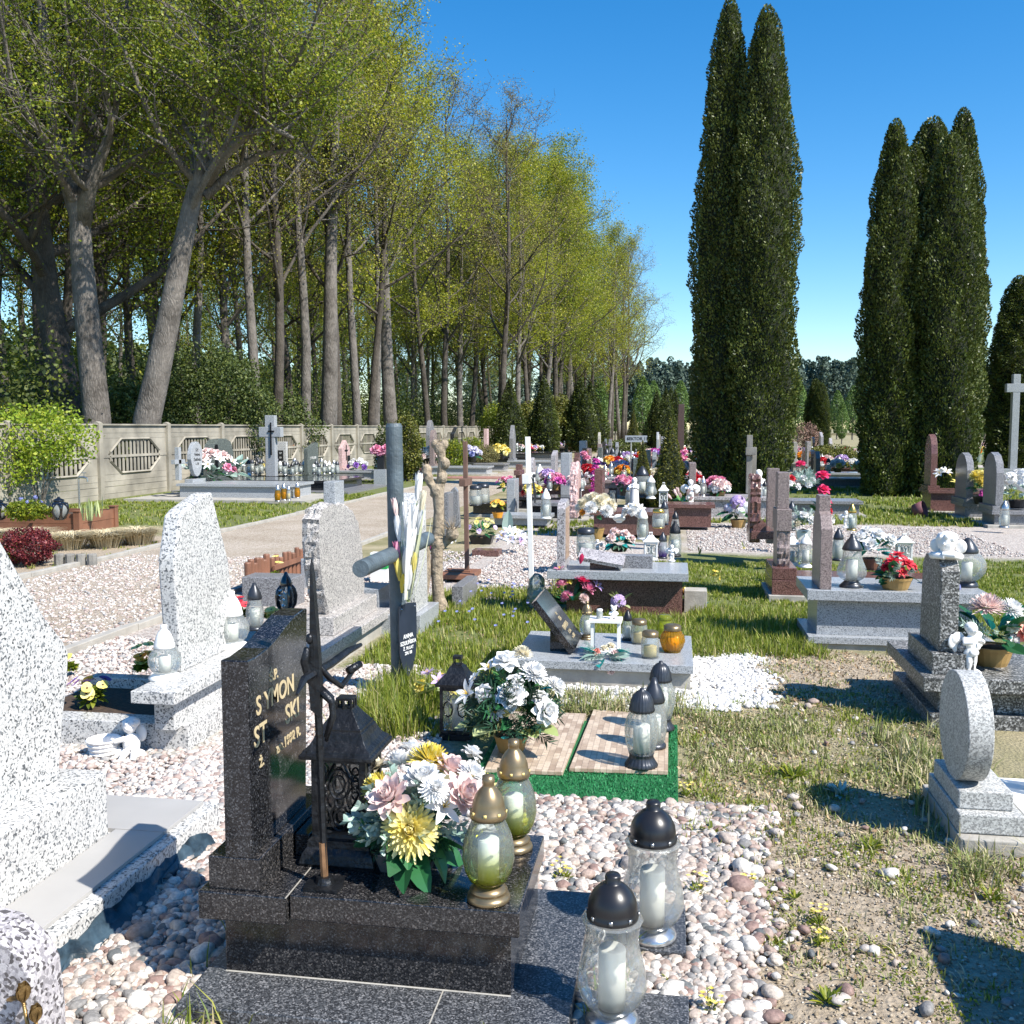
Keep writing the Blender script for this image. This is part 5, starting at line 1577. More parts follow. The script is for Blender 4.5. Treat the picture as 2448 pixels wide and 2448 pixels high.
# ------------------------------------------------------------------ 5. grey-beige granite gravestone with block cross
g5 = grave('beige-grey granite gravestone with broken edges and a block cross on top', name='granite_grave', loc=(-2.45, 6.9, 0))
pr = [(6.68, .42), (6.60, .56), (6.55, .80), (6.54, 1.02), (6.64, 1.09), (6.87, 1.1), (7.1, 1.08), (7.3, 1.0), (7.42, .92), (7.5, .72), (7.55, .30), (6.75, .30)]
rough_slab(pr, -2.52, -2.40, 8, .012, pink_terr, 'headstone', g5)
q = Pe(802, 1215, -2.42)
gbox(g5, 'top_cross', -2.51, -2.42, q.y + .0, q.y + .2, 1.08, 1.26, lgrey_gran, bev=.006)
gbox(g5, 'socket', -2.56, -2.33, 6.62, 7.65, .20, .33, pink_terr, bev=.006)
gbox(g5, 'ledge', -2.72, -2.245, 5.92, 7.75, .13, .20, pink_terr, bev=.005)
gbox(g5, 'base', -2.6, -2.30, 6.0, 7.7, -.05, .13, concrete, foot=True)
FOOT.append((-2.8, -2.2, 5.85, 7.8))
gbox(g5, 'rear_kerb', -3.1, -2.75, 5.95, 6.1, -.05, .18, mid_gran)
q = Pz(610, 1508, .2)
Lpx('slim', 610, 1505, .2, 1393, 'clear lantern with pewter ribbed cap on the beige granite ledge', cm=m_pewter, hi=True)
t = Lpx('slim', 685, 1462, .2, 1367, 'glossy black lantern with silver flower relief left of the beige granite stone', cm=m_blackgloss, gm=g_clear, bm=m_blackgloss, hi=True)
b = MB()
for k in range(4):
    a = PI / 4 + k * PI / 2
    b.tube([(.16 * math.cos(a), .16 * math.sin(a), .07), (.22 * math.cos(a), .22 * math.sin(a), .2), (.235 * math.cos(a), .235 * math.sin(a), .4), (.2 * math.cos(a), .2 * math.sin(a), .55), (.14 * math.cos(a), .14 * math.sin(a), .67)], [.04, .06, .07, .06, .03], 8)
b.obj('body_ribs', m_blackgloss, t, smooth=True)
b = MB()
for k in range(9): b.petal(Matrix.Translation((-.02 + .03 * math.sin(k * 2), -.2, .2 + .05 * k)) @ Matrix.Rotation(k * 1.9, 4, 'Y') @ Matrix.Rotation(PI / 2, 4, 'X'), .1, .06, .3, .3, 3)
b.obj('flower_relief', m_silver, t)
pansies('red daisies and green leaves left of the ribbed pewter lantern', Pz(580, 1500, .14), 4, ['red'], .05, 9, .18)
pansies('yellow pansies in the planted bed between the two lanterns', Pz(650, 1490, .14), 6, ['yellow', 'orange'], .07, 10, .1)
pansies('single yellow pansy in front of the brown picket edging', Pz(660, 1420, .0), 2, ['yellow'], .04, 11, .33)
# picket edging
pk = thing('picket_edging', 'low red-brown picket edging of round stakes by the gravel path', 'garden edging', (-4.13, 9.35, 0))
def picket(y0, y1, x, n, h, r, rail=True):
    b = MB()
    for k in range(n):
        y = y0 + (y1 - y0) * k / (n - 1); hh = h * (1 + .08 * math.sin(k * 2.3))
        b.lathe([(r, 0), (r, hh - r * .3), (r * .8, hh)], 10, c=(x, y, 0))
    return b
b = picket(-.1, .36, .0, 7, .33, .035); b.obj('stake_row', m_plank, pk)
b = picket(.5, 1.9, .0, 13, .3, .028); b.box(.025, .05, .45, 1.95, .17, .22); b.obj('picket_row', m_plank, pk)
gb5 = tag(MB().box(-3.95, -3.45, 8.7, 9.0, -.05, .27).obj('granite_block', mid_gran, bev=.01), 'light grey granite block beside the brown stake edging', 'granite block')
gb5 = tag(MB().box(-3.8, -3.3, 9.8, 10.1, -.05, .3).obj('granite_block', lgrey_gran, bev=.01), 'smaller pale granite block behind the glossy black lantern', 'granite block')

# ------------------------------------------------------------------ 6. slate-painted timber cross with plaque
pc = thing('timber_cross', 'slate-grey round-timber cross with a name plaque and a bunch of cloth tulips', 'cross', (-1.665, 5.92, 0))
r = .051
b = MB(); b.tube([(0, 0, -.05), (-.01, 0, .8), (-.02, 0, 1.655), (-.02, 0, 1.675)], [r * .92, r, r, r * .85], 22)
b.obj('upright', m_pipe, pc, smooth=False)
A0 = Pe(862, 1360, -1.665); A1 = Pe(1022, 1288, -1.665)
b = MB(); b.tube([(0, A0.y - 5.92, A0.z), (0, A1.y - 5.92, A1.z)], [.047, .05], 22); b.obj('arm', m_pipe, pc)
b = MB(); pq = [(-.09, .89), (.0, .90), (.09, .89), (.095, .72), (.085, .58), (.05, .49), (0, .44), (-.05, .49), (-.085, .58), (-.095, .72)]
b.prism([(y, z - .32) for y, z in pq], .062, .068); plq = b.obj('name_plaque', plain('dark_plaque', (.022, .03, .045), .3), pc); plq.rotation_euler = (0, 0, -.34)
for s_, sz, z in (('ANNA', .036, .375), ('SZULIŃSKA', .033, .335), ('Ż. 70 LAT', .026, .3), ('ZM. 08', .026, .27)):
    text(s_, plq, sz, (.0685, 0, z), FACE_E, m_text_white, bold=.0008)
b = MB()
for z, y in ((.55, .07), (.55, -.07), (.16, 0)): b.ball((.07, y, z), .006, 6, 4)
b.obj('plaque_bolts', m_silver, plq)
# tulips tied to the cross
tb_ = Vector((-1.58, 5.80, .6))
tu = thing('tulip_bunch', 'bunch of white, pink and yellow cloth tulips tied to the slate cross', 'flowers', tb_)
specs = [(968, 1225, 'white', .055), (1000, 1165, 'white', .075), (1010, 1200, 'cream', .06), (990, 1240, 'white', .08), (945, 1215, 'blush', .055), (952, 1265, 'white', .07), (950, 1320, 'pink', .06), (952, 1360, 'yellow', .07), (985, 1300, 'white', .09), (975, 1270, 'white', .08), (1005, 1250, 'white', .07), (970, 1340, 'white', .08), (990, 1345, 'lemon', .06), (962, 1395, 'yellow', .055), (978, 1380, 'white', .07)]
b = MB()
foot_ = Vector((.0, .02, 0))
for u, v, c_, s_ in specs:
    q = Pd(u, v, 5.78) - tb_
    dr = Vector((q.x * .9, -.15 * 0, max(.25, q.z))).normalized()
    if c_ == 'blush' or v > 1300: dr = Vector((-.12 if u < 960 else .1, -.1, 1)).normalized()
    s_ *= 1.75
    M = Matrix.Translation(q - dr * s_ * .6) @ dr.to_track_quat('Z', 'Y').to_matrix().to_4x4() @ Matrix.Diagonal((s_ * .62, s_ * .62, s_, 1))
    o = link('tulip', flower_mesh('tulip', c_), tu); o.matrix_local = M
    b.tube([foot_ + Vector((q.x * .1, 0, 0)), (foot_ + q) / 2 + Vector((q.x * .1, 0, 0)), q - dr * s_ * .6], .003, 4)
b.obj('stem', lf_lemon, tu)
lw = MB(); rnd = random.Random(8)
for k in range(13):
    lw.petal(Matrix.Translation((rnd.uniform(-.02, .05), rnd.uniform(-.03, .03), .02)) @ Matrix.Rotation(rnd.uniform(-1.2, .6), 4, 'Z') @ Matrix.Rotation(-rnd.uniform(1.2, 1.6), 4, 'Y'), rnd.uniform(.35, .62), .036, .1, .3, 5)
lw.obj('leaf', island('white_cloth_leaves', [(0, (.6, .62, .4)), (.6, (.82, .82, .78)), (1, (.84, .83, .8))], .5, trans=.3), tu)

# ------------------------------------------------------------------ 7. pollarded little tree
pl = thing('pollarded_tree', 'small knobbly pollarded tree cut back to fists beside the slate cross', 'tree', (-2.06, 8.75, 0))
b = MB()
pts = [(0.0, 0, 0), (-.03, 0, .12), (-.045, .0, .35), (-.04, .01, .6), (-.02, .0, .9), (-.03, 0, 1.08)]
b.tube(pts, [.078, .058, .052, .06, .048, .055], 12)
b.tube([(-.03, 0, 1.05), (.0, .02, 1.2), (.01, .0, 1.35), (-.01, 0, 1.5)], [.05, .045, .035, .05], 9)
b.tube([(-.03, 0, 1.08), (-.1, -.01, 1.16), (-.13, 0, 1.28)], [.045, .04, .035], 8)
b.tube([(-.04, 0, .55), (.04, .02, .62), (.1, 0, .7)], [.04, .035, .045], 8)
rnd = random.Random(12)
for c_, r_ in (((-.01, 0, 1.46), .055), ((.03, 0, 1.5), .04), ((-.05, .0, 1.5), .04), ((-.13, 0, 1.27), .05), ((-.11, -.02, 1.2), .045), ((.04, 0, 1.33), .045), ((.01, 0, 1.2), .05), ((.1, 0, .7), .06), ((-.04, 0, .62), .065), ((-.045, 0, .36), .058), ((-.04, 0, 1.08), .062)):
    b.ball(c_, (r_, r_, r_ * 1.15), 9, 7)
    for k in range(5):
        a = rnd.uniform(0, 6.28); b.ball((c_[0] + r_ * .7 * math.cos(a), c_[1] + r_ * .7 * math.sin(a), c_[2] + rnd.uniform(-.5, .8) * r_), r_ * .35, 6, 5)
o = b.obj('trunk', m_knob, pl, smooth=True)
rm = o.modifiers.new('fuse', 'REMESH'); rm.mode = 'VOXEL'; rm.voxel_size = .009; rm.use_smooth_shade = True
b = MB()
for c_, n_, l_ in (((-.01, 0, 1.5), 16, .09), ((-.13, 0, 1.3), 6, .05), ((.1, 0, .72), 40, .13)):
    for k in range(n_):
        a = rnd.uniform(0, 6.28); e = rnd.uniform(.0, 1.5)
        d = Vector((math.cos(a) * math.cos(e), math.sin(a) * math.cos(e), math.sin(e)))
        b.tube([Vector(c_) + d * .03, Vector(c_) + d * l_ * rnd.uniform(.6, 1.2) + Vector((0, 0, .01))], [.004, .0015], 4)
b.obj('twigs', m_knob, pl)
b = MB(); b.tube([(-.18, -.05, 0), (-.13, -.03, .35), (-.14, -.02, .66)], [.045, .042, .04], 8)
tag(b.obj('wooden_post', m_knob, loc=(-2.06, 8.75, 0)), 'short weathered wooden post leaning against the pollarded tree', 'post')

# ------------------------------------------------------------------ 8. brown cross, white cross
def bar_cross(label, base, top_v, arm_v, armL, armT, w_, d_, mat, lean=0.0, name='wooden_cross'):
    h = up_to(base, top_v); ha = up_to(base, arm_v)
    t = thing(name, label, 'cross', base)
    t.rotation_euler[1] = lean
    MB().box(-w_ / 2, w_ / 2, -d_ / 2, d_ / 2, -.05, h).obj('upright', mat, t, bev=.003)
    MB().box(-w_ * .75, w_ * .75, -armL / 2, armL / 2, ha - armT / 2, ha + armT / 2).obj('arm', mat, t, bev=.003)
    return t
bar_cross('thin brown wooden cross standing in the grass behind the pollarded tree', Pz(1117, 1385, 0), 1055, 1152, .38, .08, .045, .05, m_brownwood, -.012)
wcx = bar_cross('thin white wooden cross in the middle of the picture', Pz(1271, 1408, 0), 1044, 1143, .42, .095, .05, .04, m_whitewood, -.028)
b = MB(); b.tube([(.04, -.01, 1.13), (.06, .0, 1.0), (.055, .01, .88)], [.012, .016, .008], 6); b.tube([(.03, -.1, 1.16), (.05, 0, 1.11), (.03, .1, 1.16)], .008, 5); b.ball((.055, 0, 1.16), .02, 6, 5)
b.obj('small_figure', m_pewter, wcx)
o = bar_cross('rough timber cross base of brown blocks at the foot of the brown cross', Pz(1100, 1385, 0), 1362, 1372, .5, .05, .25, .1, m_plank, name='wooden_edging'); o['category'] = 'edging'; o['label'] = 'rough brown timber blocks at the foot of the brown cross'

# ------------------------------------------------------------------ 9. white terrazzo stone behind the slate cross
g9 = grave('white flecked upright stone right behind the slate cross', name='white_grave', loc=(-2.1, 7.9, 0))
m = MB(); pr = [(7.74, .16), (7.7, .6), (7.72, .95), (7.8, 1.08), (7.95, 1.12), (8.07, 1.05), (8.12, .16)]
m.prism([(y - 7.9, z) for y, z in pr], -.09, .07).obj('headstone', white_terr, g9, bev=.008)
gbox(g9, 'plinth', -2.35, -1.98, 7.66, 8.3, -.05, .16, lgrey_gran, foot=True)
gbox(g9, 'side_block', -2.75, -2.36, 7.8, 8.15, -.05, .34, lgrey_gran)
gbox(g9, 'kerb', -2.0, -1.9, 8.9, 9.6, -.05, .2, mid_gran)
t = thing('tin_box', 'green and white box on the gravel behind the slate cross', 'box', Pz(908, 1325, .3))
MB().box(-.09, .09, -.06, .06, -.29, .02).obj('lower_part', m_white, t); MB().box(-.092, .092, -.062, .062, -.15, .0).obj('green_band', plain('green_paint', (.01, .3, .06), .5), t)
bouquet('magenta and orange flowers right of the pollarded tree trunk', Pz(1020, 1390, .0), .12, .35, [('rose', 'magenta', .045, None)] * 4 + [('rose', 'salmon', .045, None)] * 3, [('leaf', 'leaf', lf_fake, 10, .1, .03, (0, 1.3))], seed=21)
bouquet('red and white flowers low beside the pollarded tree', Pz(1078, 1312, .0), .06, .1, [('rose', 'red', .035, None)] * 3 + [('rose', 'white', .03, None)] * 3, [('leaf', 'leaf', lf_fake, 8, .07, .02, (0, 1.2))], seed=22)

# ------------------------------------------------------------------ 10. turf mat, tile boards and three lanterns
mt = tag(MB().box(-.92, .035, 4.33, 5.5, .0, .014).obj('turf_mat', m_turf), 'bright green artificial turf mat under the stone-pattern boards', 'mat'); FOOT.append((-.92, .035, 4.33, 5.6))
ge = np.random.default_rng(15); n = 16000
c = np.stack([ge.uniform(-.915, .03, n), ge.uniform(4.335, 5.49, n), np.full(n, .02)], 1)
kp = (c[:, 1] < 4.66) | (c[:, 0] > -.02) | (c[:, 0] < -.88)
c = c[kp]
v, f = quad_cloud(c, .016, .25, ge, up=np.array([0, 0, 1.0]), rand=.4)
o = link('turf_fibres', fast_mesh('turf_fibres', v, f, island('turf_fibre', [(0, (.01, .13, .04)), (1, (.03, .27, .09))], .6)), mt)


def board_mat():
    m, n, b, N, L = new_mat('printed_stone_board')
    co = ocoord(N, L)
    br = N.new('ShaderNodeTexBrick'); br.inputs['Scale'].default_value = 1
    br.inputs['Brick Width'].default_value = .085; br.inputs['Row Height'].default_value = .03; br.inputs['Mortar Size'].default_value = .0009
    br.inputs['Color1'].default_value = (.62, .5, .38, 1); br.inputs['Color2'].default_value = (.3, .2, .13, 1); br.inputs['Mortar'].default_value = (.2, .14, .1, 1)
    br.inputs['Bias'].default_value = -.25
    rt = N.new('ShaderNodeVectorRotate'); rt.rotation_type = 'Z_AXIS'; rt.inputs['Angle'].default_value = PI / 2
    L.new(co, rt.inputs[0]); L.new(rt.outputs[0], br.inputs['Vector'])
    nz = node_noise(N, L, co, 60, 6); r = ramp(N, [(.35, (.8, .78, .75)), (.6, (1, 1, 1))]); L.new(nz.outputs[0], r.inputs[0])
    mx = N.new('ShaderNodeMix'); mx.data_type = 'RGBA'; mx.blend_type = 'MULTIPLY'; mx.inputs[0].default_value = 1
    L.new(br.outputs[0], mx.inputs[6]); L.new(r.outputs[0], mx.inputs[7]); L.new(mx.outputs[2], b.inputs['Base Color'])
    b.inputs['Roughness'].default_value = .35
    return m


bmat = board_mat()
o = MB().prism([(-.87, 4.56), (-.50, 4.575), (-.475, 5.56), (-.90, 5.54)], .02, .038, 'z').obj('patterned_board', bmat, bev=.001)
tag(o, 'left one of two beige boards printed with a stone pattern on the turf mat', 'board', 'stone-pattern boards')
o = MB().prism([(-.475, 4.635), (-.012, 4.665), (-.015, 5.60), (-.44, 5.65)], .02, .038, 'z').obj('patterned_board', bmat, bev=.001)
tag(o, 'right one of two beige boards, carrying the swirled black-capped lanterns', 'board', 'stone-pattern boards')
Lpx('swirl', 1533, 1830, .038, 1645, 'front swirled glass lantern with ribbed black cap on the right board', cm=m_pewter, hi=True, group='swirled lanterns on the board')
Lpx('swirl', 1578, 1742, .038, 1580, 'rear swirled glass lantern with ribbed black cap on the right board', cm=m_pewter, hi=True, group='swirled lanterns on the board')
Lpx('slim', 1562, 1785, .038, 1620, 'middle clear lantern with smooth dark cap between the two swirled lanterns', cm=m_pewter, hi=True, group='swirled lanterns on the board')

# white bouquet in ochre pot, black lantern beside it
wb = Pz(1222, 1795, .038)
wb = Vector((wb.x, wb.y, .038))
dd = wb.y
wl_ = [('rose', 'white', .07, px_off(wb, 1222, 1660, dd - .1)), ('rose', 'white', .06, px_off(wb, 1208, 1578, dd + .02)), ('lily', 'white', .06, px_off(wb, 1120, 1660, dd - .08)), ('daisy', 'white', .05, px_off(wb, 1185, 1700, dd - .12)),
      ('mum', 'white', .055, px_off(wb, 1278, 1608, dd)), ('rose', 'white', .06, px_off(wb, 1308, 1700, dd - .08)), ('mum', 'white', .045, px_off(wb, 1330, 1640, dd + .02)), ('lily', 'white', .05, px_off(wb, 1170, 1600, dd)), ('daisy', 'white', .04, px_off(wb, 1135, 1620, dd)), ('mum', 'cream', .04, px_off(wb, 1250, 1560, dd + .08))]
wl = [(k_, c_, r_ * 1.2, o_) for k_, c_, r_, o_ in wl_] + [('rose', 'white', .05, None)] * 5
t = bouquet('big bouquet of white roses and lilies in an ochre pot behind the gold lantern', wb, .17, .24, wl, [('leaf', 'leaf', lf_fake, 12, .15, .06, (-.2, .9)), ('pine_sprig', 'needle', lf_fakedk, 70, .15, .026, (-.5, 1.1)), ('fern', 'needle', lf_fake, 22, .13, .026, (.1, 1.3))], pot=('round', m_terra, .085, .085), seed=9)
b = MB()
for M_, L_ in ((Matrix.Rotation(3.5, 4, 'Z'), .2), (Matrix.Rotation(4.1, 4, 'Z'), .17), (Matrix.Rotation(-.5, 4, 'Z'), .2), (Matrix.Rotation(5.4, 4, 'Z'), .15)):
    b.petal(Matrix.Translation((0, 0, .13)) @ M_ @ Matrix.Translation((.09, 0, 0)) @ Matrix.Rotation(-.15, 4, 'Y'), L_, .13, -.15, .3, 6)
b.obj('broad_leaves', lf_lemon, t)
b = MB()
for k, a in enumerate((-1.6, -1.2, 1.4, .3)): b.petal(Matrix.Translation((.01 * k, 0, .11 + (.2 if k > 1 else 0))) @ Matrix.Rotation(a, 4, 'Z') @ Matrix.Translation((.12, 0, 0)), .07, .04, .1, .3, 4)
b.obj('teal_leaves', lf_teal, t)
p = Pz(1095, 1760, .0); hh = up_to(p, 1567)
house_lantern(p, .17, hh, 'black house-shaped metal lantern left of the white bouquet', m_iron)
bouquet('lilac and yellow flowers behind the black house-shaped lantern', Pz(1040, 1712, 0), .10, .16, [('lily', 'lilac', .06, None)] * 3 + [('rose', 'yellow', .045, None)] * 2, [('leaf', 'leaf', lf_lemon, 10, .12, .05, (-.2, .8))], seed=13)

# ------------------------------------------------------------------ 11. grey slab with the tilted black plate
g11 = grave('low concrete-sided grave with a tilted black granite plate', name='low_grave', loc=(-.4, 6.7, 0))
gbox(g11, 'slab_base', -.98, .115, 6.28, 7.12, -.05, .12, concrete, foot=True, bev=.003)
gbox(g11, 'top_slab', -1.02, .132, 6.24, 7.16, .12, .172, lgrey_gran, bev=.003)
m = MB(); m.prism([(-.8, .172), (-.8, .42), (-.68, .172)], 6.52, 6.88, 'y'); m.v = [(x + .4, y - 6.7, z) for x, y, z in m.v]; m.obj('wedge', black_gran, g11)
A_ = Vector((-.915, 0, .50)); B_ = Vector((-.66, 0, .175)); dv = (B_ - A_).normalized(); nv = Vector((-dv.z, 0, dv.x)) * -1
if nv.x < 0: nv = -nv
nn = Vector((dv.z * -1, 0, dv.x)); nn = nn if nn.z > 0 else -nn
out = [A_ + nn * .0, B_ + nn * .0, B_ + nn * .045, A_ + nn * .045]
m = MB(); m.prism([(q.x + .4, q.z) for q in out], 6.42 - 6.7, 6.92 - 6.7, 'y'); m.obj('tilted_plate', black_gran, g11, bev=.002)
ctr = (A_ + B_) / 2 + nn * .0462
Mt = ((0, 1, 0), tuple(-dv), tuple(nn))
for s_, sz, k in (('Ś.P.', .028, .04), ('IDA', .045, .0), ('DRAPSKA', .05, -.06)):
    q = ctr - dv * k; text(s_, g11, sz, (q.x, 6.67, q.z), Mt, m_text_gold)
for s_, sz, k in (('ż. 2 dni', .034, -.108), ('zm. 2003', .034, -.148)):
    q = ctr - dv * k; text(s_, g11, sz, (q.x, 6.67, q.z), Mt, m_text_gold)
b = MB(); q = ctr - dv * .13
for k in range(8): b.petal(Matrix.Translation((q.x, 6.62, q.z)) @ Matrix(((0, -dv.x, nn.x, 0), (1, -dv.y, nn.y, 0), (0, -dv.z, nn.z, 0), (0, 0, 0, 1))) @ Matrix.Translation((-.03 + .012 * k, .03 - .012 * k, .0)) @ Matrix.Rotation(k * 1.3, 4, 'Z'), .04, .018, .02, .1, 3)
b.obj('gold_emblem', m_text_gold, g11)
lanes = [('egg', 1403, 1528, 1437, 'clear lantern with bronze cap behind the tilted plate', dict(cm=m_gold)), ('slim', 1500, 1530, 1458, 'clear lantern with black cap right of the white frame', dict()),
         ('jar', 1528, 1538, 1480, 'small amber candle jar with gold lid, left of the row of jars', dict(cm=m_gold, bm=g_clear, wm=m_waxy)), ('jar', 1554, 1572, 1508, 'small pale yellow candle jar nearest the front edge of the grey slab', dict(cm=m_gold, bm=g_clear, wm=m_waxy)),
         ('potjar', 1607, 1558, 1493, 'squat ribbed amber jar with gold lid at the right of the grey slab', dict(cm=m_gold, gm=g_amber, bm=g_amber, wm=m_waxy)), ('jar', 1588, 1525, 1470, 'lime green candle glass behind the squat amber jar', dict(cm=g_lime, gm=g_lime, bm=g_lime))]
for k, u, v, vt, lb, kw in lanes: Lpx(k, u, v, .172, vt, lb, hi=True, **kw)
# white wooden frame box with cherub
p = Pz(1448, 1565, .172)
t = thing('white_frame_lantern', 'open white wooden frame lantern with flowers inside on the grey slab', 'lantern', p)
w_, h_ = .17, .24; b = MB()
for sx in (-1, 1):
    for sy in (-1, 1): b.box(sx * w_ / 2 - .009, sx * w_ / 2 + .009, sy * .05 - .009, sy * .05 + .009, .012, h_ - .018)
b.obj('posts', m_whitewood, t); MB().box(-w_ / 2 - .014, w_ / 2 + .014, -.068, .068, 0, .012).obj('base', m_whitewood, t); MB().box(-w_ / 2 - .02, w_ / 2 + .02, -.075, .075, h_ - .018, h_).obj('top', m_whitewood, t)
figurine('tiny white bear figurine sitting on top of the white frame lantern', Vector((p.x + .05, p.y, .172 + h_)), .09, 'bear')
lantern('jar', Vector((p.x - .04, p.y - .02, .172 + h_)), .065, 'tiny white candle holder on top of the white frame lantern', cm=m_white, gm=g_frost, bm=m_white)
bouquet('cream roses and teal ivy leaves spilling over the front of the grey slab', Vector((p.x + .0, p.y - .12, .172)), .13, .04,
        [('rose', 'cream', .035, (.04, .03, .08)), ('rose', 'blush', .03, (.07, -.02, .05)), ('rose', 'cream', .032, (.0, .0, .07)), ('rose', 'white', .035, (.1, .02, .04)), ('rose', 'salmon', .03, (-.05, -.02, .05)), ('rose', 'blush', .028, (.05, -.08, -.06))],
        [('teal_leaves', 'leaf', lf_teal, 8, .12, .07, (-.2, .5)), ('sage_leaf', 'leaf', lf_sage, 14, .11, .04, (-.1, .7)), ('sprig', 'needle', lf_sage, 14, .09, .012, (0, .6))], seed=31)

# ------------------------------------------------------------------ 12. planted grave with the pink and violet flowers
pp = Pz(1420, 1480, 0)
def loose(label, u, v, kinds, R, zc, greens, seed, z=0.0, **kw):
    return bouquet(label, Pz(u, v, z), R, zc, kinds, greens, seed=seed, **kw)
loose('pink tulips, lilies and round pink blooms planted left of the violet ones', 1370, 1478, [('lily', 'blush', .07, (-.18, 0, .28)), ('peony', 'pink', .06, (-.1, 0, .3)), ('mum', 'pink', .055, (-.06, -.03, .2)), ('mum', 'blush', .045, (.1, -.05, .19)), ('tulip', 'rosered', .07, (.06, 0, .48)), ('peony', 'rosered', .065, (.08, 0, .34)), ('peony', 'pink', .07, (.13, 0, .27)), ('lily', 'lilac', .07, (.2, .02, .28)), ('lily', 'pink', .06, (-.12, .03, .42)), ('rose', 'yellow', .03, (-.03, .0, .32)), ('lily', 'purple', .05, (.19, .04, .36))],
      .15, .15, [('leaf', 'leaf', lf_fake, 16, .16, .04, (.2, 1.4)), ('teal_leaves', 'leaf', lf_teal, 4, .13, .035, (.8, 1.3))], 41)
loose('lilac hydrangea head and violet lilies beside the dark blue globe lantern', 1478, 1478, [('hydrangea', 'lilac', .08, (.0, -.04, .15)), ('lily', 'lilac', .06, (.22, .04, .36)), ('lily', 'purple', .06, (.33, .06, .2)), ('tulip', 'white', .06, (.02, .05, .4)), ('lily', 'purple', .045, (-.1, .05, .3))],
      .12, .12, [('leaf', 'leaf', lf_lemon, 12, .14, .05, (.1, 1.3))], 42)
Lpx('ball', 1556, 1468, 0, 1383, 'round blue-green globe lantern with slate cap in the grass', cm=m_pewter, gm=g_teal, hi=True)
Lpx('slim', 1636, 1458, 0, 1402, 'small clear lantern with brass cap half hidden in the grass', cm=m_brass, hi=True)
Lpx('globe', 1603, 1428, 0.05, 1356, 'clear round lantern with white cap behind the blue globe lantern', cm=m_white, hi=True)
t = bouquet('single violet flower lying in the grass right of the brass-capped lantern', Pz(1678, 1462, 0), .04, .05, [('lily', 'purple', .06, (0, 0, .06))], [('leaf', 'leaf', lf_fake, 3, .07, .02, (.2, 1))], seed=43)
m = MB(); rnd = random.Random(3); m.ball((0, 0, .16), (.09, .09, .19), 14, 12); m.ball((.03, 0, .1), (.12, .1, .1), 14, 10)
m.v = [(x * (1 + .16 * math.sin(z * 60 + x * 40)), y * (1 + .16 * math.sin(z * 50 + y * 60)), z) for x, y, z in m.v]
o = m.obj('wrapped_pot', g_film, smooth=False, loc=Pz(1283, 1462, 0)); tag(o, 'flower pot wrapped in crumpled green-tinted film at the foot of the white cross', 'wrapped pot')
m = MB()
vs = []; 
for i in range(19):
    for j in range(7):
        a = i / 18 * PI * 1.1; vs.append((-.32 + .66 * i / 18, .04 * j - .1, .06 + .12 * abs(math.sin(a * 1.7)) + .03 * math.sin(j * 1.7 + i)))
m.add(vs, [(i * 7 + j, i * 7 + j + 1, i * 7 + j + 8, i * 7 + j + 7) for i in range(18) for j in range(6)])
tag(m.obj('gauze_ribbon', g_gauze, loc=Pz(1540, 1425, .05), smooth=True), 'wide violet gauze ribbon arching behind the globe lantern', 'ribbon')

# ------------------------------------------------------------------ 13. grey granite table grave behind
g13 = grave('grey granite table grave with a thin pink-grey stone at its left end', name='table_grave', loc=(-.5, 8.9, 0))
gbox(g13, 'table_slab', -1.08, .128, 8.555, 9.25, .345, .418, lgrey_gran, bev=.004, foot=True)
gbox(g13, 'pedestal', -.92, .08, 8.66, 9.2, -.05, .345, red_gran)
gbox(g13, 'side_stone', .1, .3, 9.0, 9.2, -.05, .2, concrete)
q = Pz(1356, 1336, .418)
m = MB(); m.prism([(8.62, .418), (8.62, .95), (8.68, 1.0), (8.9, 1.02), (9.0, .95), (9.0, .418)], -1.0, -.93)
m.v = [(x + .5, y - 8.9, z) for x, y, z in m.v]; m.obj('headstone', rose_gran, g13, bev=.004)
MB().box(.5 - .929, .5 - .925, 8.66 - 8.9, 8.94 - 8.9, .5, .95).obj('inscribed_panel', stone('brown_panel', [(0, (.3, .18, .12)), (.5, (.5, .35, .25))], 60), g13)
t = tag(MB().box(-.2, .2, -.12, .12, 0, .035).obj('stone_book', rose_gran, bev=.004, loc=(-.62, 8.72, .5)), 'slanting pink granite plate leaning on the table slab', 'plate'); t.rotation_euler = (.25, .16, 0)
tag(MB().box(-.12, .1, -.05, .08, 0, .075).obj('stone_wedge', red_gran, bev=.003, loc=(-.6, 8.75, .418)), 'dark red granite wedge propping the slanting pink plate', 'wedge')
tag(MB().box(-.34, .0, 0, .14, 0, .11).obj('stone_tray', mid_gran, bev=.003, loc=(-.18, 8.8, .418)), 'dark grey stone tray behind the white box lantern', 'tray')
T = .418
def LL(k, u, v, vt, lb, z=T, **kw): return Lpx(k, u, v, z, vt, lb, **kw)
LL('jar', 1400, 1330, 1262, 'wide clear lantern with grey cap right of the pink-grey headstone', cm=m_pewter)
LL('slim', 1536, 1290, 1213, 'tall clear lantern with white cap at the back of the grey table', cm=m_white)
LL('slim', 1584, 1335, 1272, 'violet-tinted lantern with dark cap on the grey table', cm=m_pewter, gm=g_purple)
LL('slim', 1613, 1330, 1245, 'taller black-capped lantern at the right end of the grey table', cm=m_iron)
LL('slim', 1614, 1275, 1222, 'black-capped lantern behind the right end of the grey table', z=.2, cm=m_black)
LL('jar', 1574, 1262, 1216, 'clear preserving-jar lantern with brass lid on the red ledge', z=.3, cm=m_brass)
LL('slim', 1588, 1255, 1196, 'slim lantern with grey-green cap right of the preserving-jar lantern', z=.3, cm=m_pewter)
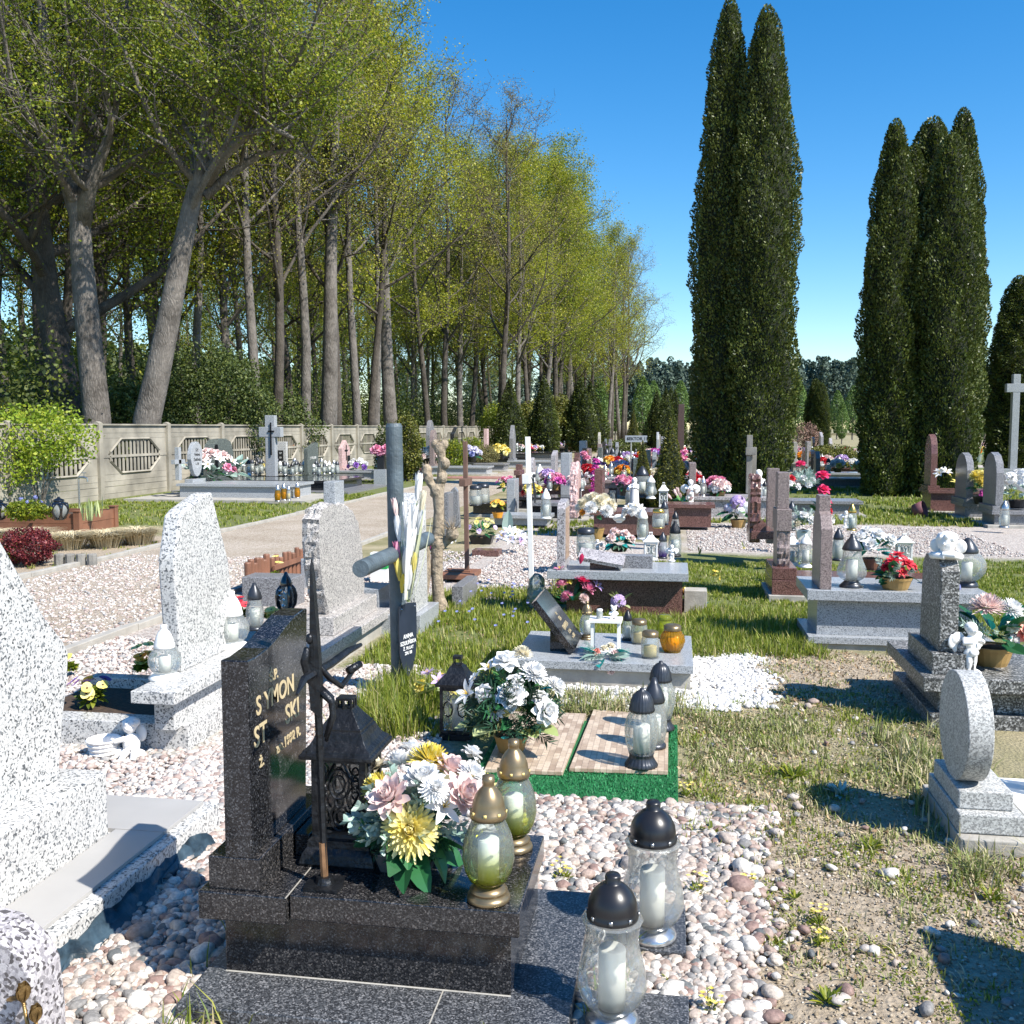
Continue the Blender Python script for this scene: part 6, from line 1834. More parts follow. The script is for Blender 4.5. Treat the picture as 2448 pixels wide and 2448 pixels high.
house_lantern(Pz(1555, 1338, T), .125, up_to(Pz(1555, 1338, T), 1272), 'white boxy lantern on the grey table', m_white, rz=.1)
figurine('white porcelain angel on the right part of the grey table', Pz(1606, 1342, T), .16, 'angel')
figurine('small white cherub beside the wide grey-capped lantern', Pz(1428, 1322, T), .14, 'angel')
figurine('white dove figurine behind the pink and teal arrangement', Pz(1480, 1250, .5), .18, 'dove')
bouquet('pale pink roses with bright teal leaves on the grey table', Pz(1480, 1318, .45), .13, .1, [('rose', 'blush', .05, None)] * 6, [('teal_leaves', 'leaf', lf_teal, 22, .09, .05, (-.2, .8)), ('leaf', 'leaf', lf_fakedk, 20, .08, .03, (-.4, .6))], pot=('round', m_black, .09, .05), seed=51, )
bouquet('large cream and white chrysanthemum bouquet behind the pink-grey headstone', Pz(1425, 1288, .42), .2, .3, [('mum', 'cream', .075, None)] * 7 + [('mum', 'white', .07, None)] * 5 + [('rose', 'orange', .04, None)] * 2, [('leaf', 'leaf', lf_fake, 12, .12, .05, (0, 1.3))], pot=('round', m_terra, .09, .12), seed=52, )
bouquet('white lily bunch standing behind the dove figurine', Pz(1515, 1270, .42), .1, .22, [('lily', 'white', .07, None)] * 5 + [('mum', 'white', .06, None)] * 4, [('leaf', 'leaf', lf_sage, 10, .1, .03, (0, 1.3))], seed=53, )
# ------------------------------------------------------------------ generic grave: stone at the -e end, slab running to +e
OUT = {
    'slab': lambda w, h: [(-w / 2, 0), (-w / 2, h), (w / 2, h), (w / 2, 0)],
    'arch': lambda w, h: [(-w / 2, 0), (-w / 2, h * .62), (-w * .42, h * .8), (-w * .25, h * .94), (0, h), (w * .25, h * .94), (w * .42, h * .8), (w / 2, h * .62), (w / 2, 0)],
    'oval': lambda w, h: [(w / 2 * math.cos(a) * (1 if math.sin(a) > 0 else .85), h * .53 + h * .47 * math.sin(a)) for a in np.linspace(-.5 * PI, 1.5 * PI, 21)[:-1]],
    'point': lambda w, h: [(-w / 2, 0), (-w * .5, h * .6), (-w * .22, h * .86), (0, h), (w * .3, h * .8), (w * .5, h * .55), (w / 2, 0)],
    'wave': lambda w, h: [(-w / 2, 0), (-w / 2, h * .8), (-w * .2, h * .86), (w * .1, h * .95), (w * .35, h), (w / 2, h * .98), (w / 2, 0)],
    'house': lambda w, h: [(-w / 2, 0), (-w / 2, h * .7), (0, h), (w / 2, h * .7), (w / 2, 0)],
    'boulder': lambda w, h: [(-w / 2, 0), (-w * .52, h * .5), (-w * .4, h * .85), (-w * .2, h * .98), (w * .15, h), (w * .4, h * .9), (w * .52, h * .6), (w / 2, 0)],
    'cross': lambda w, h: [(-.08, 0), (-.08, h * .62), (-w / 2, h * .62), (-w / 2, h * .8), (-.08, h * .8), (-.08, h), (.08, h), (.08, h * .8), (w / 2, h * .8), (w / 2, h * .62), (.08, h * .62), (.08, 0)],
}


def tgrave(label, u, v, Lx, Wy, zt, mat, st=None, smat=None, th=.09, foot=.1, group=None, at=None, inset=.06, body=None, sx=.06, leg=None):
    p = at or Pz(u, v, 0)
    g = thing('grave', label, 'grave', p, 0, group)
    FOOT.append((p.x - foot, p.x + Lx + foot, p.y - foot, p.y + Wy + foot))
    if foot: MB().box(-foot, Lx + foot, -foot, Wy + foot, -.05, .05).obj('foot_slab', concrete if leg is None else leg, g, bev=.004)
    if zt <= .12: MB().box(0, Lx, 0, Wy, 0, zt).obj('top_slab', mat, g, bev=.004)
    if zt > .12:
        MB().box(inset, Lx - inset, inset, Wy - inset, .05, zt - .06).obj('body', body or mat, g)
        MB().box(0, Lx, 0, Wy, zt - .06, zt).obj('top_slab', mat, g, bev=.004)
    if st:
        k, w_, h_ = st
        m = MB().prism([(y + Wy / 2, z + zt + .08) for y, z in OUT[k](w_, h_ - .08)], sx, sx + th)
        o = m.obj('headstone', smat or mat, g, bev=.006)
        MB().box(sx - .05, sx + th + .05, Wy / 2 - w_ / 2 - .04, Wy / 2 + w_ / 2 + .04, zt, zt + .08).obj('socket', smat or mat, g, bev=.004)
    return g


def top_of(g, x, y, z): return Vector((g.location.x + x, g.location.y + y, z))


# ------------------------------------------------------------------ right: grey granite table grave
gr = grave('light grey granite table grave at the right with a mauve-brown stone on its left end', name='table_grave', loc=(1.6, 7.95, 0))
gbox(gr, 'top_slab', .985, 2.262, 7.63, 8.33, .372, .45, lgrey_gran, bev=.004, foot=True)
gbox(gr, 'body', 1.07, 2.17, 7.72, 8.25, .10, .372, lgrey_gran, bev=.002)
gbox(gr, 'foot_slab', 1.0, 2.3, 7.64, 8.36, .045, .10, lgrey_gran, bev=.004)
gbox(gr, 'base', 1.02, 2.4, 7.66, 8.4, -.05, .045, concrete)
m = MB(); m.prism([(y - 7.95, z) for y, z in ((7.66, .45), (7.66, .90), (7.73, 1.0), (7.80, 1.02), (7.80, 1.14), (7.97, 1.14), (7.97, 1.02), (8.05, .98), (8.1, .9), (8.1, .45))], 1.075 - 1.6, 1.16 - 1.6)
m.obj('headstone', mauve_gran, gr, bev=.004)
def R_(k, u, v, vt, lb, z=.45, **kw): return Lpx(k, u, v, z, vt, lb, hi=kw.pop('hi', False), **kw)
R_('pear', 2035, 1403, 1275, 'large clear ribbed pear-shaped lantern with dark cap on the light grey table', cm=m_pewter, hi=True)
pp = Pz(2140, 1408, .45)
bouquet('red poinsettias with green leaves in a low ochre bowl on the light grey table', pp, .12, .12, [('poinsettia', 'red', .07, (-.03, -.03, .21)), ('poinsettia', 'red', .065, (.07, -.05, .2)), ('poinsettia', 'red', .06, (.02, .02, .25)), ('poinsettia', 'red', .06, (.12, 0, .17)), ('poinsettia', 'red', .05, (.03, -.08, .14)), ('rose', 'red', .04, (-.08, -.02, .17))],
        [('leaf', 'leaf', lf_fake, 24, .13, .06, (-.3, .9)), ('sprig', 'needle', lf_sage, 10, .13, .02, (0, .8)), ('lime_leaf', 'leaf', lf_lemon, 7, .1, .04, (.1, 1.2))], pot=('round', m_terra, .12, .09), seed=61)
R_('ball', 2310, 1402, 1285, 'big clear globe lantern with cut diamonds and dark cap behind the angel bust', cm=m_pewter, gm=g_clear2, hi=True)
bouquet('blue tinsel flowers below the big clear globe lantern', Pz(2312, 1440, .3), .05, .1, [('hydrangea', 'blue', .06, (0, 0, .12)), ('hydrangea', 'violetdk', .05, (.03, 0, .07))], [('leaf', 'leaf', lf_teal, 8, .1, .03, (-.4, .6))], seed=62, merge=False)
R_('slim', 2036, 1268, 1203, 'tall preserving-jar lantern with brass lid behind the pear-shaped lantern', z=.52, cm=m_brass, bm=m_brass)

# red granite grave behind it
g9r = grave('red-brown granite grave with a rough-hewn stone and small cross behind the light grey table', name='red_grave', loc=(1.4, 9.9, 0))
q = Pz(1836, 1385, .12)
gbox(g9r, 'slab', .93, 2.5, 9.75, 10.5, .06, .2, red_gran, foot=True)
gbox(g9r, 'pedestal', .9, 2.55, 9.7, 10.55, -.05, .06, concrete)
gbox(g9r, 'socket', .93, 1.16, 9.76, 10.45, .2, .32, red_gran, bev=.008)
rough_slab([(9.86, .32), (9.84, .5), (9.86, .66), (10.2, .66), (10.22, .5), (10.2, .32)], .98, 1.10, 3, .012, mauve_gran, 'rough_stone', g9r)
gbox(g9r, 'cross_block', .97, 1.11, 9.84, 10.24, .66, .87, mauve_gran, bev=.004)
gbox(g9r, 'cross_top', .98, 1.09, 9.92, 10.14, .87, 1.22, mauve_gran, bev=.004)
def on9(k, u, v, vt, lb, z=.2, **kw): return Lpx(k, u, v, z, vt, lb, **kw)
p = Pz(1893, 1352, .2); house_lantern(p, .13, up_to(p, 1275), 'white house-shaped lantern just right of the rough red stone', m_white)
on9('pear', 1925, 1356, 1276, 'clear pear-shaped lantern with white cap beside the white house-shaped lantern', cm=m_white)
on9('slim', 2003, 1340, 1262, 'grey-capped frosted lantern behind the mauve stone', cm=m_pewter, gm=g_frost)
on9('slim', 1892, 1268, 1198, 'tall dark-capped lantern behind the cross block of the rough red stone', z=.3, cm=m_pewter)
p = Pz(2160, 1338, .2); house_lantern(p, .16, up_to(p, 1275), 'low white box lantern behind the poinsettias', m_white)
bouquet('white roses with teal leaves in a brown pot behind the pear-shaped lantern', Pz(2085, 1362, .2), .2, .24, [('rose', 'white', .075, None)] * 9, [('teal_leaves', 'leaf', lf_teal, 14, .16, .06, (-.2, .7)), ('leaf', 'leaf', lf_fake, 16, .14, .05, (0, 1.2))], pot=('round', m_plank, .1, .12), seed=63, merge=False)
bouquet('deep pink roses climbing behind the mauve stone', Pz(1962, 1330, .2), .05, .5, [('rose', 'rosered', .085, (.0, 0, .92)), ('rose', 'rosered', .08, (.01, -.02, .76)), ('rose', 'rosered', .07, (.05, 0, .62)), ('rose', 'red', .06, (.08, 0, .52)), ('rose', 'white', .07, (.1, 0, .4))], [('leaf', 'leaf', lf_fake, 14, .15, .05, (.3, 1.5))], seed=64)
bouquet('white and green flowers left of the deep pink roses', Pz(1920, 1290, .3), .14, .2, [('rose', 'white', .06, None)] * 4 + [('rose', 'cream', .05, None)] * 2, [('leaf', 'leaf', lf_fake, 14, .13, .05, (-.1, 1)), ('sprig', 'needle', lf_sage, 12, .16, .02, (.4, 1.4))], pot=('tray', m_white, .09, .12), seed=65, merge=False)
figurine('white cherub figurine behind the brass-lidded jar', Pz(2022, 1262, .3), .24, 'angel')
bouquet('pale green and yellow sprig between the white lanterns', Pz(1940, 1352, .2), .05, .12, [('daisy', 'yellow', .03, None)] * 6, [('leaf', 'leaf', lf_lemon, 12, .07, .02, (0, 1.4))], seed=66, merge=False)

# rough stone, mauve column and grey cross farther left
g10 = grave('rough red-brown stone with a smaller red column, left of the lawn gravel', name='red_grave', loc=(.9, 12.2, 0))
b0 = Pz(1806, 1300, 0)
def gb_at(g, nm, u0, u1, v0, v1, d, th, mat, bev=.004, rough=False):
    a = Pd(u0, v0, d); c_ = Pd(u1, v1, d)
    return gbox(g, nm, a.x, c_.x, d, d + th, c_.z, a.z, mat, bev=bev)
gb_at(g10, 'socket', 1800, 1832, 1252, 1282, 12.0, .5, red_gran)
rough_slab([(12.05, .3), (12.0, .6), (12.03, .95), (12.06, 1.08), (12.4, 1.08), (12.42, .6), (12.4, .3)], .88, 1.0, 5, .015, red_gran, 'rough_stone', g10)
gb_at(g10, 'column', 1836, 1860, 1120, 1300, 12.6, .16, mauve_gran)
gb_at(g10, 'base', 1796, 1850, 1270, 1290, 11.95, .8, red_gran)
bouquet('lilac and white hydrangea bouquet with big leaves in an ochre pot on the gravel', Pz(1765, 1262, 0), .22, .3, [('hydrangea', 'lilac', .15, (-.02, -.05, .42)), ('hydrangea', 'white', .13, (.12, -.05, .34)), ('hydrangea', 'white', .11, (.02, -.1, .28)), ('hydrangea', 'lavwhite', .1, (-.16, -.03, .32)), ('hydrangea', 'white', .1, (.22, 0, .42)), ('lily', 'purple', .08, (.2, -.06, .24)), ('rose', 'yellow', .06, (.2, 0, .5))],
        [('leaf', 'leaf', lf_fake, 22, .26, .09, (-.3, .5)), ('lime_leaf', 'leaf', lf_lemon, 8, .2, .07, (0, 1.2))], pot=('round', m_terra, .13, .14), seed=67)
g11r = grave('old grey wooden cross and plank marker in the shade of the tall thujas', name='wooden_grave', loc=(.4, 17, 0))
m_oldwood = plain('old_grey_wood', (.2, .19, .17), .85, var=.3, vs_=6, bump=.5)
gb_at(g11r, 'upright', 1786, 1797, 1040, 1180, 17.0, .08, m_oldwood); gb_at(g11r, 'arm', 1783, 1808, 1070, 1088, 16.95, .05, m_oldwood); gb_at(g11r, 'plank', 1799, 1807, 1069, 1180, 17.1, .05, m_oldwood)
figurine('white and pink plaster figure with flowers in front of the grey wooden cross', Pz(1812, 1215, .1), .75, 'madonna')

# lower right: dark speckled stone with the bust
g12 = grave('dark speckled terrazzo grave with a chamfered upright stone carrying a cherub bust', name='speckled_grave', loc=(1.6, 6.0, 0))
gbox(g12, 'top_slab', 1.36, 2.7, 5.68, 6.65, .21, .29, speck_gran, bev=.005)
gbox(g12, 'body', 1.46, 2.6, 5.78, 6.55, .08, .21, speck_gran)
gbox(g12, 'foot_slab', 1.41, 2.75, 5.72, 6.7, -.05, .08, speck_gran, bev=.006, foot=True)
gbox(g12, 'socket', 1.42, 1.64, 5.76, 6.35, .29, .408, speck_gran, bev=.004)
m = MB(); m.prism([(y - 6, z) for y, z in ((5.80, .408), (5.80, .86), (5.86, .92), (6.15, .92), (6.22, .86), (6.24, .408))], 1.46 - 1.6, 1.56 - 1.6); m.obj('headstone', speck_gran, g12, bev=.006)
figurine('white cherub bust resting on folded arms on top of the dark speckled stone', Vector((1.50, 5.87, .915)), .165, 'bust', rz=-.5)
pa = Pz(2318, 1612, .29)
figurine('white praying cherub statue standing on the dark speckled slab', pa, up_to(pa, 1483), 'angel', rz=.4)
pb = Pz(2368, 1588, .29)
bouquet('pale pink chrysanthemums and a salmon rose in a brown bowl on the dark speckled slab', pb, .2, .2, [('mum', 'blush', .095, (-.03, 0, .34)), ('rose', 'salmon', .06, (.16, -.06, .2)), ('mum', 'white', .07, (.1, 0, .33)), ('rose', 'white', .04, (.1, -.08, .16)), ('rose', 'cream', .04, (.08, -.1, .24)), ('hydrangea', 'blue', .05, (-.22, 0, .44))],
        [('leaf', 'leaf', lf_fake, 20, .2, .09, (-.2, 1.0)), ('sprig', 'needle', lf_sage, 20, .14, .02, (-.2, .6)), ('teal_leaves', 'leaf', lf_teal, 8, .12, .05, (.3, 1.2))], pot=('round', m_terra, .12, .11), seed=68)
tag(MB().ball((0, 0, .04), (.07, .05, .05), 9, 6).obj('rock', mid_gran, loc=(1.6, 5.82, .40)), 'brown rock lying beside the dark speckled stone', 'rock')

# round disc stone
g13r = grave('round pale terrazzo disc gravestone standing on stacked plinths at the right edge', name='disc_grave', loc=(1.3, 4.3, 0))
m = MB(); m.prism([(4.26 - 4.3 + .222 * math.cos(a), .44 + .222 * math.sin(a)) for a in np.linspace(0, 2 * PI, 65)[:-1]], 1.14 - 1.3, 1.235 - 1.3); m.obj('disc', pale_disc, g13r, bev=.004)
gbox(g13r, 'plinth', 1.125, 1.33, 4.09, 4.48, .148, .222, pale_disc, bev=.006)
gbox(g13r, 'lower_plinth', 1.115, 1.36, 4.04, 4.52, .068, .147, pale_disc, bev=.006)
gbox(g13r, 'base', 1.11, 2.4, 3.99, 4.6, -.05, .066, concrete, bev=.006, foot=True)
gbox(g13r, 'white_top', 1.38, 2.3, 4.11, 4.55, .067, .13, plain('white_tile', (.78, .77, .74), .4, var=.03))
gbox(g13r, 'front_rail', 1.40, 2.3, 4.02, 4.10, .067, .17, pale_disc)
p = Vector((1.57, 4.38, .13)); lantern('bell', p, .36, 'clear lantern on a gold foot cut by the right edge beside the disc stone', m_white, g_clear2, m_gold, hi=True)
# a stone standing just outside the frame throws its shadow on the bare soil
go = grave('grey headstone just outside the right edge whose shadow lies on the bare soil', name='headstone_grave', loc=(1.36, 2.75, 0))
gbox(go, 'headstone', 1.32, 1.42, 2.35, 3.1, .1, .62, mid_gran); gbox(go, 'plinth', 1.25, 1.5, 2.3, 3.2, -.05, .1, mid_gran, foot=True)

# right background graves
m_amber = g_amber
def rstone(label, u, v, vt, kind, w_, mat, th=.12, sl=None, group=None, Lx=1.3, Wy=.8, zt=.3, body=None):
    p = Pz(u, v, 0); h = up_to(p, vt) - zt
    return tgrave(label, u, v, Lx, Wy, zt, body or mat, (kind, w_, h), mat, th, .08, group)
ga = rstone('tall brown stone with a slim profile on a brown table beside the right thuja clump', 2218, 1228, 1038, 'arch', .5, red_gran, zt=.45)
gb_ = rstone('dark grey arched stone on a grey plinth at the right', 2300, 1243, 1083, 'arch', .75, mid_gran, zt=.3)
gc_ = rstone('dark grey arched stone with a lit cross edge near the right border', 2370, 1262, 1082, 'arch', .7, mid_gran, zt=.28)
for lb, u, Y, vt, w_, vb in (('tall pale stone cross on a stepped plinth at the right border', 2420, 27, 895, .5, 1090), ('smaller white stone cross behind the grey arched stones', 2388, 30, 958, .34, 1060)):
    t = thing('stone_cross', lb, 'cross', on(u, Y)); h = up_to(t.location, vt)
    MB().box(-.5, .5, -.35, .35, -.05, .3).box(-.28, .28, -.22, .22, .3, .55).obj('plinth', lgrey_gran, t, bev=.01)
    MB().box(-w_ * .18, w_ * .18, -.09, .09, .55, h).box(-w_ / 2, w_ / 2, -.095, .095, h - w_ * .95, h - w_ * .5).obj('cross', lgrey_gran, t, bev=.008)
gg_ = rstone('grey headstone with its shade painted black behind the tall pale cross at the far right', 2446, 1105, 935, 'arch', .9, black_gran, zt=.4)  # black granite stands in for the shade on a grey stone
bouquet('yellow chrysanthemums and violet roses between the two dark arched stones', Pz(2345, 1205, .3), .25, .3, [('mum', 'yellow', .14, (-.08, 0, .5)), ('mum', 'lemon', .12, (.05, 0, .52)), ('rose', 'magenta', .1, (.03, -.1, .18)), ('rose', 'lilac', .1, (.16, -.05, .25)), ('mum', 'yellow', .12, (-.02, -.1, .4))], [('leaf', 'leaf', lf_fake, 18, .2, .08, (-.1, 1))], pot=('round', m_black, .14, .14), seed=71, merge=False)
bouquet('mass of white hydrangeas at the right border', Pz(2432, 1215, .3), .32, .3, [('hydrangea', 'white', .14, None)] * 9, [('leaf', 'leaf', lf_sage, 18, .2, .08, (-.2, 1))], pot=('round', m_black, .14, .14), seed=72, merge=False)
Lpx('slim', 2400, 1262, .08, 1196, 'tall clear lantern with silver cap in front of the right arched stone', cm=m_silver)
bouquet('orange flowers in a vase left of the tall pale cross', Pz(2340, 1105, .3), .15, .3, [('tulip', 'orange', .1, None)] * 5, [('leaf', 'leaf', lf_fake, 8, .2, .06, (.3, 1.3))], pot=('round', g_frost, .1, .3), seed=73, merge=False)
bouquet('pink and cream round bouquet in the shade of the right thuja', Pz(2338, 1085, .5), .3, .25, [('rose', 'blush', .13, None)] * 6 + [('rose', 'yellow', .08, None)] * 2, [('leaf', 'leaf', lf_fake, 10, .2, .08, (-.1, 1))], seed=74, merge=False)
bouquet('yellow paper flower at the foot of the tall brown stone', Pz(2290, 1172, .45), .1, .1, [('lily', 'yellow', .16, (0, 0, .12))], seed=75)
bouquet('white flowers behind the tall brown stone', Pz(2252, 1175, .45), .1, .3, [('lily', 'white', .12, None)] * 4 + [('lily', 'yellow', .08, None)] * 2, seed=76, merge=False)
t = MB().lathe([(0, 0), (.12, 0), (.15, .2), (.14, .2), (.11, .02)], 12).obj('flower_pot', plain('mauve_pot', (.16, .06, .07), .6), loc=Pz(2185, 1222, .1), smooth=True); t.rotation_euler = (.5, 1.2, 0); tag(t, 'empty mauve plastic pot lying on its side under the right thujas', 'flower pot')

# ------------------------------------------------------------------ centre rows behind the grey table
T3 = .4
g14 = tgrave('red granite grave crowded with lanterns and a white Madonna, centre', 1428, 1270, 1.25, .8, T3, red_gran, ('slab', .55, .62), red_gran, .12, 0, at=Vector((-1.25, 14.98, 0)))
rough_slab([(14.98, .3), (14.95, .6), (15.02, .95), (15.2, 1.12), (15.4, 1.1), (15.5, .9), (15.5, .3)], -1.55, -1.43, 9, .015, pale_pink, 'rough_headstone', g14)
C3 = [('slim', 1503, 1206, 1158, 'clear pear lantern left of the white Madonna', dict(cm=m_silver, gm=g_frost)), ('ball', 1535, 1190, 1114, 'largest dark-capped lantern behind the white Madonna', dict(cm=m_pewter)), ('pear', 1556, 1192, 1136, 'clear lantern with white pointed cap right of the white Madonna', dict(cm=m_white))]
for k, u, v, vt, lb, kw in C3: Lpx(k, u, v, T3, vt, lb, **kw)
p = Pz(1465, 1208, T3); house_lantern(p, .13, up_to(p, 1147), 'dark green metal box lantern on the red granite grave', m_iron)
p = Pz(1586, 1212, T3 - .1); house_lantern(p, .15, up_to(p, 1153), 'white house-shaped lantern at the right end of the red granite grave', m_white)
p = Pz(1516, 1208, T3); figurine('white Madonna statue on the red granite grave', p, up_to(p, 1141), 'madonna')
bouquet('pink roses above the box lantern on the red granite grave', Pz(1490, 1185, T3), .16, .22, [('rose', 'pink', .08, None)] * 8, [('leaf', 'leaf', lf_fake, 12, .14, .06, (-.3, .8))], pot=('round', m_black, .08, .14), seed=81, merge=False)
bouquet('magenta flower garland hanging by the red granite headstone', Pz(1414, 1215, .3), .1, .45, [('rose', 'magenta', .07, (.01 * k, 0, .1 + .1 * k)) for k in range(8)] + [('rose', 'pink', .07, (-.08, 0, .85)), ('rose', 'pink', .07, (-.14, 0, .92))], seed=82, merge=False)
bouquet('potted pale pink tulips at the right end of the red granite grave', Pz(1628, 1240, .05), .17, .3, [('tulip', 'blush', .1, None)] * 8, [('leaf', 'leaf', lf_fake, 20, .17, .07, (-.2, .8)), ('teal_leaves', 'leaf', lf_teal, 5, .16, .06, (-.1, .3))], pot=('round', m_terra, .1, .16), seed=83, merge=False)
g15 = tgrave('red slab grave with a white cherub right of the white house lantern', 0, 0, .8, .6, .42, red_gran, None, foot=0, at=Vector((-.15, 16.3, 0)))
figurine('white sitting cherub at the end of the short red slab', Pz(1650, 1205, .3), .45, 'angel'); 
bouquet('white and green leafy arrangement on the short red slab', Pz(1612, 1172, .42), .16, .12, [('rose', 'white', .07, None)] * 4, [('leaf', 'leaf', lf_sage, 20, .17, .07, (-.1, 1))], pot=('tray', m_black, .12, .08), seed=84, merge=False)
# tall slabs left of it
def upright(label, u0, u1, vt, vb, mat, dpt=None, th=.5, name='headstone', kind=None, cat='headstone', group=None):
    p = Pz(u0, vb, 0); q = Pz(u1, vb, 0); h = up_to(p, vt)
    o = MB().box(0, (q - p).x, 0, th, -.03, h).obj(name, mat, bev=.01, loc=p) if kind is None else None
    FOOT.append((p.x, q.x, p.y, p.y + th))
    return tag(o, label, cat, group)
upright('tall light grey granite stone seen edge-on left of the red graves', 1340, 1362, 1083, 1212, lgrey_gran)
upright('narrow pale blue-grey stone pillar with sunflowers beside it', 1384, 1400, 1054, 1165, lgrey_gran)
upright('white flecked short stone before the rough pink stone', 1362, 1386, 1140, 1205, white_terr)
bouquet('sunflowers and yellow blooms on a tall stem by the pale pillar', Pz(1398, 1165, 0), .08, .4, [('daisy', 'yellow', .09, (.0, 0, .88)), ('daisy', 'yellow', .1, (.02, 0, .7)), ('daisy', 'lemon', .08, (.05, 0, .5)), ('daisy', 'yellow', .1, (.1, 0, .26)), ('daisy', 'lemon', .08, (.03, 0, 1.0))], [('leaf', 'leaf', lf_lemon, 14, .16, .05, (.6, 1.5))], seed=85)
g16 = tgrave('grey grave with a row of dark-capped lanterns below the sector sign', 1428, 1150, 1.6, .8, .35, mid_gran, None, foot=.05)
for k, (u, v, vt) in enumerate([(1432, 1118, 1082), (1450, 1115, 1072), (1464, 1115, 1070), (1482, 1112, 1075), (1420, 1120, 1090)]):
    Lpx('slim', u, v, .35, vt, 'dark-capped lantern in the row below the sector sign', cm=m_pewter if k != 3 else m_black, gm=g_clear if k != 3 else m_black, group='row of lanterns below the sector sign')
bouquet('white and red flowers in a pot below the sector sign', Pz(1513, 1120, .35), .14, .2, [('rose', 'white', .07, None)] * 6 + [('rose', 'red', .05, None)] * 3, [('leaf', 'leaf', lf_fake, 8, .1, .05, (0, 1))], pot=('round', m_silver, .09, .14), seed=86, merge=False)
bouquet('pink, violet and white flowers left of the small bright thuja', Pz(1565, 1105, .3), .24, .3, [('rose', 'magenta', .1, None)] * 3 + [('rose', 'lilac', .1, None)] * 3 + [('rose', 'purple', .1, None)] * 3 + [('rose', 'blush', .1, None)] * 3, [('leaf', 'leaf', lf_sage, 16, .2, .08, (-.4, 1))], seed=87, merge=False)
upright('brown wooden monument post with a sloping cap left of the tall thujas', 1619, 1634, 990, 1115, m_brownwood, th=.2, name='monument_post', cat='monument')
upright('dark brown block crowning the wooden monument left of the tall thujas', 1620, 1634, 966, 1116, plain('dark_brown_wood', (.08, .05, .045), .7), th=.1, name='monument_post', cat='monument')
tgrave('low mossy grave with a dark slab behind the small thujas', 1500, 1160, 1.8, .7, .3, mid_gran, ('cross', .3, .45), red_gran)

# left of the white cross
g17 = tgrave('grey grave with an open dark side panel behind the white cross', 1262, 1246, 1.0, .7, .33, mid_gran, None, foot=.05, body=black_gran)
g18 = tgrave('low dark slab grave with two clear cylinder lanterns', 1122, 1235, .9, .6, .25, black_gran, None, foot=.04)
Lpx('jar', 1137, 1208, .25, 1160, 'left one of two clear cylinder lanterns on the low dark slab', cm=m_pewter, group='two clear cylinder lanterns')
Lpx('jar', 1155, 1204, .25, 1156, 'right one of two clear cylinder lanterns on the low dark slab', cm=m_pewter, group='two clear cylinder lanterns')
Lpx('slim', 1305, 1240, .33, 1168, 'clear lantern with white cap on the grave behind the white cross', cm=m_white)
upright('light grey upright stone between the brown and the white cross', 1211, 1231, 1146, 1240, lgrey_gran)
tgrave('pale grey ledge grave below the upright stone between the crosses', 1172, 1262, 1.0, .55, .22, lgrey_gran, None, foot=0)
bouquet('orange and yellow pansies in an orange pot on the ledge between the crosses', Pz(1190, 1238, .2), .1, .2, [('pansy', 'orange', .07, None)] * 5 + [('pansy', 'yellow', .07, None)] * 4, [('leaf', 'leaf', lf_mid, 14, .1, .05, (-.2, 1.2))], pot=('round', plain('orange_pot', (.7, .3, .03), .5), .09, .09), seed=88, merge=False)
bouquet('yellow and lilac pansies with fern leaves in a black trough right of the brown cross', Pz(1152, 1300, 0), .2, .2, [('pansy', 'yellow', .055, None)] * 8 + [('pansy', 'lilac', .055, None)] * 4, [('leaf', 'leaf', lf_fake, 30, .14, .04, (-.1, 1.2)), ('fern', 'needle', lf_lemon, 10, .14, .02, (0, .8))], pot=('tray', m_black, .17, .12), seed=89)
bouquet('white and lavender lily bunch left of the white cross', Pz(1222, 1322, 0), .16, .15, [('lily', 'white', .11, None)] * 5 + [('lily', 'lavwhite', .1, None)] * 5 + [('lily', 'lilac', .07, None)] * 2, [('leaf', 'leaf', lf_sage, 10, .14, .05, (0, 1))], seed=90)
t = bouquet('single big upright green leaf behind the white lily bunch', Pz(1212, 1290, 0), .02, .1, [('daisy', 'white', .02, (0, 0, .1))], seed=91)
MB().petal(Matrix.Translation((0, 0, .02)) @ Matrix.Rotation(-1.5, 4, 'Y') @ Matrix.Rotation(PI / 2, 4, 'X'), .42, .16, .05, .3, 6).obj('leaf', lf_sage, t)
tgrave('small dark red slab under the pansy trough', 1128, 1330, .35, .25, .08, red_gran, None, foot=0)
bouquet('pink and orange blooms above the dark leaves left of the light grey stone', Pz(1212, 1192, .1), .2, .3, [('rose', 'pink', .08, None)] * 3 + [('lily', 'magenta', .09, None)] * 3 + [('rose', 'yellow', .06, None)] * 2, [('leaf', 'leaf', lf_fake, 18, .2, .09, (-.3, 1))], seed=92, merge=False)
bouquet('yellow and red flowers right of the white cross', Pz(1272, 1198, .33), .16, .15, [('rose', 'yellow', .08, None)] * 5 + [('rose', 'red', .08, None)] * 2, [('leaf', 'leaf', lf_fake, 8, .14, .05, (-.2, 1))], seed=93, merge=False)
Lpx('globe', 1290, 1162, .2, 1110, 'white lantern on the gravel behind the white cross', cm=m_white, gm=g_frost)
tag(MB().prism([(-.08, 0), (-.11, .25), (-.06, .62), (.0, .68), (.05, .6), (.09, 0)], 0, .1, 'y').obj('rock_marker', mid_gran, loc=Pz(1087, 1262, 0), bev=.01), 'grey pointed rock marker with a small lamp left of the brown cross', 'rock')
upright('pale upright stone left of the pointed rock marker', 1062, 1074, 1178, 1300, mid_gran, th=.3)

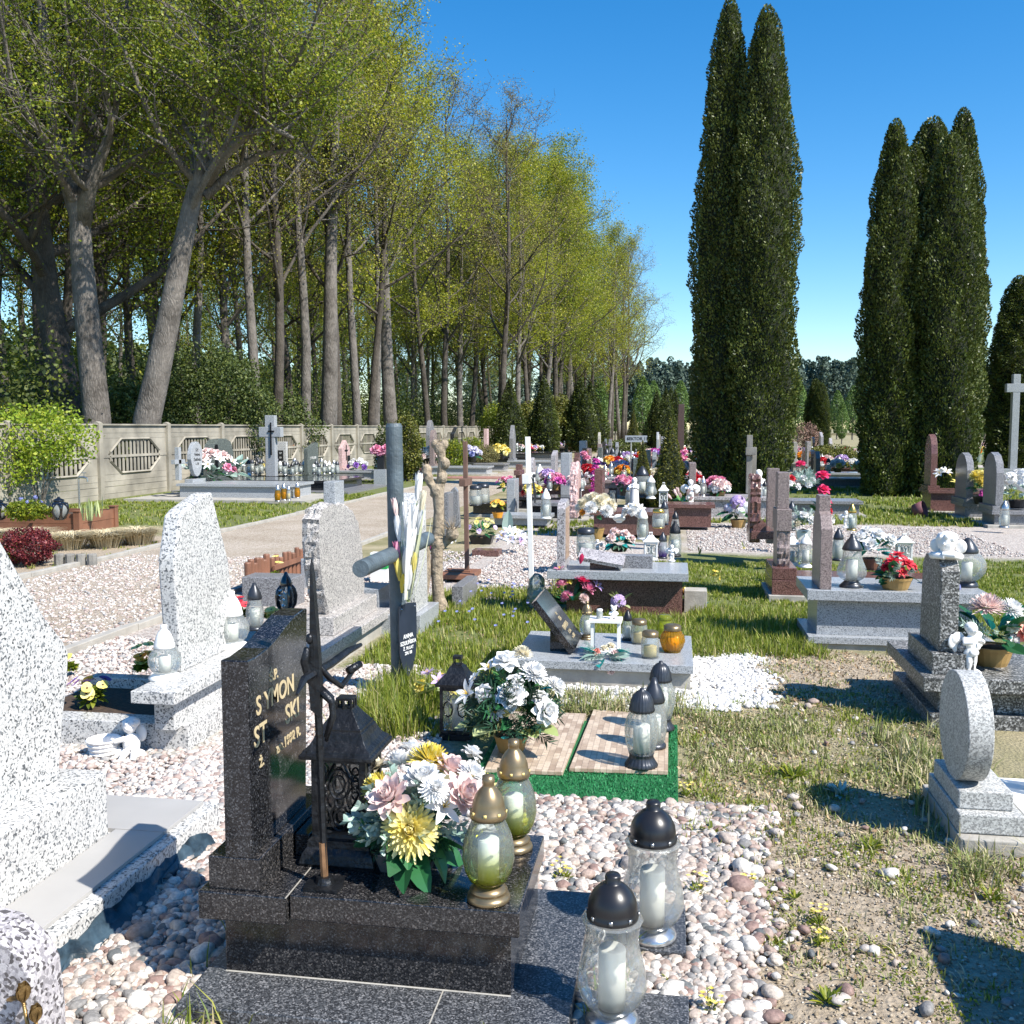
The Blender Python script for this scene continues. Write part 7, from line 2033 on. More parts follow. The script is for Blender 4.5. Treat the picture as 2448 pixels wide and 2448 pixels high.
# sector sign
sp = Pz(1520, 1150, 0); sp = on(1522, 21)
sg_ = thing('direction_sign', 'grey sector direction sign reading SEKTOR 11 with an arrow to the left', 'sign', sp)
hz = up_to(sp, 1049)
b = MB(); b.tube([(-.12, 0, -.1), (-.12, 0, hz)], .016, 8); b.tube([(.14, 0, -.1), (.14, 0, hz)], .016, 8); b.obj('post', m_silver, sg_)
plt = MB().box(-.245, .21, -.03, -.018, hz - .068, hz + .068).obj('plate', plain('grey_sign_plate', (.3, .32, .34), .5, var=.03), sg_)
sg_.rotation_euler = (0, 0, .06)
for s_, sz, x, al in (('SEKTOR 11', .088, .215 - .22, 'CENTER'),):
    o = text(s_, None, sz, (0, 0, 0), FACE_S, m_text_black, name='sign_text', bold=.0015); o.parent = sg_
    o.matrix_local = Matrix.Translation((.01, -.0325, hz)) @ Matrix(((1, 0, 0, 0), (0, 0, -1, 0), (0, 1, 0, 0), (0, 0, 0, 1)))
MB().prism([(-.215, hz), (-.185, hz + .028), (-.185, hz - .028)], -.034, -.0305, 'y').obj('arrow', m_text_black, sg_)

# ------------------------------------------------------------------ left rear: graves by the fence
gA_ = tgrave('pale grey granite grave with a wide top slab and an oval stone by the fence', 0, 0, 2.75, 1.5, .37, lgrey_gran, ('oval', .62, .95), lgrey_gran, .1, 0, at=Vector((-11.25, 21.4, 0)))
MB().box(-.9, 3.35, -.7, 1.8, -.05, .06).obj('paved_foot', concrete, gA_)
b = MB(); b.box(.0, .1, -.02, .1, .45, 1.2); b.box(.0, .1, -.2, .28, .82, .92); b.obj('side_cross', lgrey_gran, gA_, bev=.004)
for s_, z in (('Ś.P.', 1.12), ('Helena', 1.02), ('Zielińska', .9), ('L. 83', .8)):
    text(s_, gA_, .1 if z > .85 else .08, (-11.25 + .165, 22.15, z), FACE_E, m_text_black)
FOOT.append((-12.2, -7.9, 20.6, 23.3))
for i, (u, v, vt, yw) in enumerate([(664, 1199, 1158, 1), (679, 1196, 1154, 1), (690, 1196, 1160, 0), (696, 1190, 1156, 0), (711, 1191, 1152, 1)]):
    Lpx('slim', u, v, .06, vt, ('amber' if yw else 'clear') + ' lantern standing on the paved foot in front of the oval-stone grave', cm=m_silver, gm=g_amber if yw else g_clear, wm=m_waxy, group='lanterns on the paved foot')
bouquet('pink and white blossoms with green ribbon leaves on the oval-stone grave', Pz(505, 1148, .37), .55, .25, [('rose', 'blush', .14, None)] * 9 + [('lily', 'white', .16, None)] * 8 + [('rose', 'pink', .12, None)] * 4, [('leaf', 'leaf', lf_sage, 12, .5, .18, (-.1, .9)), ('dark_leaf', 'leaf', lf_fake, 16, .35, .1, (-.3, .8))], seed=101, merge=True)
bouquet('pale green and white leafy spray beside the pink blossoms', Pz(552, 1146, .37), .3, .2, [('lily', 'white', .14, None)] * 4, [('leaf', 'leaf', lf_sage, 16, .4, .18, (-.1, 1.2))], seed=102, merge=True)
gB_ = tgrave('long polished black granite grave crowded with lanterns, by the fence', 0, 0, 3.9, 2.6, .3, black_gran, ('boulder', 1.25, 1.05), green_gran, .28, 0, at=Vector((-12.45, 24.4, 0)))
MB().box(-.2, 4.5, -.6, 3.0, -.05, .05).obj('paved_foot', mid_gran, gB_)
b = MB(); b.box(.36, .42, .78, .84, .35, 1.2); b.box(.36, .42, .62, 1.0, .93, .99); b.obj('carved_cross', m_iron, gB_)
for s_, z in (('Rodzina', .98), ('WITKOWSKI', .82), ('1938 - 2016', .66)): text('Ś.P.' if z > .9 else 'R  KOWSKI' if z > .8 else '1938  2016', gB_, .15 if z > .7 and z < .9 else .1, (-12.45 + .35, 25.75, z), FACE_E, m_text_gold)
rnd = random.Random(77)
caps = [m_black, m_pewter, m_silver, m_pewter, m_white]
for i in range(46):
    u = 562 + i * 5.4 + rnd.uniform(-3, 3); v = rnd.choice([1126, 1130, 1134]) + rnd.uniform(-2, 2)
    p = Pz(u, v, .3)
    lantern(rnd.choice(['slim', 'egg', 'swirl', 'bell']), p, rnd.uniform(.3, .46), 'clear glass lantern in the crowd of lanterns on the black grave by the fence', rnd.choice(caps), rnd.choice([g_clear, g_clear, g_frost]), rnd.choice([m_silver, m_pewter]), group='crowd of lanterns on the black grave')
bouquet('orange and yellow flowers behind the lanterns of the black grave', Pz(702, 1108, .3), .35, .35, [('rose', 'orange', .12, None)] * 6 + [('rose', 'yellow', .1, None)] * 5, [('leaf', 'leaf', lf_fake, 10, .2, .07, (0, 1.2))], seed=103, merge=True)
bouquet('yellow and green bouquet in a glass among the lanterns of the black grave', Pz(622, 1128, .3), .1, .2, [('rose', 'yellow', .07, None)] * 4, [('leaf', 'leaf', lf_lemon, 8, .15, .05, (0, 1.2))], seed=104, merge=True)
gC_ = thing('grave_cross', 'tall flecked stone cross with a dark crucifix figure by the fence', 'cross', on(650, 28))
hC = up_to(gC_.location, 993)
b = MB(); b.box(-.14, .14, -.1, .1, 0, hC); b.box(-.32, .32, -.11, .11, hC - .6, hC - .32); b.obj('stone_cross', lgrey_gran, gC_, bev=.01)
b = MB(); b.box(.02, .06, -.14, -.12, hC - 1.1, hC - .2); b.box(-.04, .14, -.14, -.12, hC - .46, hC - .42); b.obj('crucifix', m_iron, gC_)
MB().box(-.5, .5, -.4, .4, -.05, .3).obj('plinth', lgrey_gran, gC_)
t = upright('white framed stone with a black inscription plate right of the tall stone cross', 661, 687, 1056, 1150, white_terr, th=.15)
q = t.location
t2 = MB().box(.06, .24, -.012, 0, .35, .95).obj('plate', m_black, t)
for s_, z in (('ŚP', .86), ('JAN', .72), ('1944', .6), ('2015', .48)):
    text(s_ if s_ in ('ŚP', '1944', '2015') else 'ŚP', t, .07, (q.x + .15, q.y - .0125, z), FACE_S, m_text_white)
gD_ = tgrave('green-grey stele with a white cross line, leaning profile top, by the fence', 0, 0, 1.6, .9, .25, green_gran, ('wave', .9, .95), green_gran, .12, 0, at=on(722, 29.5))
text('† 1950 2009', gD_, .1, tuple(Vector(gD_.location) + Vector((.185, .45, .75))), FACE_E, m_text_white)
gE_ = tgrave('pink house-shaped stone with a dark cross on a grey grave by the fence', 0, 0, 2.6, 1.6, .3, lgrey_gran, ('house', .8, .95), pale_pink, .12, .1, at=on(795, 31.5))
b = MB(); b.box(.19, .2, .78, .82, .6, 1.1); b.box(.19, .2, .65, .95, .9, .94); b.box(.19, .2, .9, 1.15, .45, .75); b.obj('dark_cross', m_iron, gE_)
bouquet('white and violet wreath on the grey grave with the pink stone', Vector(gE_.location) + Vector((.7, .4, .3)), .3, .1, [('rose', 'white', .1, None)] * 6 + [('rose', 'purple', .1, None)] * 5, [('leaf', 'leaf', lf_fakedk, 16, .2, .06, (0, 1.2))], seed=105, merge=True)
lantern('slim', Vector(gE_.location) + Vector((1.35, .3, .3)), .45, 'white candle lantern on the grey grave with the pink stone', m_silver, g_frost)
lantern('jar', Vector(gE_.location) + Vector((1.7, .3, .3)), .18, 'small red candle jar on the grey grave with the pink stone', m_brass, glass('red_glass', tint=(.9, .05, .03), milk=.5, milkcol=(.6, .02, .02)))
t = thing('flower_pillar', 'black vase of pink roses on a grey block in front of the fence', 'flowers', on(912, 29)); 
MB().box(-.18, .18, -.18, .18, -.05, .45).obj('block', lgrey_gran, t); MB().box(-.1, .1, -.1, .1, .45, .85).obj('vase', m_black, t)
for k in range(6):
    o = link('rose', flower_mesh('rose', 'pink'), t); o.matrix_local = Matrix.Translation((-.2 + .09 * k, -.08, 1.0 + .07 * math.sin(k * 2))) @ Matrix.Rotation(.9, 4, 'X') @ Matrix.Scale(.13, 4)
fence_stones = [(968, 36, 1043, 'cross', .45, black_gran, 'dark cross stone just right of the slate cross top', 1), (1012, 39, 1004, 'arch', .8, mid_gran, 'tall grey arched stone beside the golden upright bush', 1), (1018, 35, 1028, 'arch', .6, mauve_gran, 'brownish rounded stone in front of the tall grey arched stone', 0),
                (1070, 38, 1021, 'wave', .75, black_gran, 'black stele with white lettering beyond the pollarded tree', 1), (1150, 46, 1025, 'slab', .5, pale_pink, 'slim pinkish stone by the far fence', 0), (1212, 41, 1016, 'point', .75, mid_gran, 'grey pointed stone behind the yellow flowers', 1)]
for i, (u, Y, vt, k, w_, mt_, lb, fl) in enumerate(fence_stones):
    p = on(u, Y); h = up_to(p, vt) - .3
    g_ = tgrave(lb, 0, 0, 2.2, 1.2, .3, [mid_gran, black_gran, lgrey_gran][i % 3], (k, w_, h), mt_, .15, .12, at=p)
    if k == 'wave':
        for z in (.75, 1.0): text('1932 - 2011' if z > .9 else '1935', g_, .12, tuple(p + Vector((.22, .6, z))), FACE_E, m_text_white)
    if fl:
        bouquet('flower arrangement on the grave with the ' + lb.split(' ')[0] + ' stone at ' + ['the slate cross top', 'x', 'y', 'z', 'w', 'v'][0] if False else ['white and pink roses on the dark cross stone grave', 'white wreath on the grave of the tall grey arched stone', '', 'pale blue and white flowers below the black stele', '', 'yellow chrysanthemums in a black pot before the grey pointed stone'][i],
                p + Vector((.9 if i != 5 else -.3, -.1, .35)), .4, .25, [('rose', ['white', 'white', '', 'lavwhite', '', 'yellow'][i], .14, None)] * 8 + [('rose', ['blush', 'blush', '', 'blue', '', 'lemon'][i], .12, None)] * 4, [('leaf', 'leaf', lf_fake, 14, .3, .1, (-.2, 1))], seed=110 + i, merge=True, pot=('round', m_black, .25, .2))
b = rough_slab([(-.45, 0), (-.3, .22), (0, .32), (.25, .2), (.5, 0)], -.2, .2, 4, .03, pale_disc, 'white_rock', None, axis='y')
b.location = Pz(1078, 1128, 0); tag(b, 'low white-grey rock lying at the edge of the path', 'rock')
t = tag(MB().box(0, 2.2, 0, 1.2, 0, .03).obj('red_paving', plain('red_paving_stone', (.3, .15, .12), .8, var=.2), loc=on(1030, 32.5)), 'patch of reddish paving between the graves by the path', 'paving')
tgrave('reddish open-fronted block between the pink stone grave and the path', 0, 0, .9, .5, .35, red_gran, None, at=on(960, 32), foot=.3)
t = thing('grave_table', 'long low dark granite slabs before the golden bush, beyond the path', 'grave', on(1195, 48)); 
MB().box(0, 1.3, 0, 1.0, .35, .42).obj('top_slab', black_gran, t); MB().box(.1, 1.1, .1, .9, 0, .35).obj('body', mid_gran, t)
t = thing('grave_table', 'second long dark slab grave right of the first beyond the path', 'grave', on(1250, 50)); 
MB().box(0, 2.3, 0, 1.0, .35, .42).obj('top_slab', black_gran, t); MB().box(.1, 2.1, .1, .9, 0, .35).obj('body', mid_gran, t)

# rows of far graves, every one a thing
rnd = random.Random(99)
SM = [lgrey_gran, mid_gran, black_gran, red_gran, mauve_gran, rose_gran, green_gran, concrete]
SK = ['slab', 'arch', 'cross', 'point', 'house', 'wave', 'oval']
NAM = {'slab': 'rectangular', 'arch': 'arched', 'cross': 'cross-shaped', 'point': 'pointed', 'house': 'gabled', 'wave': 'wavy-topped', 'oval': 'oval'}
COLN = {lgrey_gran: 'light grey', mid_gran: 'mid grey', black_gran: 'black', red_gran: 'red-brown', mauve_gran: 'mauve', rose_gran: 'pinkish grey', green_gran: 'green-grey', concrete: 'concrete'}
PC = ['white', 'yellow', 'red', 'pink', 'magenta', 'orange', 'blush', 'lilac', 'cream', 'rosered']
BQ = {}
def small_bouquet(c1, c2, loc, s_, label, group):
    key = (c1, c2)
    if key not in BQ:
        t = bouquet(label, loc, .24, .2, [('rose', c1, .13, None)] * 7 + [('rose', c2, .11, None)] * 5, [('leaf', 'leaf', lf_fake, 14, .2, .08, (-.3, 1))], pot=('round', m_terra, .14, .14), seed=len(BQ) + 5, merge=True, group=group)
        BQ[key] = t; t.scale = (s_,) * 3; return t
    return copy_tree(BQ[key], loc, rnd.uniform(0, 6), s_, label)


def far_row(where, pts, hmax=1.15, group='distant graves'):
    for (e, d) in pts:
        k = rnd.choice(SK); a = rnd.choice(SM); s_ = rnd.choice(SM); h = rnd.uniform(.6, hmax)
        p = Vector((e, d, 0))
        tgrave('%s stone on a %s slab %s' % (NAM[k] + ' ' + COLN[s_], COLN[a], where), 0, 0, 1.7, .85, rnd.uniform(.25, .45), a, (k, rnd.uniform(.45, .7), h), s_, .12, .08, group + ' ' + where, at=p)
        for q in range(rnd.choice([2, 2, 3])):
            c1, c2 = rnd.choice([('white', 'yellow'), ('red', 'white'), ('pink', 'magenta'), ('orange', 'yellow'), ('blush', 'white'), ('lilac', 'blush'), ('cream', 'rosered')])
            small_bouquet(c1, c2, p + Vector((rnd.uniform(.3, 1.5), rnd.uniform(.2, .7), .4)), rnd.uniform(.5, .85), '%s and %s flowers on a distant grave %s' % (c1, c2, where), 'flowers on the distant graves ' + where)
        for q in range(rnd.choice([2, 3, 3])):
            lantern(rnd.choice(['slim', 'egg', 'swirl']), p + Vector((rnd.uniform(.3, 1.6), rnd.uniform(.1, .7), .4)), rnd.uniform(.28, .42), 'small lantern on a distant grave ' + where, rnd.choice(caps), g_clear, m_silver, group='lanterns on the distant graves ' + where)


far_row('along the left side of the far path', [(-8.6 + rnd.uniform(-.3, .3), 53 + 2.2 * i) for i in range(14)])
far_row('behind the sector sign', [(-2.4 + rnd.uniform(-.2, .2) - .02 * i, 24 + 2.5 * i) for i in range(8)], .85)
far_row('beyond the sector sign', [(-1.0 - 3.2 * (i % 2), 52 + 2.6 * i) for i in range(7)])
far_row('in the gap between the thuja groups', [(3.6 + rnd.uniform(-.2, .2) + .075 * i * 2.2, 28.5 + 2.2 * i) for i in range(9)], .8)
far_row('at the back of the gap', [(4.4 + 2.3 * (i % 3), 46 + 2.4 * (i // 3) * 1.2) for i in range(9)])
far_row('beside the right thuja clump', [(9.6 + 2.1 * (i % 2) + .35 * (i // 2), 25 + 2.6 * (i // 2)) for i in range(8)])
far_row('left of the tall thujas', [(-.9, 20.6), (.2, 18.2)], .5)
far_row('just below the sector sign', [(-3.2, 19.5), (-3.3, 22), (-3.2, 25.5), (-.9, 23), (-.8, 26), (-.7, 29), (-.5, 32), (-.4, 35)], .7)
far_row('in the distance right of the path', [(-.6 + 2.4 * (i % 3), 40 + 3.1 * (i // 3)) for i in range(15)], 1.0)
# two nearer things in the gap
upright('white flecked stone post on the grass in the gap', 1981, 2004, 1098, 1146, white_terr, th=.4)
tgrave('grey grave frame with a wooden rail in the gap', 1880, 1120, 1.6, .9, .2, lgrey_gran, None)
p = Pz(1905, 1165, .3); house_lantern(p, .22, up_to(p, 1120), 'dark green pointed metal lantern in front of the gap', m_iron)
bouquet('red and white flowers before the dark green pointed lantern', Pz(1880, 1180, .3), .25, .15, [('rose', 'red', .09, None)] * 6 + [('rose', 'white', .08, None)] * 4, [('leaf', 'leaf', lf_fake, 14, .2, .06, (-.3, 1))], seed=120, merge=True)
tgrave('grey slab grave with flowers and lanterns behind the rough red stone', 1862, 1235, 1.5, .8, .3, mid_gran, None, foot=.05)
Lpx('ball', 1925, 1165, .3, 1120, 'black-capped lantern behind the dark green pointed lantern', cm=m_black)
bouquet('tall teal and white spray behind the red stones', Pz(1925, 1215, .3), .15, .4, [('rose', 'white', .07, None)] * 4 + [('rose', 'rosered', .09, (-.1, 0, .75))], [('sprig', 'needle', lf_sage, 24, .25, .03, (.3, 1.4))], seed=121, merge=True)

# ------------------------------------------------------------------ left rear garden
pl = thing('raised_planter', 'red-brown plank planter box with black urn lanterns at the left edge', 'planter', (-9.2, 14.35, 0)); FOOT.append((-13, -9.1, 14.2, 15.4))
b = MB()
b.box(-4, -.05, -.02, .02, .0, .145); b.box(-4, -.05, -.015, .025, .15, .3); b.box(-4, -.05, 1.0, 1.04, .0, .3); b.obj('side_plank', m_plank, pl)
b = MB(); b.box(-.02, .02, .05, .97, .0, .145); b.box(-.015, .025, .05, .97, .15, .3); b.obj('end_plank', m_plank, pl)
for x, y in ((0, 0), (0, 1.02), (-2.4, 0)):
    MB().box(x - .05, x + .05, y - .05, y + .05, 0, .34).box(x - .06, x + .06, y - .06, y + .06, .34, .36).obj('post', m_plank, pl)
MB().box(-3.95, -.05, .03, 1.0, 0, .24).obj('soil', m_soil, pl)
def urn(label, loc, h):
    t = thing('urn_lantern', label, 'lantern', loc, 0, 'black urn lanterns', scale=h)
    MB().lathe([(0, 0), (.2, 0), (.22, .04), (.2, .08)], 20).obj('base', m_blackgloss, t, smooth=True)
    MB().lathe([(.19, .08), (.3, .25), (.36, .42), (.33, .56), (.24, .68)], 20, cap=False).obj('glass', g_frost, t, smooth=True)
    b = MB()
    for k in range(6):
        a = k * PI / 3 + .3
        b.tube([(r * math.cos(a), r * math.sin(a), z) for r, z in ((.2, .08), (.31, .25), (.375, .42), (.34, .56), (.25, .68))], [.09, .05, .05, .08, .13], 6)
    b.obj('body_ribs', m_blackgloss, t, smooth=True)
    MB().lathe([(.25, .67), (.27, .72), (.22, .77), (.2, .8), (.24, .82), (.2, .88), (.08, .93), (.05, .97), (.07, .99), (0, 1)], 20).obj('cap', m_blackgloss, t, smooth=True)
    return t
p = Pz(142, 1243, .24); urn('glossy black urn-shaped lantern standing in the plank planter', p, up_to(p, 1187))
p = Pz(-3, 1243, .24); urn('glossy black urn-shaped lantern cut by the left edge', p, up_to(p, 1190))
shrub('forget_me_not', 'low plant with small blue flowers in the plank planter', 'plant', Pz(65, 1245, .24), .35, .25, .3, 1800, .05, lf_mid, 51, stems=4)
bouquet('small pale blue flowers over the low plant in the planter', Pz(70, 1243, .24), .28, .12, [('hydrangea', 'blue', .04, None)] * 8, seed=130, merge=True)
for u, v, lb in ((208, 1245, 'left tuft of young iris leaves in the planter'), (232, 1236, 'right tuft of young iris leaves in the planter')):
    b = MB(); rd = random.Random(u)
    for k in range(14): b.petal(Matrix.Translation((rd.uniform(-.12, .12), rd.uniform(-.05, .05), 0)) @ Matrix.Rotation(rd.uniform(0, 6), 4, 'Z') @ Matrix.Rotation(-rd.uniform(1.2, 1.55), 4, 'Y'), rd.uniform(.2, .36), .03, .1, .2, 4)
    tag(b.obj('iris_plant', lf_lemon, loc=Pz(u, v, .24)), lb, 'plant')
tp = thing('water_tap', 'thin standpipe with an old water tap beside the planter', 'tap', Pz(191, 1238, 0))
b = MB(); b.tube([(0, 0, 0), (0, 0, .74)], .018, 8); b.obj('pipe', m_silver, tp)
b = MB(); b.tube([(0, 0, .72), (.02, 0, .745), (.12, 0, .745), (.17, 0, .73), (.175, 0, .66)], [.02, .02, .022, .018, .016], 8); b.tube([(.11, 0, .75), (.11, 0, .82)], .009, 6); b.tube([(.06, 0, .825), (.16, 0, .825)], .008, 6); b.obj('tap', m_silver, tp)
shrub('lime_shrub', 'tall loose shrub with fresh lime-green leaves in front of the fence at the left', 'bush', Pz(95, 1218, 0), 1.15, .8, 1.35, 4600, .07, lf_bright, 52, stems=9, hollow=.35, zc=1.45, smat=m_bark2)
shrub('lime_shrub', 'thin lower branches of a lime-green shrub at the left edge', 'bush', Pz(10, 1222, 0), .8, .6, 1.2, 1800, .07, lf_bright, 53, stems=6, hollow=.3, zc=1.0, smat=m_bark2)
shrub('barberry_bush', 'dark red barberry bush by the path kerb at the left', 'bush', Pz(72, 1352, 0), .32, .3, .44, 6500, .028, lf_red, 54, stems=5)
shrub('yellow_shrub', 'small yellow shrub just left of the dark red barberry', 'bush', Pz(30, 1352, 0), .12, .12, .26, 700, .03, lf_bright, 55, stems=3)
for u, v, lb in ((-10, 1305, 'straw-coloured grass tussock cut by the left edge'), (75, 1303, 'straw-coloured grass tussock behind the dark red barberry'), (167, 1312, 'straw-coloured grass tussock in front of the planter corner'), (252, 1308, 'thin straw-coloured grass tussock right of the planter'), (330, 1300, 'straw-coloured grass tussock nearest the white flecked stone')):
    p = Pz(u, v, 0); gg = np.random.default_rng(abs(u) + 3); n = 800
    a = gg.uniform(0, 6.28, n); L_ = gg.uniform(.28, .46, n); r0 = gg.uniform(0, .1, n)
    vs = np.empty((n, 6, 3))
    for j, (t_, wd) in enumerate(((0, .005), (.5, .005), (1, .001))):
        x = r0 * 2 + L_ * (.2 * t_ + .5 * t_ ** 2); z = L_ * (1.5 * t_ - 1.0 * t_ ** 2)
        for s_ in (0, 1):
            off = (s_ * 2 - 1) * wd
            vs[:, j * 2 + s_, 0] = np.cos(a) * x - np.sin(a) * off; vs[:, j * 2 + s_, 1] = np.sin(a) * x + np.cos(a) * off; vs[:, j * 2 + s_, 2] = z
    ix = np.arange(n)[:, None] * 6
    f = np.concatenate([ix + np.array([0, 1, 3, 2]), ix + np.array([2, 3, 5, 4])])
    tag(link('grass_tussock', fast_mesh('grass_tussock', vs.reshape(-1, 3), f, lf_straw), loc=p), lb, 'ornamental grass', 'dry ornamental grasses')
b = MB()
for k in range(4): b.lathe([(.06, 0), (.06, .13), (.055, .14)], 8, c=(.13 * k, .02 * k, 0))
tag(b.obj('stake_edging', m_oldwood, loc=Pz(142, 1352, 0)), 'row of short grey wooden stakes by the barberry', 'edging')

# ------------------------------------------------------------------ scatter: pebbles, grass, litter
def clear_of(c, pad=.0):
    k = np.ones(len(c), bool)
    for x0, x1, y0, y1 in FOOT:
        k &= ~((c[:, 0] > x0 - pad) & (c[:, 0] < x1 + pad) & (c[:, 1] > y0 - pad) & (c[:, 1] < y1 + pad))
    return k


def fnoise(x, y, s, k=0.0):
    return (np.sin(x * s + 1.3 * np.sin(y * s * .7 + k)) * np.sin(y * s * 1.1 + 1.7 * np.sin(x * s * .6 + 2 * k)) + .5 * np.sin(x * s * 2.3 + k + y * s * 1.9)) / 1.5


import bmesh
def ico(sub):
    bm = bmesh.new(); bmesh.ops.create_icosphere(bm, subdivisions=sub, radius=1)
    v = np.array([p.co[:] for p in bm.verts]); f = np.array([[q.index for q in p.verts] for p in bm.faces]); bm.free(); return v, f


def pebbles(name, label, rects, size, mat, seed, sub=1, flat=.6, zmax=None, gate=None):
    g = np.random.default_rng(seed); cs = []
    for x0, x1, y0, y1, n in rects:
        cs.append(np.stack([g.uniform(x0, x1, n), g.uniform(y0, y1, n), np.zeros(n)], 1))
    c = np.concatenate(cs); c = c[clear_of(c, size * .3)]
    if gate is not None: c = c[gate(c, g)]
    n = len(c); bv, bf = ico(sub)
    r = size * np.clip(g.lognormal(0, .33, n), .45, 2.3)
    sc = np.stack([r * g.uniform(.8, 1.3, n), r * g.uniform(.7, 1.0, n), r * g.uniform(.45, .8, n)], 1)
    v = np.repeat(bv[None], n, 0) * (1 + (.16 if sub == 1 else .075) * g.normal(size=(n, len(bv), 1)))
    v = np.sign(v) * np.abs(v) ** g.uniform(.75, 1.1, (n, 1, 1))
    v = v * sc[:, None, :]
    a = g.uniform(0, 6.28, n); b_ = g.uniform(-.5, .5, n)
    ca, sa, cb, sb = np.cos(a)[:, None], np.sin(a)[:, None], np.cos(b_)[:, None], np.sin(b_)[:, None]
    x, y, z = v[..., 0], v[..., 1], v[..., 2]
    y2, z2 = y * cb - z * sb, y * sb + z * cb
    v = np.stack([x * ca - y2 * sa, x * sa + y2 * ca, z2], -1)
    c[:, 2] = r * .28 + g.random(n) * size * .7
    v = v + c[:, None, :]
    f = (bf[None] + (np.arange(n) * len(bv))[:, None, None]).reshape(-1, 3)
    me = fast_mesh(name, v.reshape(-1, 3), f, mat)
    return tag(link(name, me), label, 'gravel', kind='stuff')


def edge_gate(x1, s_=.15, left=False):
    return lambda c, g: (c[:, 0] + .14 * fnoise(c[:, 0], c[:, 1], 6) + g.normal(size=len(c)) * s_ < x1)


pebbles('pebbles', 'mixed pink, grey and white river pebbles around the dark grave', [(-.62, .45, 2.3, 4.35, 14000), (-1.9, -1.3, 2.1, 3.75, 5600), (-1.35, -.2, 2.1, 2.5, 2900), (-.2, .4, 2.0, 2.6, 2900)], .0128, peb_mix, 1, sub=2,
        gate=lambda c, g: c[:, 0] + .12 * fnoise(c[:, 0], c[:, 1], 6) + g.normal(size=len(c)) * .06 + .1 * (3.3 - c[:, 1]) < .30)
pebbles('large_pebbles', 'larger smooth stones among the pebbles', [(-.55, .35, 2.3, 4.33, 260), (-1.75, -1.35, 2.2, 3.3, 110)], .021, peb_mix, 2, sub=2)
pebbles('light_gravel', 'pinkish white gravel between the white graves', [(-2.35, -1.25, 3.35, 4.66, 10500), (-3.6, -2.0, 3.82, 4.66, 4500), (-2.4, -1.2, 4.6, 6.6, 11500), (-4.3, -2.7, 4.7, 7.2, 9000), (-1.25, -.6, 3.35, 4.4, 3000)], .0125, peb_light, 3, sub=1,
        gate=lambda c, g: c[:, 0] + .2 * fnoise(c[:, 0], c[:, 1], 5) + .35 * np.maximum(0, c[:, 1] - 4.6) < -.95 + g.normal(size=len(c)) * .06)
pebbles('marble_chips', 'white marble chips round the low concrete grave', [(.12, .72, 5.95, 7.5, 6000), (-.95, .4, 5.85, 6.27, 4200)], .012, peb_white, 4, sub=1, gate=lambda c, g: c[:, 0] + .1 * fnoise(c[:, 0], c[:, 1], 7) + g.normal(size=len(c)) * .05 < .58)
pebbles('path_stones', 'loose gravel of the path and between the graves', [(-6.9, -4.4, 6, 12, 9000), (-2.2, -.9, 9.8, 14.5, 7500), (.2, 4.5, 13.6, 17.3, 7000), (-3.6, -2.4, 9, 13, 3500)], .0115, peb_light, 5, sub=1)
pebbles('scattered_stones', 'single stones scattered on the bare soil', [(.2, 1.3, 2.4, 4.6, 130), (-.4, 1.3, 4.4, 6.3, 60)], .014, peb_mix, 6, sub=2)


def blades(name, label, rects, mat, seed, gate=None, w_=.0022, bend=.5, kind='stuff', cat='grass'):
    g = np.random.default_rng(seed); cs = []; hs = []
    for x0, x1, y0, y1, n, h0, h1 in rects:
        # tufts: cluster centres
        k = max(1, n // 14)
        cx, cy = g.uniform(x0, x1, k), g.uniform(y0, y1, k)
        ix = g.integers(0, k, n)
        c = np.stack([cx[ix] + g.normal(size=n) * .03, cy[ix] + g.normal(size=n) * .03], 1)
        hk = g.uniform(.6, 1.2, k)[ix]
        cs.append(c); hs.append(g.uniform(h0, h1, n) * hk)
    c = np.concatenate(cs); h = np.concatenate(hs)
    c3 = np.concatenate([c, np.zeros((len(c), 1))], 1)
    k = clear_of(c3, -.005)
    if gate is not None: k &= gate(c3, g)
    c, h = c[k], h[k]; n = len(c)
    Y = c[:, 1]
    wd = w_ * (1 + .12 * Y)
    a = g.uniform(0, 6.28, n); b_ = g.uniform(.1, 1, n) ** 1.5 * bend * 1.6
    vs = np.empty((n, 5, 3))
    for j, t_ in enumerate((0, .55, 1)):
        x = h * b_ * t_ ** 1.8; z = h * t_ * (1 - .35 * b_ * t_)
        ww = wd * (1, .8, 0)[j]
        if j < 2:
            for s_ in (0, 1):
                o_ = (s_ * 2 - 1) * ww
                vs[:, j * 2 + s_, 0] = c[:, 0] + np.cos(a) * x - np.sin(a) * o_; vs[:, j * 2 + s_, 1] = c[:, 1] + np.sin(a) * x + np.cos(a) * o_; vs[:, j * 2 + s_, 2] = z
        else:
            vs[:, 4, 0] = c[:, 0] + np.cos(a) * x; vs[:, 4, 1] = c[:, 1] + np.sin(a) * x; vs[:, 4, 2] = z
    ix = np.arange(n)[:, None] * 5
    f = np.concatenate([ix + np.array([0, 1, 3]), ix + np.array([0, 3, 2]), ix + np.array([2, 3, 4])])
    return tag(link(name, fast_mesh(name, vs.reshape(-1, 3), f, mat)), label, cat, kind=kind)


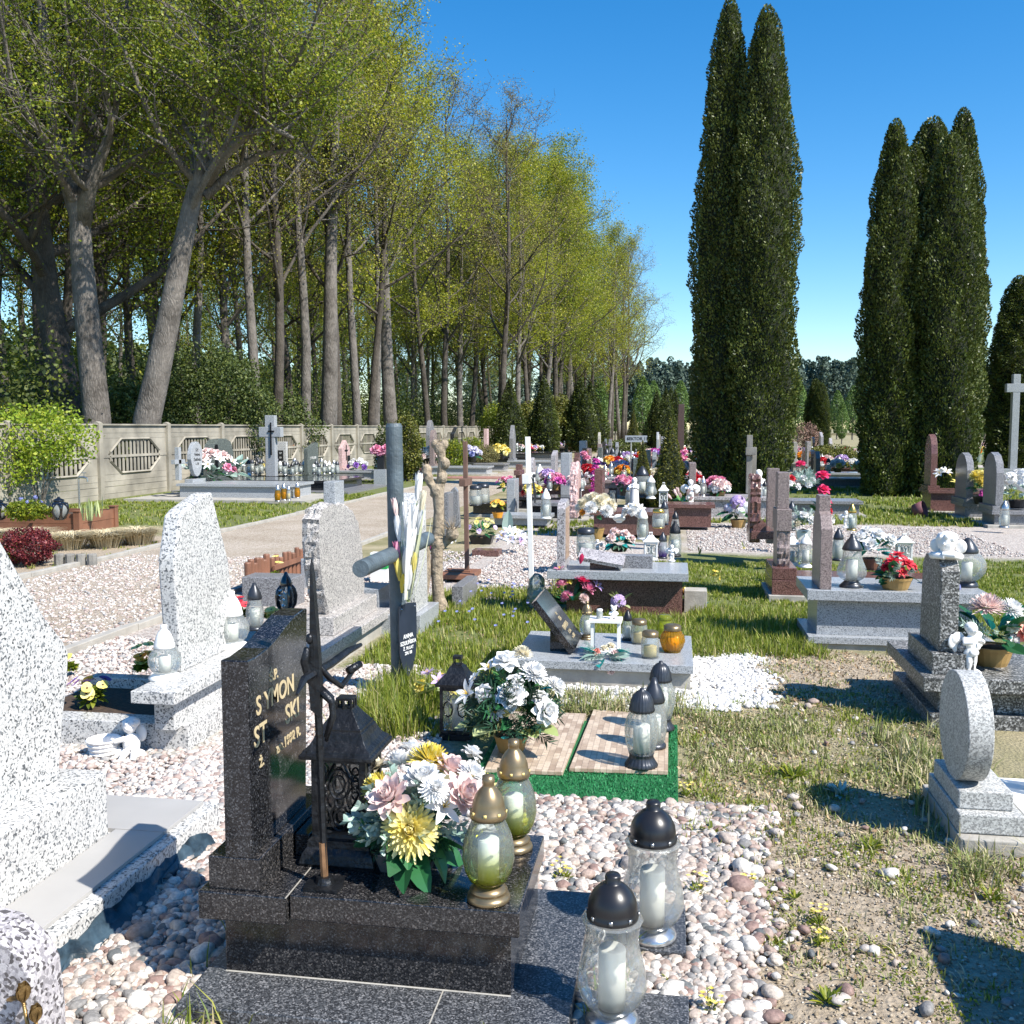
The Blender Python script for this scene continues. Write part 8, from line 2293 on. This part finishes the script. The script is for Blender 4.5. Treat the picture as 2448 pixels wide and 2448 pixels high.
blades('grass', 'fresh green grass around the crosses and on the lawn', [(-2.3, -.95, 6.6, 9.9, 23000, .03, .1), (-1.8, -1.0, 5.1, 6.6, 6500, .03, .1), (-1.75, -1.35, 5.0, 5.95, 3500, .08, .26), (-1.0, .3, 7.2, 8.6, 15000, .04, .12), (-.2, 4.6, 8.5, 12.4, 62000, .02, .055), (.2, 1.1, 7.3, 9.0, 9000, .04, .14), (-1.2, -.9, 8.6, 11, 2500, .04, .12), (2.4, 7, 8.0, 13.2, 24000, .02, .055)], lf_grass, 11,
       gate=lambda c, g: fnoise(c[:, 0], c[:, 1], 2.2) + g.normal(size=len(c)) * .35 > -.45)
blades('mixed_grass', 'sparse green and dry grass on the soil at the right', [(.05, 1.35, 4.0, 6.2, 10500, .015, .045), (.1, .75, 4.2, 5.8, 5000, .02, .06), (-1.0, .2, 5.6, 6.1, 3800, .03, .12), (.3, 1.2, 3.0, 4.2, 2200, .02, .05), (1.05, 1.45, 3.7, 5.6, 3000, .05, .14), (.6, 3, 6.2, 7.6, 5000, .015, .04)], lf_dry, 12,
       gate=lambda c, g: fnoise(c[:, 0], c[:, 1], 4.5, 1) + g.normal(size=len(c)) * .4 > -.15, bend=.9)
blades('green_patches', 'greener patches of weeds in the dry grass', [(.05, 1.3, 3.6, 6.0, 8000, .015, .06), (.3, 1.0, 2.3, 3.4, 900, .01, .04), (-1.35, -1.2, 2.35, 3.0, 240, .06, .2), (-.5, .2, 2.25, 2.42, 500, .03, .16), (-.2, -.12, 2.5, 3.0, 160, .05, .14)], lf_grass, 13,
       gate=lambda c, g: (fnoise(c[:, 0], c[:, 1], 5.5, 2.4) + g.normal(size=len(c)) * .2 > .3) | (c[:, 0] < 0), bend=.7)
blades('verge_grass', 'rough grass on the verges by the fence and under the thujas', [(-12.5, -7.1, 15.6, 24, 26000, .03, .08), (-12, -7.1, 28, 42, 16000, .03, .08), (.2, 6, 17.6, 24, 26000, .04, .12), (3, 9, 24, 33, 12000, .05, .12), (-9, -7.1, 10.5, 14.2, 900, .03, .07), (-2.6, -1.2, 15.2, 18, 2500, .04, .1)], lf_grass, 14, w_=.003,
       gate=lambda c, g: fnoise(c[:, 0], c[:, 1], 1.4, 3) + g.normal(size=len(c)) * .4 > -.2)
pebbles('soil_crumbs', 'crumbs of sandy soil and grit', [(.05, 1.5, 2.3, 4.6, 9000), (.1, 1.4, 4.6, 6.4, 3500), (.5, 2.6, 6.2, 7.5, 3000)], .0042, island('soil_crumb', [(0, (.2, .155, .1)), (.6, (.36, .29, .2)), (.9, (.5, .44, .36)), (1, (.6, .56, .5))], .95), 8, sub=1)
# fallen leaves and straw
g = np.random.default_rng(21)
cs = [np.stack([g.uniform(x0, x1, n), g.uniform(y0, y1, n), g.uniform(.004, .02, n)], 1) for x0, x1, y0, y1, n in ((.1, 1.4, 3.0, 6.4, 2600), (.5, 3.2, 6.1, 7.6, 3200), (-.2, .6, 4.3, 6.0, 700), (-2.2, -1.0, 5.0, 9.0, 1200), (1.0, 1.5, 3.4, 5.6, 700), (-8.5, -7, 10.5, 11.6, 500))]
c = np.concatenate(cs); c = c[clear_of(c)]; c = c[fnoise(c[:, 0], c[:, 1], 3.1, 5) + g.normal(size=len(c)) * .5 > 0]
v, f = quad_cloud(c, .024, .5, g, nrm=np.array([0, 0, 1.0]), rand=.5, fold=.5)
tag(link('leaf_litter', fast_mesh('leaf_litter', v, f, lf_litter)), 'dry fallen leaves on the ground', 'leaf litter', kind='stuff')
g = np.random.default_rng(71); n = 26000
c = np.stack([g.uniform(.02, 1.45, n), g.uniform(2.4, 6.4, n), g.uniform(.003, .016, n)], 1)
c = c[clear_of(c)]
k = (fnoise(c[:, 0], c[:, 1], 4.2, 2.2) + .5 * fnoise(c[:, 0], c[:, 1], 13, 1) + g.normal(size=len(c)) * .18) > .28 + .3 * np.clip(4.2 - c[:, 1], 0, 1.5)
c = c[k]
v, f = quad_cloud(c, .013, .6, g, nrm=np.array([0, 0, 1.0]), rand=.6)
tag(link('ground_cover', fast_mesh('ground_cover', v, f, lf_mid)), 'small-leaved green weeds creeping over the sandy soil', 'ground cover', kind='stuff')
# small weeds with yellow flowers
for i, (u, v, R_w, fl) in enumerate([(1640, 1905, .035, 1), (1345, 2110, .045, 1), (1790, 2120, .03, 1), (1700, 1990, .05, 0), (1665, 2140, .045, 1), (2080, 2030, .05, 0), (1985, 2080, .03, 0), (1960, 2210, .035, 1), (1850, 2260, .035, 0), (1900, 2150, .035, 0), (2010, 1900, .07, 0), (1760, 1690, .05, 0), (1400, 1700, .05, 0), (1700, 2420, .035, 1), (1980, 2400, .05, 0), (2370, 2150, .05, 0), (2150, 1760, .04, 0), (1900, 1860, .08, 0), (1960, 2260, .03, 1), (1600, 2350, .03, 0)]):
    p = Pz(u, v, 0)
    t = thing('weed', '%s weed tuft %s' % ('yellow-flowered' if fl else 'green', ['at the right end of the turf mat', 'on the pebbles right of the dark grave', 'on the soil', 'at the top of the pebbles', 'among the pebbles at the right', 'in the middle of the bare soil', 'on the bare soil left of the middle', 'lower on the bare soil', 'small on the bare soil', 'beside the white stone on the soil', 'silvery in the grass', 'in the dry grass', 'between the boards and the low grave', 'at the bottom edge', 'at the bottom edge right', 'by the big shadow', 'before the speckled grave', 'wide in the grass', 'near the pebble edge', 'among the lower pebbles'][i]), 'weed', p)
    b = MB(); rd = random.Random(i)
    for k in range(34 if R_w > .04 else 22):
        a = rd.uniform(0, 6.28)
        b.petal(Matrix.Rotation(a, 4, 'Z') @ Matrix.Translation((rd.uniform(0, R_w * .5), 0, .004)) @ Matrix.Rotation(-rd.uniform(.3, 1.3), 4, 'Y'), R_w * rd.uniform(.6, 1.1), R_w * .22, -.2, .2, 3)
    b.obj('leaf', lf_sage if i in (10,) else lf_mid, t)
    if fl:
        b = MB()
        for k in range(12):
            q = Vector((rd.uniform(-1, 1) * R_w * .8, rd.uniform(-1, 1) * R_w * .8, R_w * rd.uniform(1.0, 1.9)))
            for j in range(4): b.petal(Matrix.Translation(q) @ Matrix.Rotation(j * 1.57, 4, 'Z'), .009, .008, .2, .2, 2)
            
        b.obj('yellow_flowers', PET['yellow'], t)
        b = MB()
        for k in range(5): b.tube([(0, 0, 0), (rd.uniform(-1, 1) * R_w * .6, rd.uniform(-1, 1) * R_w * .6, R_w * 1.4)], .0012, 3)
        b.obj('stem', lf_mid, t)
# little blue flowers in the grass by the white cross, dandelions on the lawn
g = np.random.default_rng(31); n = 36
b = MB()
for k in range(n):
    q = Vector((g.uniform(-1.9, -1.05), g.uniform(7.6, 9.9), g.uniform(.07, .14)))
    for j in range(5): b.petal(Matrix.Translation(q) @ Matrix.Rotation(.5, 4, 'X') @ Matrix.Rotation(j * 1.2566, 4, 'Z'), .016, .012, .1, .2, 2)
tag(b.obj('periwinkle_flowers', PET['blue']), 'small blue periwinkle flowers scattered in the grass around the brown cross', 'flowers', kind='stuff')
for u, v, lb, s_ in ((1705, 1400, 'yellow daffodil in the lawn right of the grey table', .05), (1672, 1345, 'small yellow dandelion beyond the daffodil', .03), (1778, 1330, 'lone yellow dandelion left of the rough red stone', .03)):
    t = bouquet(lb, Pz(u, v, 0), .05, .1, [('lily', 'yellow', s_, (0, 0, .1)), ('lily', 'yellow', s_ * .9, (.05, 0, .08)), ('lily', 'yellow', s_ * .9, (.02, 0, .14))][:3 if s_ > .04 else 1], [('leaf', 'leaf', lf_mid, 6, .09, .01, (.9, 1.5))], seed=int(u))
